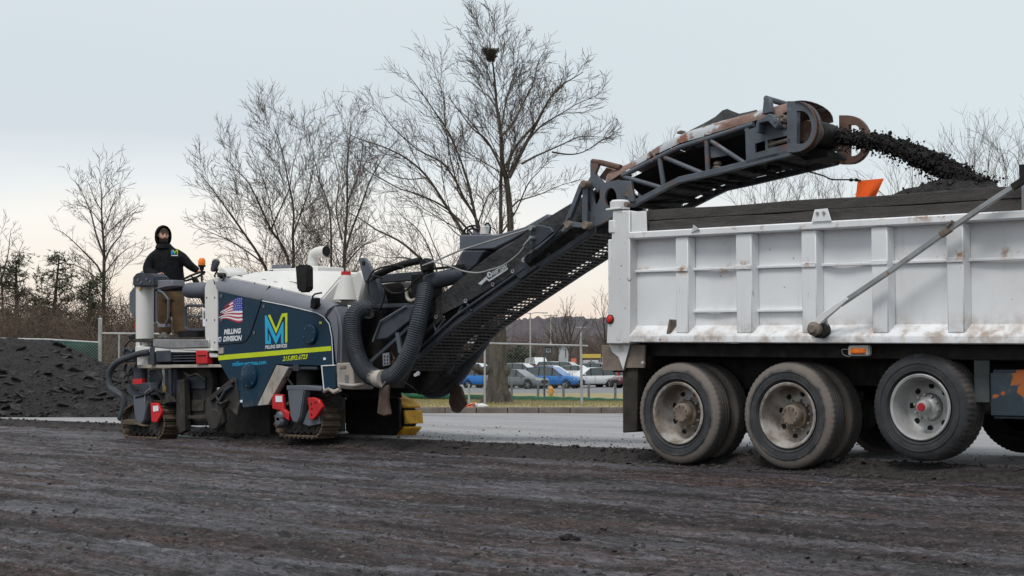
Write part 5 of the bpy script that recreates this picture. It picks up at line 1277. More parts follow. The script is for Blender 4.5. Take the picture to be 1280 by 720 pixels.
# ================================================================== GROUND
def line_y(x):                               # edge between the milled cut and the old pavement (world X -> Y)
    xs = [-60, -9.2, -8.3, -7.9, -5.0, -0.8, 2.0, 6.0, 40.0]
    ys = [2.6, 1.45, 1.40, 0.42, 0.55, 0.40, 0.18, -0.15, -2.0]
    return np.interp(x, xs, ys)
SLAB = 0.095
mt = bpy.data.materials.new('milled_asphalt'); mt.use_nodes = True
t = mt.node_tree; t.nodes.clear(); L = t.links.new
o_ = t.nodes.new('ShaderNodeOutputMaterial'); p_ = t.nodes.new('ShaderNodeBsdfPrincipled'); L(p_.outputs[0], o_.inputs[0])
tcn = t.nodes.new('ShaderNodeTexCoord')
def nz(sc, st, lo, hi, det=8, rg=0.65, off=(0, 0, 0)):
    a = t.nodes.new('ShaderNodeMapping'); a.inputs['Scale'].default_value = st; a.inputs['Location'].default_value = off; L(tcn.outputs['Object'], a.inputs[0])
    n = t.nodes.new('ShaderNodeTexNoise'); n.inputs['Scale'].default_value = sc; n.inputs['Detail'].default_value = det; n.inputs['Roughness'].default_value = rg; L(a.outputs[0], n.inputs['Vector'])
    r = t.nodes.new('ShaderNodeMapRange'); r.interpolation_type = 'SMOOTHSTEP'; r.inputs[1].default_value = lo; r.inputs[2].default_value = hi; L(n.outputs['Fac'], r.inputs[0]); return r.outputs[0]
def mixn(f, a, b):
    x = t.nodes.new('ShaderNodeMix'); x.data_type = 'RGBA'; L(f, x.inputs[0])
    for s_, q in ((6, a), (7, b)):
        if isinstance(q, tuple): x.inputs[s_].default_value = (*q, 1)
        else: L(q, x.inputs[s_])
    return x.outputs[2]
def mixv(f, a, b):
    x = t.nodes.new('ShaderNodeMix'); L(f, x.inputs[0])
    for s_, q in ((2, a), (3, b)):
        if isinstance(q, float): x.inputs[s_].default_value = q
        else: L(q, x.inputs[s_])
    return x.outputs[0]
st1 = (0.10, 1.0, 1.0)
brown = nz(1.1, (0.12, 1, 1), 0.38, 0.62, 6, 0.6)
c = mixn(brown, (0.038, 0.0245, 0.024), (0.084, 0.049, 0.041))
grey = nz(1.15, (0.10, 1, 1), 0.455, 0.575, 11, 0.76, (3, 7, 0))            # blue-grey lanes, sky sheen put into their colour
c = mixn(grey, c, mixn(nz(2.2, (0.12, 1, 1), 0.4, 0.65, 8, 0.7, (2, 5, 0)), (0.085, 0.081, 0.094), (0.175, 0.172, 0.200)))
fine = nz(2.6, (0.11, 1, 1), 0.50, 0.575, 10, 0.74, (1, 2, 0)); c = mixn(fine, c, (0.017, 0.0115, 0.0115)); fine2 = nz(7, (0.07, 1, 1), 0.55, 0.62, 6, 0.75, (8, 2, 0)); c = mixn(fine2, c, (0.13, 0.112, 0.112))
rustl = nz(1.7, (0.08, 1, 1), 0.55, 0.61, 8, 0.7, (9, 4, 0)); rl = t.nodes.new('ShaderNodeMath'); rl.operation = 'MULTIPLY'; L(rustl, rl.inputs[0]); rl.inputs[1].default_value = 0.55; c = mixn(rl.outputs[0], c, (0.105, 0.060, 0.047))
pale = nz(2.6, (0.12, 1, 1), 0.61, 0.68, 8, 0.7, (5, 11, 0)); c = mixn(pale, c, (0.17, 0.165, 0.17))
grain = nz(32, (0.7, 1, 1), 0.50, 0.62, 4, 0.65); c = mixn(grain, c, mixn(nz(24, (0.8, 1, 1), 0.47, 0.56, 3, 0.6, (7, 3, 0)), (0.010, 0.0075, 0.0075), (0.150, 0.136, 0.138)))
gm = t.nodes.new('ShaderNodeMix'); gm.data_type = 'RGBA'; gm.blend_type = 'MULTIPLY'; gm.inputs[0].default_value = 1.0
L(c, gm.inputs[6]); L(mixn(nz(16, (0.55, 1, 1), 0.30, 0.70, 5, 0.8, (4, 4, 0)), (0.34, 0.32, 0.32), (1.36, 1.36, 1.38)), gm.inputs[7]); c = gm.outputs[2]
gm2 = t.nodes.new('ShaderNodeMix'); gm2.data_type = 'RGBA'; gm2.blend_type = 'MULTIPLY'; gm2.inputs[0].default_value = 1.0
L(c, gm2.inputs[6]); L(mixn(nz(9, (0.035, 1, 1), 0.36, 0.64, 4, 0.8, (6, 1, 0)), (0.55, 0.53, 0.53), (1.42, 1.42, 1.42)), gm2.inputs[7]); c = gm2.outputs[2]
L(c, p_.inputs['Base Color'])
L(mixv(grey, 0.70, 0.46), p_.inputs['Roughness']); p_.inputs['Specular IOR Level'].default_value = 0.28
bn = t.nodes.new('ShaderNodeBump'); bn.inputs['Strength'].default_value = 0.9; bn.inputs['Distance'].default_value = 0.03; L(nz(28, (0.7, 1, 1), 0.2, 0.8, 6, 0.75), bn.inputs['Height']); L(bn.outputs[0], p_.inputs['Normal'])
m_ground = mt
m_slab = M('old_pavement', (0.30, 0.295, 0.30), (0.23, 0.225, 0.23), 0.75, scale=0.6, stretch=(0.15, 1, 1), bump=0.4, bscale=60, layers=[
    dict(col=(0.085, 0.082, 0.085), scale=14, lo=0.58, hi=0.68, amt=0.9), dict(col=(0.36, 0.355, 0.37), scale=1.5, stretch=(0.12, 1, 1), lo=0.52, hi=0.7, amt=0.8), dict(col=(0.12, 0.11, 0.108), scale=1.1, stretch=(0.12, 1, 1), lo=0.56, hi=0.7, amt=0.7)])
m_cut = M('cut_edge', (0.018, 0.015, 0.015), (0.045, 0.039, 0.038), 0.95, scale=16, bump=0.9, bscale=30)
# milled surface: a dense relief sheet of long ridges, finer near the photographer
nD, nA = 560, 620
D_ = 3.2*(46/3.2)**np.linspace(0, 1, nD)
A_ = np.linspace(-0.78, 0.78, nA)
DD, AA = np.meshgrid(D_, A_, indexing='ij')
cx = np.array(CAM); fw = np.array(FW); rt = np.array(RT)
GX = cx[0] + fw[0]*DD + rt[0]*DD*AA
GY = cx[1] + fw[1]*DD + rt[1]*DD*AA
def mill_z(x, y):
    z = 0.06*fbm(x*0.10, y*1.1, 3, 1) + 0.085*fbm(x*0.35, y*3.2, 4, 2) + 0.060*fbm(x*1.6, y*8, 3, 3)
    r = fbm(x*0.22, y*2.6, 3, 21)
    z = z + 0.040*np.clip(r-0.10, 0, 1)*np.clip(fbm(x*3, y*6, 3, 8)*3+0.6, 0, 1.5)
    z = z + 0.042*fbm(x*8, y*14, 3, 4) + 0.024*fbm(x*30, y*30, 2, 6)
    damp = np.clip((line_y(x) + 1.0 - y)/1.2, 0.25, 1)        # calmer under the truck and the cut edge
    damp = np.where((np.abs(x-0.7) < 3.2) & (y > -0.5), 0.3, damp)
    return z*damp - 0.012
GZ = mill_z(GX, GY)
GZ = np.where(GY > line_y(GX) + 1.2, GZ - 0.05, GZ)
g = grid_obj('milled_ground', GX, GY, GZ, m_ground); g['kind'] = 'structure'
b = MB(); b.add([(-1500, -1500, -0.42), (1500, -1500, -0.42), (1500, 1500, -0.42), (-1500, 1500, -0.42)], [(0, 1, 2, 3)])
m_soil = M('far_soil', (0.09, 0.075, 0.06), (0.12, 0.10, 0.075), 0.9, scale=0.2)
o = b.build('terrain', m_soil, None, kind='structure')
b = MB(); b.add([(-120, -90, -0.085), (90, -90, -0.085), (90, 6, -0.085), (-120, 6, -0.085)], [(0, 1, 2, 3)]); b.build('ground', m_ground, None, kind='structure')
# old pavement left standing beyond the cut, with its broken edge
xs = np.concatenate([np.linspace(-60, -20, 160, endpoint=False), np.linspace(-20, 8, 900, endpoint=False), np.linspace(8, 40, 100)])
yo = line_y(xs) + 0.10*fbm(xs*1.3, xs*0+3, 4, 31) + 0.10*fbm(xs*6, xs*0+5, 3, 32)
rows = [(-0.40, -0.06), (-0.05, 0.022), (0.035, 0.065), (0.075, SLAB-0.012), (0.16, SLAB), (0.4, SLAB), (0.9, SLAB), (1.6, SLAB), (2.6, SLAB), (4, SLAB), (6, SLAB), (9, SLAB), (14, SLAB), (22, SLAB), (34, SLAB), (55, SLAB)]
SX = np.stack([xs for _ in rows]); SY = np.stack([yo + a for a, _ in rows]); SZ = np.stack([xs*0 + z for _, z in rows])
SY[1:4] += 0.035*fbm(SX[1:4]*9, SZ[1:4]*60, 3, 33)
SZ[3:] += 0.012*fbm(SX[3:]*1.5, SY[3:]*2.5, 4, 34)
DS = (SX-cx[0])*fw[0] + (SY-cx[1])*fw[1]
over = np.maximum(0, DS-34.1)                 # the pavement ends at the kerb
SX = SX - over*fw[0]; SY = SY - over*fw[1]
SY[5] += 0.16*fbm(SX[5]*2.2, SY[5]*0+8, 4, 35) + 0.08*fbm(SX[5]*11, SY[5]*0+8, 2, 36)
e1 = grid_obj('old_pavement', SX[5:], SY[5:], SZ[5:], m_slab); e1['kind'] = 'structure'
e2 = grid_obj('pavement_edge', SX[:6], SY[:6], SZ[:6], m_cut); e2['kind'] = 'structure'
# loose crumbs: along the cut edge and over the milled surface
b = MB(); random.seed(5)
m_crumb = M('loose_millings', (0.022, 0.019, 0.019), (0.055, 0.047, 0.044), 0.9, scale=3)
PEB = [rock(1, 200+i, 0.6, 1) for i in range(3)]
TET = []
for i in range(8):
    rd = random.Random(i); TET.append(([V((math.cos(a)*rd.uniform(.7, 1.2), math.sin(a)*rd.uniform(.6, 1), -0.4)) for a in (0, 1.3, 2.5, 3.8, 5)] + [V((rd.uniform(-.3, .3), rd.uniform(-.3, .3), rd.uniform(.3, .7)))], [(0, 1, 5), (1, 2, 5), (2, 3, 5), (3, 4, 5), (4, 0, 5)]))
pts = []
for _ in range(15000):
    D = 4.5*(26/4.5)**random.random(); a = random.uniform(-0.42, 0.42)
    x, y = cx[0] + fw[0]*D + rt[0]*D*a, cx[1] + fw[1]*D + rt[1]*D*a
    if y < line_y(x) - 0.05: pts.append((x, y, min(0.026, random.paretovariate(2.8)*0.0048)))
for _ in range(9000):
    x = random.uniform(-20, 7); y = float(line_y(x)) + random.gauss(-0.06, 0.20)
    pts.append((x, y, min(0.05, random.paretovariate(2.0)*0.008)))
pa = np.array(pts); zz = mill_z(pa[:, 0], pa[:, 1])
edge = line_y(pa[:, 0])
zz = np.where(pa[:, 1] > edge + 0.03, SLAB, np.where(pa[:, 1] > edge - 0.12, zz + 0.04*np.maximum(0, 1-(edge-pa[:, 1])/0.12), zz))
for (x, y, r), z in zip(pts, zz):
    scatter(b, (x, y, z + r*0.2), min(r, 0.045), TET if r < 0.016 else PEB, 0.35)
o = b.build('loose_millings', m_crumb, None, smooth=0, normals=False, kind='stuff')
# small crumbs strewn over the old pavement
b = MB()
for _ in range(1500):
    x = random.uniform(-14, 8); y = float(line_y(x)) + 0.1 + abs(random.gauss(0, 1.6))
    scatter(b, (x, y, SLAB+0.005), min(.03, random.paretovariate(2.2)*0.006), TET, 0.3)
b.build('pavement_crumbs', m_crumb, None, smooth=0, normals=False, kind='stuff')
# one dark lump in the foreground
lp = on_z(711, 674, 0.0)
b = MB(); rs = random.Random(9)
for i in range(70):
    a = rs.uniform(0, 6.28); q = abs(rs.gauss(0, 0.45)); q = min(q, 1)
    pz = (1-q)*0.045
    pp = V((0, 0, 0)) + RT*math.cos(a)*q*0.072 + FW*math.sin(a)*q*0.06
    vs, fs = ROCKS[i % 14] ; rr_ = rs.uniform(0.010, 0.022)
    b.add([pp + V((0, 0, pz*0.5)) + v*rr_ for v in vs], fs)
me = b.mesh('asphalt_lump', m_mill, smooth=0, normals=False)
o = link('asphalt_lump', me, None, (lp.x, lp.y, float(mill_z(np.array([lp.x]), np.array([lp.y]))[0])+0.0))
tag(o, 'small black lump of millings lying alone on the foreground ground', 'lump')

# ================================================================== VERGE, KERB, PARKING LOT, HILLS
def sheet(name, Ds, zs, a0, a1, n, mt_, amp=0.0, fr=0.5, seed=40):
    A = np.linspace(a0, a1, n); Dm, Am = np.meshgrid(np.array(Ds), A, indexing='ij')
    X = cx[0] + fw[0]*Dm + rt[0]*Dm*Am; Y = cx[1] + fw[1]*Dm + rt[1]*Dm*Am
    Z = np.repeat(np.array(zs)[:, None], n, 1) + amp*fbm(X*fr, Y*fr, 4, seed)
    o = grid_obj(name, X, Y, Z, mt_); o['kind'] = 'structure'; return o
m_grass = M('winter_grass', (0.32, 0.265, 0.135), (0.25, 0.225, 0.10), 0.9, scale=1.2, bump=0.5, bscale=50, layers=[dict(col=(0.38, 0.31, 0.18), scale=4, lo=0.5, hi=0.7), dict(col=(0.10, 0.07, 0.045), scale=0.7, lo=0.58, hi=0.7)])
m_lot = M('lot_asphalt', (0.20, 0.20, 0.205), (0.16, 0.16, 0.165), 0.8, scale=0.5)
m_kerb = M('kerb_stone', (0.10, 0.082, 0.07), (0.15, 0.13, 0.115), 0.9, scale=3, bump=0.4, bscale=30)
AK0 = -0.30
sheet('grass_verge', np.concatenate([np.linspace(34.2, 62, 40), [70, 80, 92]]), np.interp(np.concatenate([np.linspace(34.2, 62, 40), [70, 80, 92]]), [34, 36, 42, 60, 92], [0.215, 0.21, 0.17, -0.06, -0.22]), -0.9, 0.9, 160, m_grass, 0.05, 0.6)
sheet('parking_lot', [90, 110, 125, 140, 150, 165, 180, 210, 240, 330], [-0.235, -0.24, -0.22, 0.0, 0.20, 0.40, 0.58, 0.85, 1.0, 1.6], -0.9, 0.9, 60, m_lot)
for i in range(34):                          # kerb stones, laid end to end
    a0 = -0.10 + i*0.0195; q0 = CAM + FW*34 + RT*34*a0; q1 = CAM + FW*34 + RT*34*(a0+0.0190)
    if i == 0: kerb_root = thing('kerb', 'low brown stone kerb between the old pavement and the dry grass', 'kerb', (q0.x, q0.y, SLAB))
    b = MB(); b.loft([[V((q.x, q.y, SLAB-0.05)), V((q.x, q.y, 0.205)) + FW*0.02, V((q.x, q.y, 0.222)) + FW*0.05, V((q.x, q.y, 0.222)) + FW*0.18, V((q.x, q.y, SLAB-0.05)) + FW*0.18] for q in (q0, q1)])
    b.build('kerb_stone', m_kerb, kerb_root, bevel=0.008)
# dry grass blades on the verge
b = MB(); random.seed(8)
for _ in range(9000):
    D = random.uniform(34.4, 58); a = random.uniform(-0.11, 0.11)
    q = CAM + FW*D + RT*D*a; z = float(np.interp(D, [34, 36, 42, 60, 92], [0.215, 0.21, 0.17, -0.06, -0.22]))
    h = random.uniform(0.03, 0.09); dx = random.uniform(-.04, .04); w = 0.012
    b.add([(q.x-w*RT.x, q.y-w*RT.y, z-0.03), (q.x+w*RT.x, q.y+w*RT.y, z-0.03), (q.x+dx, q.y+dx, z+h)], [(0, 1, 2)])
b.build('grass', m_grass, None, smooth=0, normals=False, kind='stuff')
# wooded hills far off
m_hill = M('bare_wooded_hill', (0.085, 0.068, 0.072), (0.060, 0.052, 0.060), 0.95, scale=0.018, stretch=(1, 1, 2.5), layers=[dict(col=(0.105, 0.072, 0.062), scale=0.012, lo=0.5, hi=0.65, amt=0.7), dict(col=(0.035, 0.033, 0.038), scale=0.10, stretch=(1, 1, 0.25), lo=0.52, hi=0.7, amt=0.8)])
def hill(D0, D1, pxs, pys, name, mt_, seed, jag):
    n = 1500; A = np.linspace(-1.0, 1.0, n); px = A*FPX+640
    topz = 0.95 + (466-np.interp(px, pxs, pys))*D1/FPX
    topz = topz + jag*fbm(A*60, A*0, 5, seed)*2 + jag*0.9*(vnoise(A*700, A*0+seed, seed)-.5)
    rows = 14; X = []; Y = []; Z = []
    for k in range(rows):
        f = k/(rows-1); D = D0 + (D1-D0)*f
        X.append(cx[0] + fw[0]*D + rt[0]*D*A); Y.append(cx[1] + fw[1]*D + rt[1]*D*A)
        zz_ = -0.5 + (topz+0.5)*(f**0.8); Z.append(zz_ + (jag*0.5*fbm(A*160, A*0+k*7.3, 4, seed+k) if 0 < k < rows-1 else 0))
    D = D1+60; X.append(cx[0] + fw[0]*D + rt[0]*D*A); Y.append(cx[1] + fw[1]*D + rt[1]*D*A); Z.append(topz*0.5)
    o = grid_obj(name, np.array(X), np.array(Y), np.array(Z), mt_); o['kind'] = 'structure'; return o
hill(900, 1300, [-1500, 0, 300, 560, 640, 690, 760, 850, 1000, 1300, 2700], [410, 408, 402, 399, 398, 396, 395, 399, 408, 412, 418], 'hills', m_hill, 51, 3.0)
hill(420, 620, [-1500, 0, 500, 640, 700, 780, 900, 1300, 2700], [420, 420, 424, 424, 416, 412, 418, 425, 428], 'near_hill', m_hill, 57, 2.6)

# ================================================================== TREES
m_bark = M('grey_brown_bark', (0.125, 0.105, 0.083), (0.060, 0.050, 0.041), 0.95, scale=9, stretch=(1, 1, 0.22), bump=1.0, bscale=14, bdist=0.08)
m_bark2 = M('dark_bark', (0.055, 0.046, 0.040), (0.075, 0.062, 0.052), 0.95, scale=5, stretch=(1, 1, .3))
m_twig = M('twigs', (0.062, 0.050, 0.042), (0.085, 0.066, 0.054), 0.9, scale=2)
m_redtwig = M('reddish_twigs', (0.080, 0.056, 0.045), (0.115, 0.083, 0.065), 0.9, scale=2)
m_needle = M('pine_needles', (0.040, 0.052, 0.026), (0.060, 0.062, 0.034), 0.85, scale=3)
class Tree:
    """branch skeleton: polylines with radii, grown by repeated side shoots"""
    def __init__(s, seed, rmin):
        s.r = random.Random(seed); s.big = MB(); s.small = MB(); s.rmin = rmin; s.n = 0
    def limb(s, pts, r0, r1):
        k = len(pts); rs_ = [r0 + (r1-r0)*(i/(k-1))**0.85 for i in range(k)]
        (s.big if r0 > 0.045 else s.small).tube(pts, rs_, 8 if r0 > 0.1 else (6 if r0 > 0.045 else (4 if r0 > 0.02 else 3)), cap=False)
        s.n += 1
    def shoot(s, p, d, ln, r0, lev, up=0.25, wig=0.22, ang=(28, 55), dens=1.0):
        rd = s.r; k = 4 if ln < 0.8 else 6
        pts = [V(p)]; dd = V(d).normalized()
        for i in range(k):
            dd = (dd + V((rd.gauss(0, wig), rd.gauss(0, wig), rd.gauss(0, wig)*0.7 + up*0.25))).normalized()
            pts.append(pts[-1] + dd*(ln/k))
        r1 = max(s.rmin*0.7, r0*0.35); s.limb(pts, max(r0, s.rmin), r1)
        if lev > 0: s.sprout(pts, max(r0, s.rmin), r1, lev, up, wig, ang, dens, ln)
    def sprout(s, pts, r0, r1, lev, up=0.25, wig=0.22, ang=(28, 55), dens=1.0, ln=None, start=0.2, scale=1.0):
        rd = s.r; pts = [V(p) for p in pts]
        L_ = [0]
        for i in range(len(pts)-1): L_.append(L_[-1] + (pts[i+1]-pts[i]).length)
        tot = L_[-1]; n = max(2, int(tot*dens*(2.6 + 1.5*(3-lev)) + rd.random()))
        for i in range(n):
            f = start + (1-start)*(i+rd.random())/n
            if f > 0.99: f = 0.99
            s_ = f*tot; k = 0
            while k < len(pts)-2 and L_[k+1] < s_: k += 1
            u = (s_-L_[k])/max(1e-6, L_[k+1]-L_[k]); p = pts[k].lerp(pts[k+1], u); t_ = (pts[k+1]-pts[k]).normalized()
            a = math.radians(rd.uniform(*ang)*(1.0 if lev > 1 else 0.85)); az = rd.uniform(0, 6.28)
            e = t_.orthogonal().normalized(); e = Matrix.Rotation(az, 3, t_) @ e
            d = t_*math.cos(a) + e*math.sin(a) + V((0, 0, up*0.5))
            ll = scale*(tot*0.60*(1-f*0.45) if lev < 3 else tot*0.40*(1.08-f*0.62))*rd.uniform(0.5, 1.15)
            ll = max(0.22, min(ll, 2.4*scale))
            rr_ = min((r0 + (r1-r0)*f)*0.40, 0.0105*ll + 0.0025)
            s.shoot(p, d, ll, rr_, lev-1, up, wig, ang, dens)
    def obj(s, name, label, cat, base, group=None, bark=None, twig=None):
        rt_ = thing(name, label, cat, base, group)
        s.big.build('trunk', bark or m_bark, rt_, smooth=60, normals=False)
        s.small.build('branches', twig or m_twig, rt_, smooth=0, normals=False)
        return rt_
# --- the tall tree with the nest behind the conveyor
DT = 40.0
rdT = random.Random(4)
def tp(x, y, o): return at(x, y, DT + o)
limbs = [  # pixels, start radius m, end radius m, depth drift
 ([(622, 400), (632, 340), (638, 287), (634, 231), (628, 205), (626, 165), (621, 134), (619, 108), (615.5, 75), (611, 48)], .12, .012, 0.2),
 ([(617, 398), (625, 330), (626, 289), (626, 231), (628, 200)], .075, .05, 0.1),
 ([(612, 410), (596, 330), (578, 289), (555, 253), (533, 220), (508, 198), (480, 184), (447, 173), (433, 166)], .085, .010, -0.8),
 ([(612, 405), (606, 320), (597, 278), (580, 248), (569, 225), (552, 203), (522, 187), (491, 159), (476, 138)], .075, .010, 0.7),
 ([(614, 400), (602, 320), (595, 275), (588, 242), (580, 212), (563, 170), (547, 145), (530, 120), (510, 93)], .075, .010, -0.4),
 ([(606, 320), (596, 275), (574, 242), (571, 228), (563, 198), (556, 148), (555, 120), (545, 95), (540, 70)], .055, .009, 1.0),
 ([(597, 282), (610, 245), (623, 234), (626, 228)], .028, .016, 0.0),
 ([(632, 222), (622, 200), (608, 175), (591, 161), (575, 140), (560, 120)], .055, .010, -0.6),
 ([(636, 222), (648, 198), (660, 175), (674, 148), (686, 125), (700, 108), (716, 98), (729, 90)], .060, .010, 0.7),
 ([(634, 215), (639, 193), (650, 176), (663, 162), (674, 147), (682, 131), (692, 118), (705, 107)], .050, .010, -0.5),
 ([(650, 190), (663, 172), (676, 158), (691, 148), (705, 140), (719, 131), (735, 124), (752, 116)], .040, .009, 0.5),
 ([(652, 205), (668, 196), (686, 188), (706, 179), (724, 171), (745, 171), (764, 172)], .036, .008, -0.5),
 ([(690, 190), (710, 193), (729, 190), (752, 176), (764, 170), (777, 164)], .030, .008, 0.6),
 ([(626, 172), (630, 140), (637, 110), (642, 95), (646, 80), (651, 48)], .038, .008, 0.3),
 ([(628, 169), (638, 158), (646, 146), (656, 125), (665, 108), (670, 90), (674, 75), (682, 62)], .040, .008, -0.4),
 ([(620, 134), (612, 122), (601, 113), (592, 105), (582, 98), (566, 84)], .030, .008, 0.3),
 ([(615, 108), (608, 87), (598, 70), (587, 54), (578, 42), (570, 32)], .028, .008, -0.2),
 ([(622, 195), (612, 182), (601, 169), (590, 154), (578, 141), (566, 133), (554, 127)], .036, .008, 0.5),
 ([(637, 262), (648, 251), (658, 248), (677, 242), (700, 232), (722, 226)], .032, .008, -0.3),
 ([(628, 290), (646, 262), (660, 230), (676, 212), (688, 196)], .030, .010, 0.5),
 ([(533, 222), (512, 224), (490, 219), (470, 205), (455, 202), (442, 200)], .026, .008, -0.5),
 ([(597, 300), (560, 262), (525, 244), (500, 236), (478, 224), (458, 213), (446, 196)], .05, .008, -1.0),
 ([(585, 240), (577, 215), (570, 190), (580, 165), (586, 150)], .022, .008, 0.5),
]
T = Tree(21, 0.0050)
base = tp(621, 507, 0)
trunk = [tp(621.5, 508, 0), tp(622, 490, 0), tp(622.5, 460, 0), tp(623, 430, 0), tp(622, 400, 0), tp(619, 380, 0), tp(618, 365, 0)]
T.big.tube(trunk, [.34, .28, .23, .205, .19, .165, .13], 18)
for i in range(7):
    a = i*0.9 + 0.3; T.big.tube([trunk[1] + V((math.cos(a)*.17, math.sin(a)*.17, 0.1)), trunk[0] + V((math.cos(a)*.42, math.sin(a)*.36, 0.02)), trunk[0] + V((math.cos(a)*.58, math.sin(a)*.58, -0.12))], [.11, .08, .03], 8)
T.big.ball(tp(633.5, 463, -0.1), (.10, .10, .15)); T.big.tube([tp(612, 462, 0), tp(600, 464, -.2), tp(590, 458, -.3)], [.12, .10, .07], 8)
for pts, r0, r1, dr in limbs:
    q = [tp(x, y, dr*i/(len(pts)-1)) for i, (x, y) in enumerate(pts)]
    q = smoothpath(q, 3); lf = pts[-1][0] < 600; T.limb(q, r0*(0.72 if lf else 0.95), r1*0.8)
    T.sprout(q, r0*0.75, r1*0.8, 3, up=0.14, wig=0.085, ang=(22, 52), dens=1.05 if lf else 1.9, start=0.30 if r0 < .1 else .45, scale=0.92)
tr = T.obj('bare_tree', 'tall bare tree with spreading crown and a nest near its top', 'tree', base)
# nest
b = MB(); rs = random.Random(2); nc = tp(613.5, 66, -0.1)
for _ in range(330):
    z = rs.uniform(-.20, .09); w = 0.05 + 0.19*((z+.2)/.29)
    a = rs.uniform(0, 6.28); q = rs.uniform(0.2, 1)*w
    p = nc + V((math.cos(a)*q, math.sin(a)*q, z)); d = V((rs.gauss(0, 1), rs.gauss(0, 1), rs.gauss(0, .5))).normalized()*rs.uniform(.04, .10)
    b.tube([p-d, p+d], 0.010, 3, cap=False)
b.ball(nc + V((0, 0, -.02)), (.13, .13, .09), 9, 6)
o = b.build('bird_nest', m_bark2, None, smooth=0, normals=False); tag(o, 'dark twig nest high in the crown of the tallest bare tree', 'nest')
# --- generic bare trees; stems given as pixels at a depth
def bare(name, label, D, stems, seed, rmin, dens=1.0, group=None, lev=3, scale=1.0, up=0.14, bark=None, twig=None, drift=1.0, start=0.25, thin=0.62, wig=0.095):
    T = Tree(seed, rmin*0.78); rd = random.Random(seed)
    b0 = at(*stems[0][0][0], D)
    for pts, r0, r1 in stems:
        dr = rd.uniform(-drift, drift)
        q = smoothpath([at(x, y, D + dr*i/(len(pts)-1)) for i, (x, y) in enumerate(pts)], 3)
        r0, r1 = r0*thin, r1*0.7
        T.limb(q, r0, r1); T.sprout(q, r0*0.7, r1, lev, up=up, wig=wig, ang=(22, 52), dens=dens, start=start, scale=scale)
    return T.obj(name, label, 'tree', b0, group, bark or m_bark2, twig)
GR = 'bare winter trees behind the machine'
bare('bare_tree', 'bare many-stemmed tree fanning out behind the engine hood', 62, [
 ([(352, 455), (345, 400), (335, 345), (324, 320), (306, 293), (281, 258), (262, 232), (248, 215)], .16, .015),
 ([(330, 330), (310, 315), (285, 300), (262, 290), (240, 280)], .07, .012),
 ([(352, 440), (358, 380), (361, 331), (352, 306), (339, 287), (324, 255), (311, 229), (295, 212), (280, 195)], .14, .014),
 ([(355, 440), (364, 370), (367, 329), (366, 295), (367, 262), (360, 225), (353, 190), (345, 165), (341, 153)], .13, .012),
 ([(352, 310), (340, 270), (334, 240), (320, 200), (310, 180)], .06, .012),
 ([(366, 295), (378, 262), (388, 232), (392, 200), (390, 175)], .07, .012),
 ([(339, 287), (350, 262), (362, 235), (366, 208), (375, 180)], .06, .012),
 ([(306, 293), (292, 285), (272, 283), (250, 270)], .05, .012)], 31, 0.0085, 1.2, GR, scale=1.0)
bare('bare_tree', 'bare upright tree behind the exhaust pipe of the machine', 58, [
 ([(425, 455), (428, 390), (430, 332), (431, 304), (434, 260), (434, 209), (437, 175), (439, 150)], .16, .012),
 ([(420, 440), (415, 380), (414, 334), (414, 300), (412, 265), (405, 240), (400, 228), (392, 195), (386, 168)], .10, .012),
 ([(430, 320), (439, 290), (452, 255), (464, 223), (480, 195), (497, 175)], .08, .012),
 ([(428, 300), (420, 262), (424, 225), (416, 190), (412, 165)], .07, .012),
 ([(434, 255), (446, 225), (452, 195), (456, 165)], .06, .012), ([(433, 330), (450, 310), (470, 300), (492, 290)], .05, .01)], 33, 0.008, 1.2, GR, scale=1.0)
bare('bare_tree', 'low leaning bare tree reaching left behind the hopper of the machine', 50, [
 ([(570, 460), (562, 390), (545, 345), (520, 318), (497, 300), (470, 287), (448, 272), (425, 262)], .13, .012),
 ([(545, 345), (530, 330), (505, 322), (480, 322), (455, 312)], .07, .010), ([(552, 362), (540, 320), (525, 290), (505, 272), (490, 255)], .07, .010),
 ([(560, 380), (556, 340), (540, 300), (528, 270), (520, 250)], .06, .010)], 35, 0.0072, 0.95, GR, scale=1.0)
bare('bare_tree', 'solitary bare tree on the left, rising from the brush behind the pile', 72, [
 ([(130, 470), (130, 420), (129.5, 380), (130, 340), (130, 310), (128, 285), (127, 262), (127, 240), (124, 222)], .20, .014),
 ([(130, 350), (122, 333), (108, 318), (95, 305), (80, 292), (66, 285)], .09, .012),
 ([(129, 318), (120, 292), (114, 268), (106, 248), (98, 232), (88, 222)], .08, .012),
 ([(130, 330), (138, 310), (150, 295), (158, 278), (172, 262)], .08, .012),
 ([(128, 290), (136, 270), (142, 252), (146, 240)], .06, .012), ([(130, 365), (140, 345), (146, 320), (150, 300)], .05, .012),
 ([(126, 262), (118, 248), (112, 232), (108, 225)], .05, .012), ([(130, 375), (118, 352), (112, 330), (100, 318)], .05, .012), ([(129, 345), (146, 322), (164, 308), (179, 302)], .06, .012), ([(130, 355), (108, 338), (88, 330), (68, 328)], .06, .012), ([(128, 300), (144, 282), (160, 268), (176, 256)], .06, .012), ([(127, 280), (112, 262), (94, 256), (80, 258)], .05, .012), ([(127, 250), (138, 236), (150, 228)], .04, .012)], 37, 0.0095, 1.0, None, scale=1.0, up=0.10, wig=0.15)
bare('bare_tree', 'bare tree at the left edge behind the pines', 80, [
 ([(6, 470), (4, 400), (2, 350), (-2, 318), (-6, 292)], .15, .014), ([(3, 360), (14, 335), (22, 318), (30, 300)], .07, .012), ([(2, 350), (10, 318), (12, 300), (14, 285)], .07, .012)], 39, 0.012, 0.8, None, scale=0.9)
GR2 = 'bare trees whose tops show above the truck'
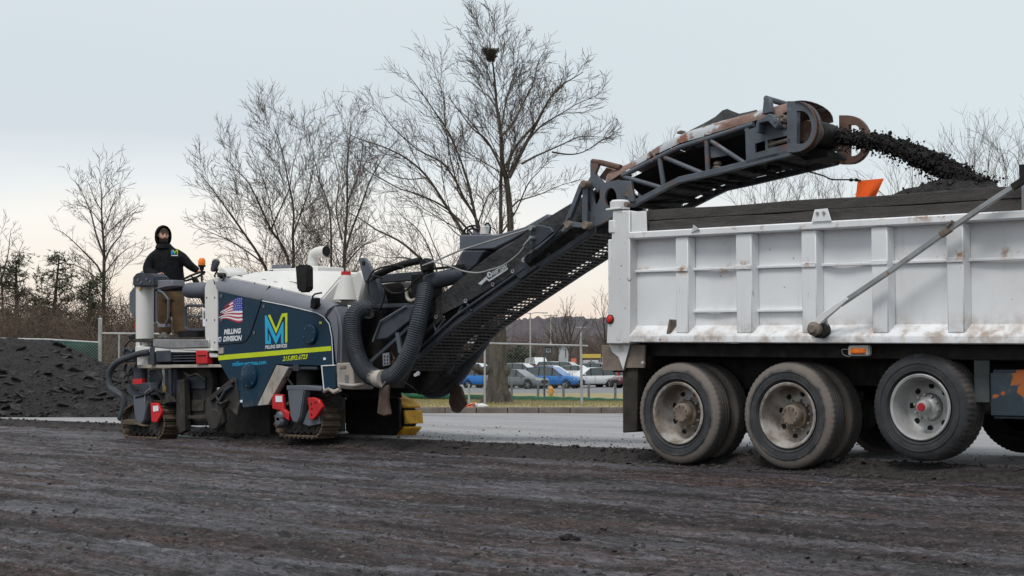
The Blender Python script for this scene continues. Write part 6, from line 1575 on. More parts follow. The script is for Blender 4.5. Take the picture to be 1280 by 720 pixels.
for k, (x, ytop, sp, lab) in enumerate([(962, 218, 34, 'bare tree top showing between the conveyor truss and the sideboards'), (1030, 226, 26, 'low bare tree top beside the orange flag'), (1150, 200, 44, 'bare tree top behind the falling millings'),
                                        (1228, 165, 34, 'tallest bare tree top right of the falling millings'), (1290, 160, 36, 'bare tree top at the right edge above the sideboards'), (820, 190, 40, 'faint bare tree top behind the conveyor cover')]):
    rd = random.Random(60+k); st = []
    for j in range(6):
        a = (j-2.5)/2.5
        st.append(([(x + a*3, 470), (x + a*6, 400), (x + a*sp*0.42, 330), (x + a*sp*0.72, 285), (x + a*sp*0.9 + rd.uniform(-4, 4), ytop + 38 + abs(a)*16), (x + a*sp*1.1 + rd.uniform(-6, 6), ytop + abs(a)*26 + rd.uniform(0, 12))], .10 - .02*abs(a), .013))
    bare('bare_tree', lab, 76 + k*2, st, 70+k, 0.009, 0.5, GR2, lev=2, scale=0.9, up=0.2, start=0.3)
# --- pines with sparse layered boughs
def pine(x, ytop, D, seed, label, lean=0):
    T = Tree(seed, 0.012); rd = random.Random(seed); nb = MB()
    b0 = at(x, 470, D); tp_ = at(x+lean, ytop, D); q = [b0, b0.lerp(tp_, .5) + RT*rd.uniform(-.3, .3), tp_]
    T.limb(q, .17, .03); H = tp_.z - b0.z
    for i in range(30):
        f = 0.25 + 0.75*(i+rd.random())/30; p = b0.lerp(tp_, f); a = rd.uniform(0, 6.28); ln = (1.1-f)*H*0.30*rd.uniform(.6, 1.3) + 0.3
        d = V((math.cos(a), math.sin(a), rd.uniform(-.05, .35))); pts = [p, p + d*ln*.5, p + d*ln + V((0, 0, .1*ln))]
        T.limb(pts, .035, .012)
        for _ in range(int(26*ln)+10):
            u = rd.uniform(.3, 1.05); c_ = p.lerp(pts[2], u) + V((rd.gauss(0, .22), rd.gauss(0, .22), rd.gauss(0.05, .10)))
            for _k in range(5):
                e = V((rd.gauss(0, 1), rd.gauss(0, 1), rd.gauss(0.3, .7))).normalized()*rd.uniform(.12, .24); s_ = e.orthogonal().normalized()*0.016
                nb.add([c_ - s_, c_ + s_, c_ + e], [(0, 1, 2)])
    r = T.obj('pine_tree', label, 'tree', b0, None, m_bark2); nb.build('needles', m_needle, r, smooth=0, normals=False)
pine(22, 325, 66, 81, 'sparse dark pine at the far left above the black pile', -2)
pine(72, 320, 70, 82, 'sparse pine with flat layered boughs left of the solitary bare tree', 2)
pine(112, 352, 64, 83, 'short bushy pine at the foot of the solitary bare tree', 0)
# --- brush and thickets
def brush(name, pxs, D, ytop, n, seed, mt_, spread=6.0, hfac=1.0, r=0.012, ybase=472):
    b = MB(); rd = random.Random(seed)
    for _ in range(n):
        x = rd.uniform(*pxs); d = D + rd.uniform(-spread, spread); p = at(x, ybase, d)
        yt = np.interp(x, [a for a, _ in ytop], [a for _, a in ytop]); h = (ybase - yt)*d/FPX*rd.uniform(.35, 1.05)*hfac
        dx = V((rd.gauss(0, .42), rd.gauss(0, .42), 0))*h*0.9; q = [p, p + dx*.3 + V((0, 0, h*.45)), p + dx + V((0, 0, h))]
        b.tube(q, [r*1.5, r, r*.55], 3, cap=False)
        for _k in range(9):
            f = rd.uniform(.25, 1); s_ = p.lerp(q[2], f); e = V((rd.gauss(0, .7), rd.gauss(0, .7), rd.uniform(-.1, 1))).normalized()*h*rd.uniform(.10, .34)
            b.tube([s_, s_ + e*.5 + V((rd.gauss(0, .05), rd.gauss(0, .05), 0)), s_ + e], [r*.8, r*.6, r*.45], 3, cap=False)
    return b.build(name, mt_, None, smooth=0, normals=False, kind='stuff')
yl = [(-200, 360), (0, 366), (60, 386), (110, 380), (180, 388), (300, 405)]
brush('undergrowth', (-160, 300), 60, yl, 1500, 91, m_redtwig, 7, 1.0, .011)
brush('undergrowth', (-160, 300), 78, [(-200, 358), (0, 350), (40, 372), (90, 362), (300, 385)], 700, 94, m_twig, 9, 1.0, .015)
brush('undergrowth', (380, 575), 64, [(380, 318), (440, 312), (500, 322), (545, 345), (575, 400)], 700, 92, m_redtwig, 7, 1.0, .010)
brush('undergrowth', (170, 420), 72, [(170, 385), (300, 350), (420, 330)], 600, 93, m_twig, 7, 1.0, .012)
# ================================================================== BLACK PILE ON THE LEFT
DP = 33.5
pb = gpos(30, DP, SLAB)
pile = thing('millings_pile', 'long black pile of broken asphalt on the left in front of the green fence', 'rubble pile', pb)
na, nd = 260, 120
Ax = np.linspace(-430, 230, na); Dx = np.linspace(30.6, 41.5, nd)
AP, DP2 = np.meshgrid((Ax-640)/FPX, Dx)
PXX = AP*FPX+640
ridge = np.interp(PXX, [-430, -200, -60, 20, 60, 100, 130, 175, 230], [1.35, 1.60, 1.72, 1.74, 1.70, 1.42, 1.18, 1.10, 0.85])
X = cx[0] + fw[0]*DP2 + rt[0]*DP2*AP; Y = cx[1] + fw[1]*DP2 + rt[1]*DP2*AP
foot = 30.75 + 0.35*fbm(X*0.6, Y*0.6, 3, 71)
f = np.clip((DP2-foot)/(36.2-foot), 0, 1); back = np.clip((41.5-DP2)/4.2, 0, 1)
prof = np.sin(f*math.pi/2)**0.85*np.sin(back*math.pi/2)
edge_t = np.clip((PXX+430)/120, 0, 1)*np.clip((230-PXX)/40, 0, 1)
Z = SLAB - 0.06 + (ridge-SLAB)*prof*edge_t + prof*edge_t*(0.22*fbm(X*1.3, Y*1.3, 4, 72) + 0.14*fbm(X*5, Y*5, 3, 73) + 0.05*fbm(X*18, Y*18, 2, 74))
surf = grid_obj('pile_body', X, Y, Z, m_mill, pile, origin=tuple(pb))
def pile_z(ix, iy): return V((X[iy, ix], Y[iy, ix], Z[iy, ix]))
random.seed(12)
CH = []
for i in range(8):
    vs, fs = rock(0.1, 300+i, 0.36, 2); bb_ = MB(); bb_.add(vs, fs); CH.append(bb_.mesh('asphalt_chunk', m_chunk, smooth=0))
vis = [(i, j) for j in range(nd) for i in range(na) if -30 < PXX[j, i] < 190 and Z[j, i] > SLAB and DP2[j, i] < 35.5]
for _ in range(200):
    i, j = random.choice(vis)
    if random.random() < (Z[j, i]-SLAB)/1.5 - 0.1: continue
    p = pile_z(i, j); s_ = random.uniform(0.7, 1.9)
    link('asphalt_chunk', random.choice(CH), pile, p - pb + V((0, 0, -0.005)), (random.uniform(-.5, .5)+.35, random.uniform(-.5, .5), random.uniform(0, 6.3)), (s_*random.uniform(.8, 1.3), s_, s_*random.uniform(.7, 1.1)))
b = MB()
allv = [(i, j) for j in range(nd) for i in range(na) if Z[j, i] > SLAB and DP2[j, i] < 37]
for _ in range(9500):
    i, j = random.choice(allv); hgt = (Z[j, i]-SLAB)/1.5
    if random.random() < hgt*0.55: continue
    scatter(b, pile_z(i, j) + V((random.uniform(-.04, .04), random.uniform(-.04, .04), -0.006)), random.triangular(0.012, 0.085, 0.02)*(1.1-0.6*hgt), FLATS if random.random() < .7 else ROCKS, 1.0)
o = b.build('rubble', m_chunk, pile, smooth=0, normals=False, kind='stuff')

# ================================================================== FENCES
m_galv = M('galvanised_pipe', (0.42, 0.43, 0.44), (0.33, 0.34, 0.35), 0.5, 0.4, scale=4)
m_screen = M('green_privacy_screen', (0.020, 0.060, 0.048), (0.015, 0.045, 0.036), 0.8, scale=3, bump=0.3, bscale=20)
m_wire = M('fence_wire', (0.30, 0.31, 0.31), (0.22, 0.23, 0.23), 0.5, 0.3)
DF = 43.0
fz = lambda y: 0.95 + (466-y)*DF/FPX
fence = thing('chain_link_fence', 'chain link fence with green privacy screen and pipe rails behind the black pile', 'fence', gpos(60, DF, 0.0))
def fpt(x, y, d=0.0): return at(x, y, DF + d + 0.0*x)
b = MB(); b.tube([fpt(-430, 418.5), fpt(-120, 421), fpt(60, 424.5), fpt(125, 428.3)], 0.028, 8); b.build('top_rail', m_galv, fence)
b = MB(); pts = [(-430, 419), (-120, 421.5), (60, 425), (124.5, 428.8)]
vs = []
for x, y in pts: vs += [fpt(x, y, -.03), V((*fpt(x, y, -.03).xy, 0.05))]
b.add(vs, [(0, 1, 3, 2), (2, 3, 5, 4), (4, 5, 7, 6)]); scn = b.build('privacy_screen', m_screen, fence, normals=False)
sol = scn.modifiers.new('thickness', 'SOLIDIFY'); sol.thickness = 0.01
def chain(parent, corner, ux, uz, w, h, pitch, r, name='wire_mesh'):
    """woven diamond wire between posts: zig-zag wires as thin tubes, one part"""
    b = MB(); n = int(w/pitch)
    for i in range(-int(h/pitch)-1, n+1):
        for sgn in (1, -1):
            x0 = i*pitch if sgn > 0 else (i*pitch + h)
            p0 = [x0, 0.0]; p1 = [x0 + sgn*h, h]
            (xa, za), (xb, zb) = p0, p1
            if sgn > 0:
                if xa < 0: za += -xa; xa = 0
                if xb > w: zb -= xb-w; xb = w
            else:
                if xa > w: za += xa-w; xa = w
                if xb < 0: zb -= -xb; xb = 0
            if zb-za < 0.02: continue
            b.tube([corner + ux*xa + uz*za, corner + ux*xb + uz*zb], r, 3, cap=False)
    o = b.build(name, m_wire, parent, smooth=0, normals=False); o['kind'] = 'stuff'; return o
UZ = V((0, 0, 1))
chain(fence, V((*fpt(-60, 424, -.07).xy, 0.6)), RT, UZ, 185*DF/FPX, 1.14, 0.085, 0.0025)
b = MB(); q = fpt(125, 430); b.cyl(V((q.x, q.y, 0)), V((q.x, q.y, fz(399.5))), 0.052, 14); b.build('post', m_galv, fence)
b = MB(); q2 = V((q.x, q.y, fz(399.5))); b.lathe([(0.056, -0.01), (0.056, 0.02), (0.03, 0.045), (0, 0.05)], q2, (0, 0, 1), 14); b.build('post_cap', m_galv, fence)
b = MB(); b.tube([fpt(127, 416.7), fpt(215, 417.5)], 0.026, 8); b.build('gate_rail', m_galv, fence)
for x in (149, 205):
    q = fpt(x, 417); b = MB(); b.cyl(V((q.x, q.y, 0)), q, 0.022, 8); b.build('gate_post', m_galv, fence)
chain(fence, V((*fpt(127, 424).xy, 0.5)), RT, UZ, 80*DF/FPX, 1.48, 0.085, 0.002)
# temporary mesh panel in front of the tall tree
DM = 37.2
pn = thing('mesh_fence_panel', 'silver chain link panel standing on the kerb in front of the tall tree trunk', 'fence panel', gpos(650, DM, 0.2))
def mp3(x, y, d=0.0): return at(x, y, DM+d)
for nm, pts, r in (('top_rail', [(585, 428.5), (606, 429), (727, 432), (735, 432.5)], .022), ('bottom_rail', [(586, 507.5), (660, 508), (728, 508.5)], .018)):
    b = MB(); b.tube([mp3(*p) for p in pts], r, 8); b.build(nm, m_galv, pn)
for x0, y0, x1, y1, r in ((606, 428, 606, 510, .026), (586, 480, 586.5, 510, .026), (726, 427, 727.5, 513, .030)):
    b = MB(); b.tube([mp3(x0, y0), mp3(x1, y1)], r, 10); b.build('post', m_galv, pn)
chain(pn, mp3(606, 508), RT, UZ, 121*DM/FPX, 76*DM/FPX, 0.075, 0.0013)
chain(pn, mp3(586, 508), RT, UZ, 20*DM/FPX, 28*DM/FPX, 0.075, 0.0016)
# low guard posts along the verge
for i, x in enumerate((608, 639.5, 672.5, 704.3, 735.8, 769, 801)):
    D = 57; z = -0.06; p = gpos(x, D, z); lab = ['partly hidden', '', '', '', '', '', ''][i]
    b = MB(); b.tube([(0, 0, -0.1), (0, 0, 0.60)], 0.045, 10); b.lathe([(0.045, 0.60), (0.03, 0.63), (0, 0.635)], (0, 0, 0), (0, 0, 1), 10)
    if i == 0: pm = b.mesh('guard_post', M('grey_post', (0.14, 0.15, 0.16), (0.11, 0.115, 0.12), 0.7))
    o = link('guard_post', pm, None, p)
    tag(o, ['grey guard post hidden behind the tall tree trunk', 'grey guard post just right of the tall tree trunk', 'grey guard post just left of the yellow hydrant', 'grey guard post right of the hydrant before the blue car', 'grey guard post beside the silver panel end before the white wagon', 'grey guard post by the truck mud flap', 'grey guard post hidden behind the truck'][i], 'post', 'grey guard posts along the dry verge')
# green silt sock
b = MB(); pts = [at(x, y, D) for x, y, D in [(440, 494, 60), (500, 495.5, 57), (560, 497, 54), (640, 499.3, 51), (700, 500.8, 48), (740, 502.3, 46), (790, 504.5, 44), (860, 508, 41)]]
q = smoothpath(pts, 8); rr_ = [0.10 + 0.012*math.sin(i*1.7) for i in range(len(q))]
b.tube([p + V((0, 0, .02)) for p in q], rr_, 12); o = b.build('silt_sock', M('green_sock', (0.012, 0.095, 0.045), (0.010, 0.07, 0.035), 0.8, scale=2), None); tag(o, 'long green filter sock lying across the dry grass verge', 'silt sock')
# hydrant
DH = 55.0; hz = 0.95 - (498-466)*DH/FPX
hy = thing('fire_hydrant', 'small yellow fire hydrant on the dry grass in front of the parked cars', 'fire hydrant', gpos(688.6, DH, hz))
hb = V(ROOTLOC[hy.name]); m_hyd = M('hydrant_yellow', (0.62, 0.33, 0.07), (0.5, 0.25, 0.05), 0.55, scale=5)
b = MB(); b.lathe([(0, 0), (0.11, 0), (0.11, 0.03), (0.075, 0.035), (0.07, 0.15), (0.085, 0.155), (0.085, 0.18), (0.07, 0.185), (0.07, 0.30), (0.09, 0.305), (0.09, 0.325), (0.078, 0.33), (0.068, 0.38), (0.04, 0.415), (0.018, 0.42), (0.018, 0.45), (0, 0.45)], hb, UZ, 18); b.build('barrel', m_hyd, hy)
for s_ in (-1, 1):
    b = MB(); b.lathe([(0.03, 0.06), (0.035, 0.105), (0.045, 0.105), (0.045, 0.13), (0, 0.135)], hb + V((0, 0, 0.24)), RT*s_, 12); b.build('side_nozzle', m_hyd, hy)
b = MB(); b.lathe([(0.04, 0.06), (0.05, 0.10), (0.06, 0.10), (0.06, 0.13), (0, 0.135)], hb + V((0, 0, 0.22)), -FW, 14); b.build('front_nozzle', m_hyd, hy)
# sandbags and orange netting scrap at the panel foot
m_bag = M('white_sandbag', (0.62, 0.62, 0.62), (0.5, 0.5, 0.5), 0.8, scale=6, bump=0.3, bscale=20)
for i, (x, y, s_, lab) in enumerate(((593.5, 511, 1.0, 'crumpled white sandbag beside the orange netting scrap'), (603, 511.5, .9, 'white sandbag farther from the orange netting, by the panel post'))):
    p = on_z(x, 515.3, SLAB+0.01); vs, fs = rock(0.19*s_, 400+i, 0.6, 2); b = MB(); b.add([p + RT*v.x*1.1 + FW*v.y*.8 + V((0, 0, v.z+0.10)) for v in vs], fs)
    o = b.build('sandbag', m_bag, None, smooth=60); tag(o, lab, 'sandbag', 'white sandbags at the fence panel foot')
p = on_z(583.5, 515.5, SLAB+0.01); b = MB(); rs = random.Random(4)
for i in range(16):
    c_ = p + RT*rs.uniform(-.22, .18) + FW*rs.uniform(-.08, .08) + V((0, 0, rs.uniform(.01, .17))); a = V((rs.gauss(0, 1), rs.gauss(0, 1), rs.gauss(0, .6))).normalized()*rs.uniform(.06, .13); e = a.orthogonal().normalized()*.05
    b.obox(c_, a, e, a.cross(e).normalized()*0.006)
o = b.build('orange_netting', M('orange_plastic', (0.70, 0.16, 0.05), (0.55, 0.12, 0.05), 0.6), None, smooth=0); tag(o, 'crumpled scrap of orange netting at the foot of the fence panel', 'netting')
# ================================================================== PARKED CARS
m_glass = M('car_glass', (0.03, 0.045, 0.05), (0.045, 0.06, 0.065), 0.08, spec=0.8)
m_trim = M('car_black_trim', (0.015, 0.015, 0.016), (0.02, 0.02, 0.02), 0.6)
m_alloy = M('alloy', (0.35, 0.35, 0.36), (0.28, 0.28, 0.29), 0.35, 0.7)
m_hl = M('head_lamp', (0.6, 0.62, 0.64), (0.5, 0.52, 0.54), 0.15); m_tl = M('tail_lamp_red', (0.45, 0.02, 0.02), (0.35, 0.015, 0.015), 0.25)
KIND = {  # stations: x, top of lower body; glass house: base and roof points
 'sedan': dict(L=4.7, W=1.8, body=[(-2.35, .62, .78), (-2.25, .45, .98), (-1.75, .32, 1.02), (-1.1, .30, .98), (0.9, .30, .95), (1.5, .30, .90), (2.1, .34, .78), (2.33, .42, .62)], roof=[(-1.85, 1.0), (-1.05, 1.40), (-0.3, 1.46), (0.35, 1.43), (1.15, .94)]),
 'suv': dict(L=4.6, W=1.86, body=[(-2.3, .60, .85), (-2.24, .45, 1.02), (-1.9, .36, 1.06), (-1.1, .34, 1.04), (0.9, .34, 1.02), (1.6, .36, .98), (2.12, .40, .84), (2.28, .48, .66)], roof=[(-2.18, 1.05), (-1.85, 1.60), (-0.6, 1.67), (0.2, 1.62), (1.05, 1.02)]),
 'van': dict(L=5.2, W=2.0, body=[(-2.6, .60, .95), (-2.55, .5, 1.10), (-1.9, .4, 1.12), (0.9, .4, 1.1), (1.7, .4, 1.1), (2.4, .42, .98), (2.58, .5, .7)], roof=[(-2.5, 1.1), (-2.4, 2.0), (-0.6, 2.12), (0.9, 2.08), (1.75, 1.1)])}
def car(x, D, zg, rot, kind, paint, label, cat='car', group='cars parked in the lot beyond the verge', name='parked_car', s=1.0):
    k = KIND[kind]; W = k['W']/2
    rt_ = thing(name, label, cat, gpos(x, D, zg), group)
    rt_.rotation_euler = (0, 0, math.atan2(RT.y, RT.x) + rot); rt_.scale = (s, s, s)
    B = lambda mb, nm, mt_, par=rt_, **kw: mb.build(nm, mt_, par, origin=(0, 0, 0), **kw)
    def sect(x_, zl, zt, w): return [(x_, -w*.92, zl), (x_, -w, zl+.14), (x_, -w, (zl+zt)/2), (x_, -w*.95, zt-.06), (x_, -w*.80, zt), (x_, w*.80, zt), (x_, w*.95, zt-.06), (x_, w, (zl+zt)/2), (x_, w, zl+.14), (x_, w*.92, zl)]
    b = MB(); n = len(k['body']); b.loft([sect(x_, zl-.08, zt, W*(0.86 if i in (0, n-1) else (0.95 if i in (1, n-2) else 1.0))) for i, (x_, zl, zt) in enumerate(k['body'])])
    body = B(b, 'body', paint, smooth=40, bevel=0.02)
    rf = k['roof']; wb, wt = W*.92, W*.74
    b = MB(); ws = [wb, wt, wt, wt, wb]
    b.loft([[(x_, -w, zt if zt > 1.2 else zt), (x_, w, zt), (x_, w*0.98, zt-.05), (x_, -w*.98, zt-.05)] for (x_, zt), w in zip(rf, ws)])
    B(b, 'roof', paint, smooth=50)
    # glass house volume just under the roof skin
    base_z = [rf[0][1], rf[0][1]+.0, rf[2][1]*0+k['body'][3][2], k['body'][3][2], rf[-1][1]]
    b = MB(); b.loft([[(x_, -wb*.985, bz-.04), (x_, -w*.985, zt-.045), (x_, w*.985, zt-.045), (x_, wb*.985, bz-.04)] for (x_, zt), w, bz in zip(rf, ws, [rf[0][1]-.02, k['body'][2][2]-.02, k['body'][3][2], k['body'][3][2], rf[-1][1]-.02])])
    B(b, 'windows', m_glass, smooth=30)
    for sg in (-1, 1):                       # pillars between the side windows
        for xx in (rf[1][0], (rf[1][0]+rf[3][0])/2 - .05, rf[3][0]):
            zt = np.interp(xx, [p[0] for p in rf], [p[1] for p in rf]); b = MB(); b.tube([(xx - (0.0 if xx > rf[1][0] else .1), sg*(wb*.985+.012), k['body'][3][2]-.05), (xx, sg*(wt*.985+.012), zt-.04)], 0.045, 4); B(b, 'pillar', m_trim if kind != 'van' else paint)
    for sg in (-1, 1):
        for xx in (-1.42, 1.38):
            w = bpy.data.objects.new('wheel', None); scene.collection.objects.link(w); w.parent = rt_; w.location = (xx*k['L']/4.6, sg*W*.90, .33)
            b = MB(); b.lathe([(.20, -.10), (.31, -.11), (.335, -.08), (.335, .08), (.31, .11), (.20, .10)], (0, 0, 0), (0, 1, 0), 20); b.build('tyre', m_rubber, w, origin=(0, 0, 0))
            b = MB(); b.lathe([(.0, .06*sg), (.10, .07*sg), (.205, .10*sg)], (0, 0, 0), (0, 1, 0), 16)
            b.build('rim', m_trim, w, origin=(0, 0, 0))
            for q in range(5):
                a = q*1.2566; b = MB(); b.tube([(0, .085*sg, 0), (.2*math.cos(a), .115*sg, .2*math.sin(a))], .028, 4); b.build('spoke', m_alloy, w, origin=(0, 0, 0))
            b = MB(); b.lathe([(0.0, .0), (.40, .0), (.40, .02)], (xx*k['L']/4.6, sg*(W*.995), .36), (0, sg, 0), 20); B(b, 'wheel_arch', m_trim)
    xf, xr = k['body'][-1][0], k['body'][0][0]
    for sg in (-1, 1):
        b = MB(); b.loft([[(xf-.28, sg*W*.90, .78), (xf-.28, sg*W*.90, .66), (xf-.02, sg*W*.6, .62), (xf-.02, sg*W*.6, .72)], [(xf-.26, sg*W*.98, .80), (xf-.26, sg*W*.98, .68), (xf+.02, sg*W*.6, .62), (xf+.02, sg*W*.6, .72)]]); B(b, 'headlight', m_hl)
        b = MB(); b.box((xr-.02, min(sg*W*.62, sg*W*.93), .80), (xr+.14, max(sg*W*.62, sg*W*.93), 1.02 if kind != 'suv' else 1.25)); B(b, 'tail_light', m_tl, bevel=.02)
        b = MB(); b.ball((0.85, sg*(W+.10), 1.0 if kind == 'sedan' else 1.1), (.08, .10, .07), 8, 6); B(b, 'door_mirror', paint)
        b = MB(); b.tube([(-.1, sg*(W*1.004), .45), (-.1, sg*(W*1.002), k['body'][3][2]-.06)], .008, 4); B(b, 'door_seam', m_trim)
    b = MB(); b.box((xf-.1, -W*.55, .42), (xf+.02, W*.55, .68)); B(b, 'grille', m_trim, bevel=.02)
    b = MB(); b.box((xf-.12, -W*.8, .26), (xf+.04, W*.8, .42)); B(b, 'bumper', m_trim if kind == 'suv' else paint, bevel=.03)
    b = MB(); b.box((-1.2, -W*1.0, .24), (1.05, W*1.0, .34)); B(b, 'side_sill', m_trim, bevel=.02)
    return rt_
P = lambda n, c, r=.25: M(n, c, tuple(x*.92 for x in c), r, 0.0, scale=1, coat=0.5)
p_grey, p_silver, p_blue, p_white, p_dark, p_red = P('car_grey', (.12, .135, .145)), P('car_silver', (.45, .46, .47)), P('car_blue', (.012, .14, .42)), P('car_white', (.66, .67, .68)), P('car_dark', (.03, .032, .04)), P('car_maroon', (.10, .02, .03))
zl = -0.25
car(646, 118, zl, -0.52, 'sedan', p_grey, 'dark grey hatch parked right of the tall tree trunk, nose towards the hydrant')
car(666, 124, zl, -0.50, 'sedan', p_silver, 'silver car parked between the dark grey and the blue car')
car(692, 121, zl, -0.42, 'suv', p_blue, 'bright blue crossover parked behind the hydrant')
car(736, 127, zl, math.pi + 0.42, 'suv', p_white, 'white wagon with red tail light parked beside the silver fence panel', s=.98)
car(781, 136, zl, -0.9, 'suv', p_dark, 'black fronted car parked beside the truck apron')
car(800, 124, zl, math.pi+0.5, 'suv', p_red, 'maroon car mostly hidden by the truck mud flap')
car(612, 124, zl, -0.5, 'suv', p_blue, 'dark blue car parked behind the suction hose left of the tree trunk')
car(690, 150, 0.2, -0.45, 'sedan', p_white, 'white sedan in the second row above the blue crossover')
car(655, 152, 0.22, -0.45, 'suv', p_white, 'white car in the second row right of the tall tree trunk')
car(600, 150, 0.2, -0.45, 'suv', p_white, 'white car in the second row left of the tall tree trunk')
car(735, 175, 0.52, -0.45, 'sedan', p_dark, 'dark car in the third row below the yellow shelter')
car(712, 172, 0.48, -0.45, 'suv', p_silver, 'silver car in the third row near the orange sign')
car(668, 185, 0.62, -0.45, 'sedan', p_white, 'white sedan in the third row below the white box truck')
car(640, 182, 0.59, -0.45, 'sedan', p_silver, 'silver sedan in the back row just right of the tree trunk')
car(575, 172, 0.48, -0.45, 'sedan', p_silver, 'silver sedan in the back row farthest left behind the conveyor')
car(630, 154, 0.24, -0.45, 'sedan', p_silver, 'silver sedan in the second row hidden partly by the tall tree trunk')
car(722, 153, 0.23, -0.45, 'sedan', p_white, 'white sedan in the second row above the white wagon')
car(752, 156, 0.27, -0.45, 'suv', p_silver, 'silver car in the second row beside the truck apron')
car(695, 183, 0.6, -0.45, 'suv', p_white, 'white car in the third row below the small dark hut')
car(672, 205, 0.81, -1.25, 'van', p_white, 'white van with wide windscreen at the back of the lot', 'van')
# buildings, poles and signs behind the lot
m_wall = M('white_cladding', (0.55, 0.56, 0.58), (0.48, 0.49, 0.51), 0.7, scale=1); m_roofd = M('dark_roof', (0.06, 0.055, 0.055), None, 0.8); m_awn = M('yellow_canopy', (0.60, 0.45, 0.10), (0.5, 0.37, 0.08), 0.6); m_osign = M('orange_sign', (0.72, 0.17, 0.08), None, 0.6)
def bldg(x0, x1, ytop, ybot, D, dep, mt_, label, roof=True, wins=()):
    z0 = -0.3; c0_ = at(x0, 466, D); c1_ = at(x1, 466, D); zt = .95 + (466-ytop)*D/FPX
    r_ = thing('building', label, 'building', (c0_.x, c0_.y, z0))
    q = [V((c0_.x, c0_.y, z0)), V((c1_.x, c1_.y, z0)), V((c1_.x, c1_.y, z0)) + FW*dep, V((c0_.x, c0_.y, z0)) + FW*dep]
    b = MB(); b.prism(q, (0, 0, zt-z0)); b.build('wall', mt_, r_)
    if roof:
        b = MB(); b.prism([p + V((0, 0, zt-z0)) + (p-(q[0]+q[2])/2)*0.08 for p in q], (0, 0, 0.35)); b.build('roof', m_roofd, r_)
    for (wx0, wx1, wy0, wy1) in wins:
        a, c_ = at(wx0, wy1, D-.05), at(wx1, wy0, D-.05)
        b = MB(); b.prism([a, V((c_.x, c_.y, a.z)), c_, V((a.x, a.y, c_.z))], FW*0.04); w = b.build('window', m_glass, r_)
        b = MB(); b.tube([a, V((c_.x, c_.y, a.z)), c_, V((a.x, a.y, c_.z)), a], .06, 4); b.build('frame', m_wall, w)
    return r_
bldg(698, 711, 432, 470, 260, 10, m_wall, 'tall white shed behind the parking lot', wins=[(706, 708, 436, 446)])
bldg(681, 690, 434, 470, 250, 8, m_roofd, 'small dark hut left of the tall white shed', wins=[(683, 688, 436, 440)])
bldg(731, 748, 450, 470, 240, 8, m_wall, 'low pale workshop under the yellow shelter beside the truck', False, wins=[(735, 744, 452, 457)])
cp = thing('canopy', 'flat yellow shelter roof on thin posts at the back of the lot', 'shelter', gpos(738, 232, -.25))
b = MB(); a, c_ = at(727, 447.5, 232), at(751, 442.5, 232); b.prism([a, V((c_.x, c_.y, a.z)), V((c_.x, c_.y, c_.z)), V((a.x, a.y, c_.z))], FW*4); b.build('roof', m_awn, cp)
for x in (728, 739, 750):
    p = gpos(x, 233, -.25); b = MB(); b.cyl(p, p + V((0, 0, 3.2)), .12, 6); b.build('post', m_galv, cp)
sg = thing('sign_board', 'orange sign board on two legs at the back of the lot', 'sign', gpos(717, 228, -.25))
b = MB(); a, c_ = at(714, 453.5, 228), at(720.5, 448, 228); b.prism([a, V((c_.x, c_.y, a.z)), c_, V((a.x, a.y, c_.z))], FW*.12); b.build('board', m_osign, sg)
for x in (715, 719.5):
    p = gpos(x, 228.2, -.25); b = MB(); b.cyl(p, V((p.x, p.y, at(717, 452, 228).z)), .07, 6); b.build('leg', m_galv, sg)
m_pole = M('pale_pole', (0.40, 0.37, 0.34), (0.33, 0.30, 0.28), 0.8, scale=2); m_dpole = M('dark_pole', (0.05, 0.055, 0.06), None, 0.6)
def pole(x, ytop, ybot, D, r, mt_, name, label, cat, arms=(), lamp=None):
    zb = .95 - (ybot-466)*D/FPX; zt = .95 + (466-ytop)*D/FPX; p = gpos(x, D, zb)
    r_ = thing(name, label, cat, p); b = MB(); b.tube([p, V((p.x, p.y, zt))], [r, r*.75], 10); b.build('shaft', mt_, r_)
    for (ya, xa, xb) in arms:
        z = .95 + (466-ya)*D/FPX; q = V((p.x, p.y, z)); b = MB(); b.tube([q + RT*xa, q + RT*xb], r*.55, 4); b.build('crossarm', mt_, r_)
    if lamp:
        z = zt - .1; q = V((p.x, p.y, z))
        for s_ in lamp:
            b = MB(); b.tube([q, q + RT*s_*.7 + V((0, 0, .12)), q + RT*s_*1.4 + V((0, 0, .1))], .05, 6); b.build('lamp_arm', mt_, r_)
            b = MB(); b.obox(q + RT*s_*1.7 + V((0, 0, .08)), RT*.38, FW*.16, V((0, 0, .06))); b.build('lamp_head', mt_, r_, bevel=.02)
    return r_
pole(663, 391, 470, 190, .11, m_pole, 'street_lamp', 'tall pale twin-headed lamp pole in the parking lot right of the tree trunk', 'street lamp', lamp=(-1, 1))
pole(688.5, 393, 470, 270, .16, m_pole, 'utility_pole', 'brown utility pole with a crossarm between the lamp pole and the truck', 'utility pole', arms=((394.5, -1.1, 1.1),))
pole(726.3, 408, 470, 250, .16, m_pole, 'utility_pole', 'pale utility pole rising just left of the truck', 'utility pole', arms=((409.5, -.8, .8),))
pole(680.4, 440, 498.5, 56, .035, m_dpole, 'lamp_post', 'thin dark sign post standing left of the hydrant', 'post')
for i, (x0, y0, x1, y1, D) in enumerate(((660, 416, 688.5, 395, 262), (688.5, 395, 726.3, 410, 262), (640, 427, 690, 420, 262))):
    a, c_ = at(x0, y0, D), at(x1, y1, D); pts = [a.lerp(c_, t/10) - V((0, 0, 0.9*math.sin(math.pi*t/10))) for t in range(11)]
    b = MB(); b.tube(pts, .022, 4); o = b.build('power_line', m_dpole, None); tag(o, ['overhead wire sagging left of the brown utility pole', 'overhead wire between the two utility poles', 'lowest overhead wire behind the white shed'][i], 'wire', 'overhead wires behind the lot')
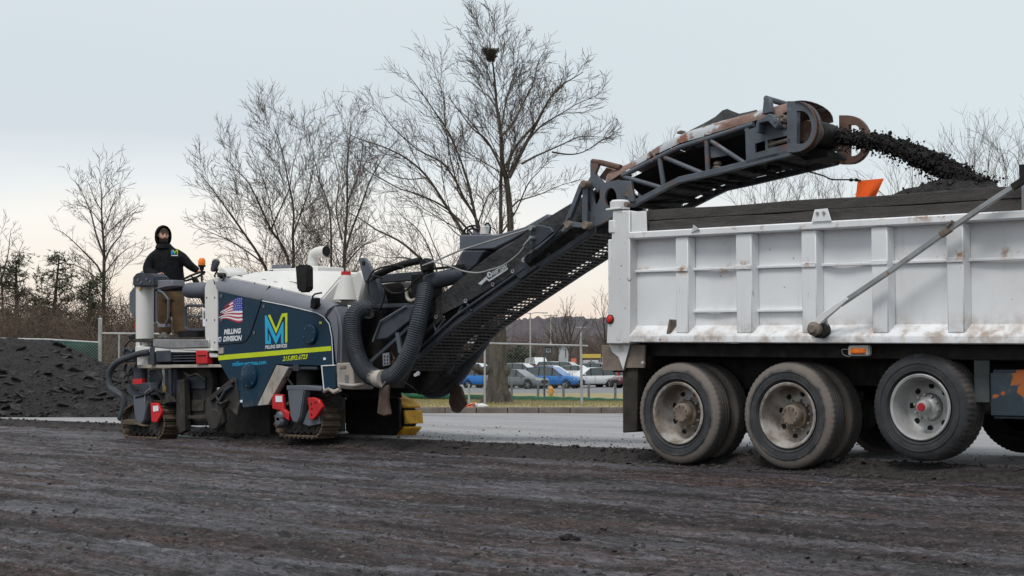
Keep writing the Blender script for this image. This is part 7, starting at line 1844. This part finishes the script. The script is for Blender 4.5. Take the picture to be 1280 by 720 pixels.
bare('bare_tree', 'bare tree in the far lot right of the tall white shed', 235, [([(712, 470), (712, 440), (713, 420), (711, 402), (709, 392)], .30, .04), ([(713, 440), (722, 420), (730, 405)], .16, .03), ([(712, 440), (702, 420), (698, 404)], .16, .03), ([(713, 425), (718, 408), (720, 396)], .12, .03), ([(712, 430), (705, 410), (705, 396)], .12, .03)], 201, 0.034, 0.28, None, lev=2, scale=1.6, bark=m_bark2, thin=0.9)
bare('bare_tree', 'bare tree in the far lot behind the brown utility pole', 255, [([(697, 470), (697, 440), (696, 420), (693, 405)], .26, .04), ([(697, 440), (704, 420), (707, 408)], .14, .03), ([(697, 440), (690, 424), (686, 412)], .14, .03)], 202, 0.034, 0.28, None, lev=2, scale=1.5, bark=m_bark2, thin=0.9)
bare('bare_tree', 'bare tree in the far lot close behind the truck corner', 240, [([(756, 470), (756, 430), (755, 405), (752, 385)], .3, .04), ([(756, 430), (765, 408), (770, 392)], .14, .03), ([(756, 430), (747, 410), (744, 396)], .14, .03)], 203, 0.034, 0.28, None, lev=2, scale=1.5, bark=m_bark2, thin=0.9)
m_everg = M('dark_evergreen', (0.030, 0.040, 0.022), (0.045, 0.052, 0.028), .9)
b = MB(); rs = random.Random(6)
for cx_, top_, w_ in ((650, 431, 9), (662, 436, 7), (640, 437, 8)):
    for _ in range(900):
        x = rs.gauss(cx_, w_*.5); y = rs.uniform(top_ + abs(x-cx_)*0.9, 458); p = at(x, y, 215 + rs.uniform(-3, 3)); e = V((rs.gauss(0, 1), rs.gauss(0, 1), rs.gauss(.3, 1))).normalized()*rs.uniform(.2, .5); s_ = e.orthogonal().normalized()*.12
        b.add([p-s_, p+s_, p+e], [(0, 1, 2)])
b.build('shrubbery', m_everg, None, smooth=0, normals=False, kind='stuff')
brush('undergrowth', (540, 800), 300, [(540, 425), (640, 420), (700, 425), (760, 418), (800, 425)], 1400, 95, m_redtwig, 20, 1.0, .045)
# ================================================================== OPERATOR
DPN = 24.35
pm0 = at(215, 421.5, DPN)
SC = DPN/FPX
person = thing('person', 'machine operator in black hooded sweatshirt and brown trousers, one hand on the steering wheel', 'person', (pm0.x, pm0.y, pm0.z))
m_skin = M('skin', (0.62, 0.38, 0.29), (0.54, 0.32, 0.24), 0.6, scale=20); m_hood = M('black_sweatshirt', (0.0045, 0.005, 0.0065), (0.008, 0.0085, 0.0105), 0.9, spec=0.2, scale=8, bump=0.35, bscale=9)
m_pant = M('brown_work_trousers', (0.165, 0.105, 0.058), (0.125, 0.078, 0.043), 0.85, scale=7, bump=0.35, bscale=10); m_hair = M('dark_beard', (0.035, 0.024, 0.018), None, 0.85); m_shoe = M('dusty_shoes', (0.50, 0.47, 0.44), (0.30, 0.28, 0.26), 0.7, scale=12)
def pp(x, y, d=0.0): return at(x, y, DPN + d)
def skin(name, joints, edges, mt_, sub=2, parent=person, root=0):
    me = bpy.data.meshes.new(name); b0 = base_of(parent)
    me.from_pydata([tuple(V(j[0])-b0) for j in joints], edges, []); me.materials.append(mt_)
    ob = bpy.data.objects.new(name, me); scene.collection.objects.link(ob)
    sk = ob.modifiers.new('skin', 'SKIN'); sk.use_smooth_shade = True
    for i, j in enumerate(joints):
        r = j[1]; me.skin_vertices[0].data[i].radius = (r, r) if not hasattr(r, '__len__') else r
        me.skin_vertices[0].data[i].use_root = (i == root)
    sb = ob.modifiers.new('sub', 'SUBSURF'); sb.levels = sub; sb.render_levels = sub
    dg = bpy.context.evaluated_depsgraph_get(); m2 = bpy.data.meshes.new_from_object(ob.evaluated_get(dg))
    bpy.data.objects.remove(ob)
    m2.polygons.foreach_set('use_smooth', [True]*len(m2.polygons)); m2.name = name
    if not m2.materials: m2.materials.append(mt_)
    o = bpy.data.objects.new(name, m2); scene.collection.objects.link(o); o.parent = parent; return o
# body (skin): pelvis, spine, neck, arms with hands, legs
J = [(pp(212, 364), .10), (pp(211, 345), .12), (pp(208, 320), .13), (pp(205, 309), .055), (pp(204, 303), .05),
     (pp(191, 316, .02), .055), (pp(185, 336, -.08), .042), (pp(193, 343, -.22), .032), (pp(201, 344.5, -.30), .028),
     (pp(223, 315), .055), (pp(236, 330, -.04), .042), (pp(247, 338.5, -.02), .03), (pp(250.5, 339.5, -.01), .027),
     (pp(206, 366), .085), (pp(206, 394), .065), (pp(206, 415), .045), (pp(221, 366), .085), (pp(223, 394), .065), (pp(225, 415), .045)]
E = [(0, 1), (1, 2), (2, 3), (3, 4), (2, 5), (5, 6), (6, 7), (7, 8), (2, 9), (9, 10), (10, 11), (11, 12), (0, 13), (13, 14), (14, 15), (0, 16), (16, 17), (17, 18)]
# fingers curl round what each hand holds
def fingers(i0, base, dirn, side, curl):
    dirn = V(dirn).normalized(); side = V(side).normalized(); nrm = V(curl).normalized()
    for k, ln in enumerate((.030, .034, .032, .026)):
        a = base + side*(k-1.5)*.019 + dirn*.03
        n = len(J); J.append((a, .0095)); J.append((a + dirn*ln*.8 + nrm*.012, .009)); J.append((a + dirn*ln + nrm*.038, .008))
        E.extend([(i0, n), (n, n+1), (n+1, n+2)])
    n = len(J); J.append((base - side*.036 + dirn*.004, .011)); J.append((base - side*.045 + dirn*.03 + nrm*.022, .009)); E.extend([(i0, n), (n, n+1)])
fingers(8, pp(201, 344.5, -.30), RT*.9 - FW*.3, V((0, 0, -1)), -FW*.6 - RT*.2)
fingers(12, pp(250.5, 339.5, -.01), RT*.9 + V((0, 0, -.3)), FW, V((0, 0, -1)))
J = [(p, r*(.80 if i in (0, 1, 2, 5, 6, 9, 10, 13, 14, 15, 16, 17, 18) else 1.0)) for i, (p, r) in enumerate(J)]
body = skin('body', J, E, m_skin)
# head
hc = pp(204.2, 294.5, -0.03); fd = (RT*.45 - FW*.9 + V((0, 0, -.10))).normalized(); fs_ = V((0, 0, 1)).cross(fd).normalized(); fu = fd.cross(fs_).normalized()
if fu.z < 0: fu = -fu
b = MB(); n1, n2 = 28, 20; vs = []; 
for i in range(n2+1):
    ph = -math.pi/2 + math.pi*i/n2
    for j in range(n1):
        th = 2*math.pi*j/n1; cxx, cyy, czz = math.cos(ph)*math.cos(th), math.cos(ph)*math.sin(th), math.sin(ph)
        ex, ey, ez = .094, .074, .115
        jaw = 1 - 0.22*max(0, -czz)**1.3
        x_, y_, z_ = cxx*ex*(0.96 if cxx > 0 else 1.02), cyy*ey*jaw, czz*ez
        if cxx > 0: x_ += 0.006*math.exp(-((z_+.075)/.03)**2 - (y_/.03)**2)          # chin
        if cxx > .2: x_ += .026*math.exp(-((z_+.018)/.022)**2 - (y_/.012)**2) + .012*math.exp(-((z_-.006)/.025)**2 - (y_/.009)**2)  # nose
        if cxx > .2: x_ -= .010*math.exp(-((z_-.014)/.016)**2)*(math.exp(-((y_-.031)/.016)**2) + math.exp(-((y_+.031)/.016)**2))      # eye sockets
        if cxx > .2: x_ += .005*math.exp(-((z_-.036)/.010)**2)                                                                       # brow
        vs.append(hc + fd*x_ + fs_*y_ + fu*z_)
b.add(vs, [(i*n1+j, i*n1+(j+1) % n1, (i+1)*n1+(j+1) % n1, (i+1)*n1+j) for i in range(n2) for j in range(n1)])
head = b.build('head', m_skin, person, smooth=80)
for s_ in (-1, 1):
    b = MB(); b.ball(hc + fd*.079 + fs_*s_*.031 + fu*.013, .0075, 10, 8); b.build('eye', m_hair, head)
    b = MB(); b.tube([hc + fd*.088 + fs_*s_*.016 + fu*.033, hc + fd*.084 + fs_*s_*.034 + fu*.037, hc + fd*.072 + fs_*s_*.048 + fu*.030], .005, 5); b.build('eyebrow', m_hair, head)
    b = MB(); b.ball(hc + fs_*s_*.075 - fd*.005, (.012, .012, .028), 8, 6); b.build('ear', m_skin, head)
b = MB(); b.tube([hc + fd*.088 + fs_*.024 - fu*.052, hc + fd*.096 - fu*.050, hc + fd*.088 - fs_*.024 - fu*.052], .006, 6); b.build('mouth', M('lips', (0.30, 0.12, 0.10), None, 0.6), head)
hr = []                                      # hairline under the hood
for i in range(13):
    th = -1.3 + 2.6*i/12
    hr.append([hc + fd*(math.cos(th)*(.099 - .030*k) + .002) + fs_*math.sin(th)*(.079 - .016*k) + fu*(.056 + .030*k - .010*math.cos(th)) for k in range(3)])
b = MB(); b.loft(hr, closed=False); b.build('hair', m_hair, head, normals=False, smooth=80)
bs = []                                      # beard shell along jaw and chin
for i in range(15):
    th = -1.45 + 2.9*i/14
    r_ = []
    for k in range(6):
        z_ = -.058 - .058*k/5 + .034*abs(th)/1.45*(1-k/5); ex = .100 - .012*k/5 - (0.03 if k == 5 else 0); r_.append(hc + fd*(math.cos(th)*ex + .004) + fs_*math.sin(th)*(.080 - .016*k/5) + fu*z_)
    if abs(th) < .35: r_[0] = hc + fd*(math.cos(th)*.094 + .004) + fs_*math.sin(th)*.07 - fu*.062
    bs.append(r_)
b = MB(); b.loft(bs, closed=False); b.build('beard', m_hair, head, normals=False, smooth=80)
b = MB(); b.tube([hc + fd*.101 + fs_*.026 - fu*.041, hc + fd*.106 - fu*.036, hc + fd*.101 - fs_*.026 - fu*.041], .007, 6); b.build('moustache', m_hair, head)
# sweatshirt with raised hood
def fuse(b, name, mt_, parent, voxel=0.011, it=14):
    o = b.build(name, mt_, parent, smooth=0); rm = o.modifiers.new('remesh', 'REMESH'); rm.mode = 'VOXEL'; rm.voxel_size = voxel
    sm = o.modifiers.new('smooth', 'SMOOTH'); sm.iterations = it; sm.factor = 0.5
    m2 = bpy.data.meshes.new_from_object(o.evaluated_get(bpy.context.evaluated_depsgraph_get())); o.modifiers.clear(); o.data = m2; m2.name = name
    m2.polygons.foreach_set('use_smooth', [True]*len(m2.polygons))
    if not m2.materials: m2.materials.append(mt_)
    return o
def oval(py, cx_, hw, dp, n=20, d=0.0, pinch=0.0):
    c_ = pp(cx_, py, d); return [c_ + RT*math.cos(2*math.pi*i/n)*hw*SC + FW*math.sin(2*math.pi*i/n)*dp for i in range(n)]
b = MB()
b.loft([oval(*q) for q in [(365, 213, 16.0, .150), (362, 212.8, 18.0, .165), (357, 212.5, 18.8, .17), (345, 211.5, 18.6, .165), (333, 210.5, 18.6, .16), (323, 209.2, 18.6, .15), (316.5, 208, 17.2, .13), (311.5, 207, 13.5, .11), (307.5, 206.2, 9.2, .095), (304, 205.6, 7.2, .09)]])
b.tube(smoothpath([pp(198, 317, .02), pp(190, 324, -.02), pp(184.8, 335.5, -.08), pp(188.5, 341.5, -.16), pp(197.5, 344, -.27)], 5), list(np.interp(np.linspace(0, 1, 21), [0, .2, .5, .8, 1], [.080, .086, .080, .066, .050])), 14)
b.tube(smoothpath([pp(218.5, 316.5, .02), pp(228, 322.5, -.01), pp(236, 330.5, -.04), pp(242.5, 335.5, -.02), pp(248, 338.3, -.01)], 5), list(np.interp(np.linspace(0, 1, 21), [0, .25, .5, .8, 1], [.082, .082, .070, .058, .046])), 14)
sw_ = fuse(b, 'sweatshirt', m_hood, person)
hs = []
for i in range(25):                          # hood: open shell round the face, falling to the shoulders
    a = 2*math.pi*i/24; row = []
    dn = max(0.0, -math.cos(a))
    for k in range(10):
        ph = math.radians(66 + 112*k/9)
        row.append(hc + fd*(math.cos(ph)*.118 - .012) + (fs_*math.sin(a)*(.112 + .012*dn) + fu*(math.cos(a)*(.142 + .035*dn)))*max(.02, math.sin(ph))**0.8*(1 + 0.02*math.sin(3*a+k)))
    hs.append(row)
b = MB(); b.loft(hs, closed=False)
hd = b.build('hood', m_hood, sw_, normals=False, smooth=80); so = hd.modifiers.new('thickness', 'SOLIDIFY'); so.thickness = .016; so.offset = -1
b = MB(); b.lathe([(.135, -.06), (.125, -.025), (.105, .0), (.085, .012)], pp(205.2, 305.5, -.01), (0.05, 0, 1), 20); b.build('collar', m_hood, sw_)
def cl(x, y): return pp(x, y, -.160)
lgp = lambda x, y: cl(213.8 + x*8.6, 312.0 + y*6.6)
for pts, mt_ in (([(0, .1), (.12, .02), (.5, .62), (.62, .45), (.62, .9), (.45, .9), (.2, .45), (.2, .95), (0, .95)], m_cyan), ([(.22, .05), (.36, .0), (.55, .42), (.80, 0), (1, 0), (1, .95), (.86, .95), (.86, .25), (.55, .66)], m_lime)):
    b = MB(); b.add([lgp(*p) for p in pts], [tuple(range(len(pts)))]); b.build('chest_logo', mt_, sw_, smooth=0)
b = MB(); b.add([lgp(*p) for p in [(0.05, 1.02), (1, 1.02), (1, 1.2), (0.05, 1.2)]], [(0, 1, 2, 3)]); b.build('chest_print', m_wtext, sw_, smooth=0)
b = MB(); b.loft([oval(*q) for q in [(357, 213, 15.5, .14), (362, 213, 16.5, .15), (370, 213, 17.0, .15), (376, 213, 16.6, .14)]])
for q in ([(370, 205.6, 9.6, .13), (382, 205.3, 9.0, .115), (394, 205.4, 8.0, .105), (406, 205.6, 7.8, .10), (414, 206, 7.9, .10), (417.5, 206.3, 7.6, .10)], [(370, 220.6, 9.6, .13), (382, 221.8, 9.0, .115), (394, 223, 8.0, .105), (406, 224.2, 7.8, .10), (414, 225, 7.9, .10), (417.5, 225.4, 7.6, .10)]):
    b.loft([oval(*p) for p in q])
fuse(b, 'trousers', m_pant, person)
for x, s_ in ((206.5, -.1), (226.5, .25)):
    q = pp(x, 419.5, -.03); d = (-FW + RT*s_*1.2).normalized(); b = MB(); b.loft([[q + d*a + d.cross(UZ)*w*c1 + UZ*(h*c2 - .035) for c1, c2 in ((-1, 0), (-.9, .7), (-.4, 1), (.4, 1), (.9, .7), (1, 0))] for a, w, h in ((-.09, .035, .08), (-.06, .048, .11), (.03, .05, .10), (.10, .054, .07), (.16, .05, .055), (.19, .03, .03))]); b.build('shoe', m_shoe, person, smooth=60)
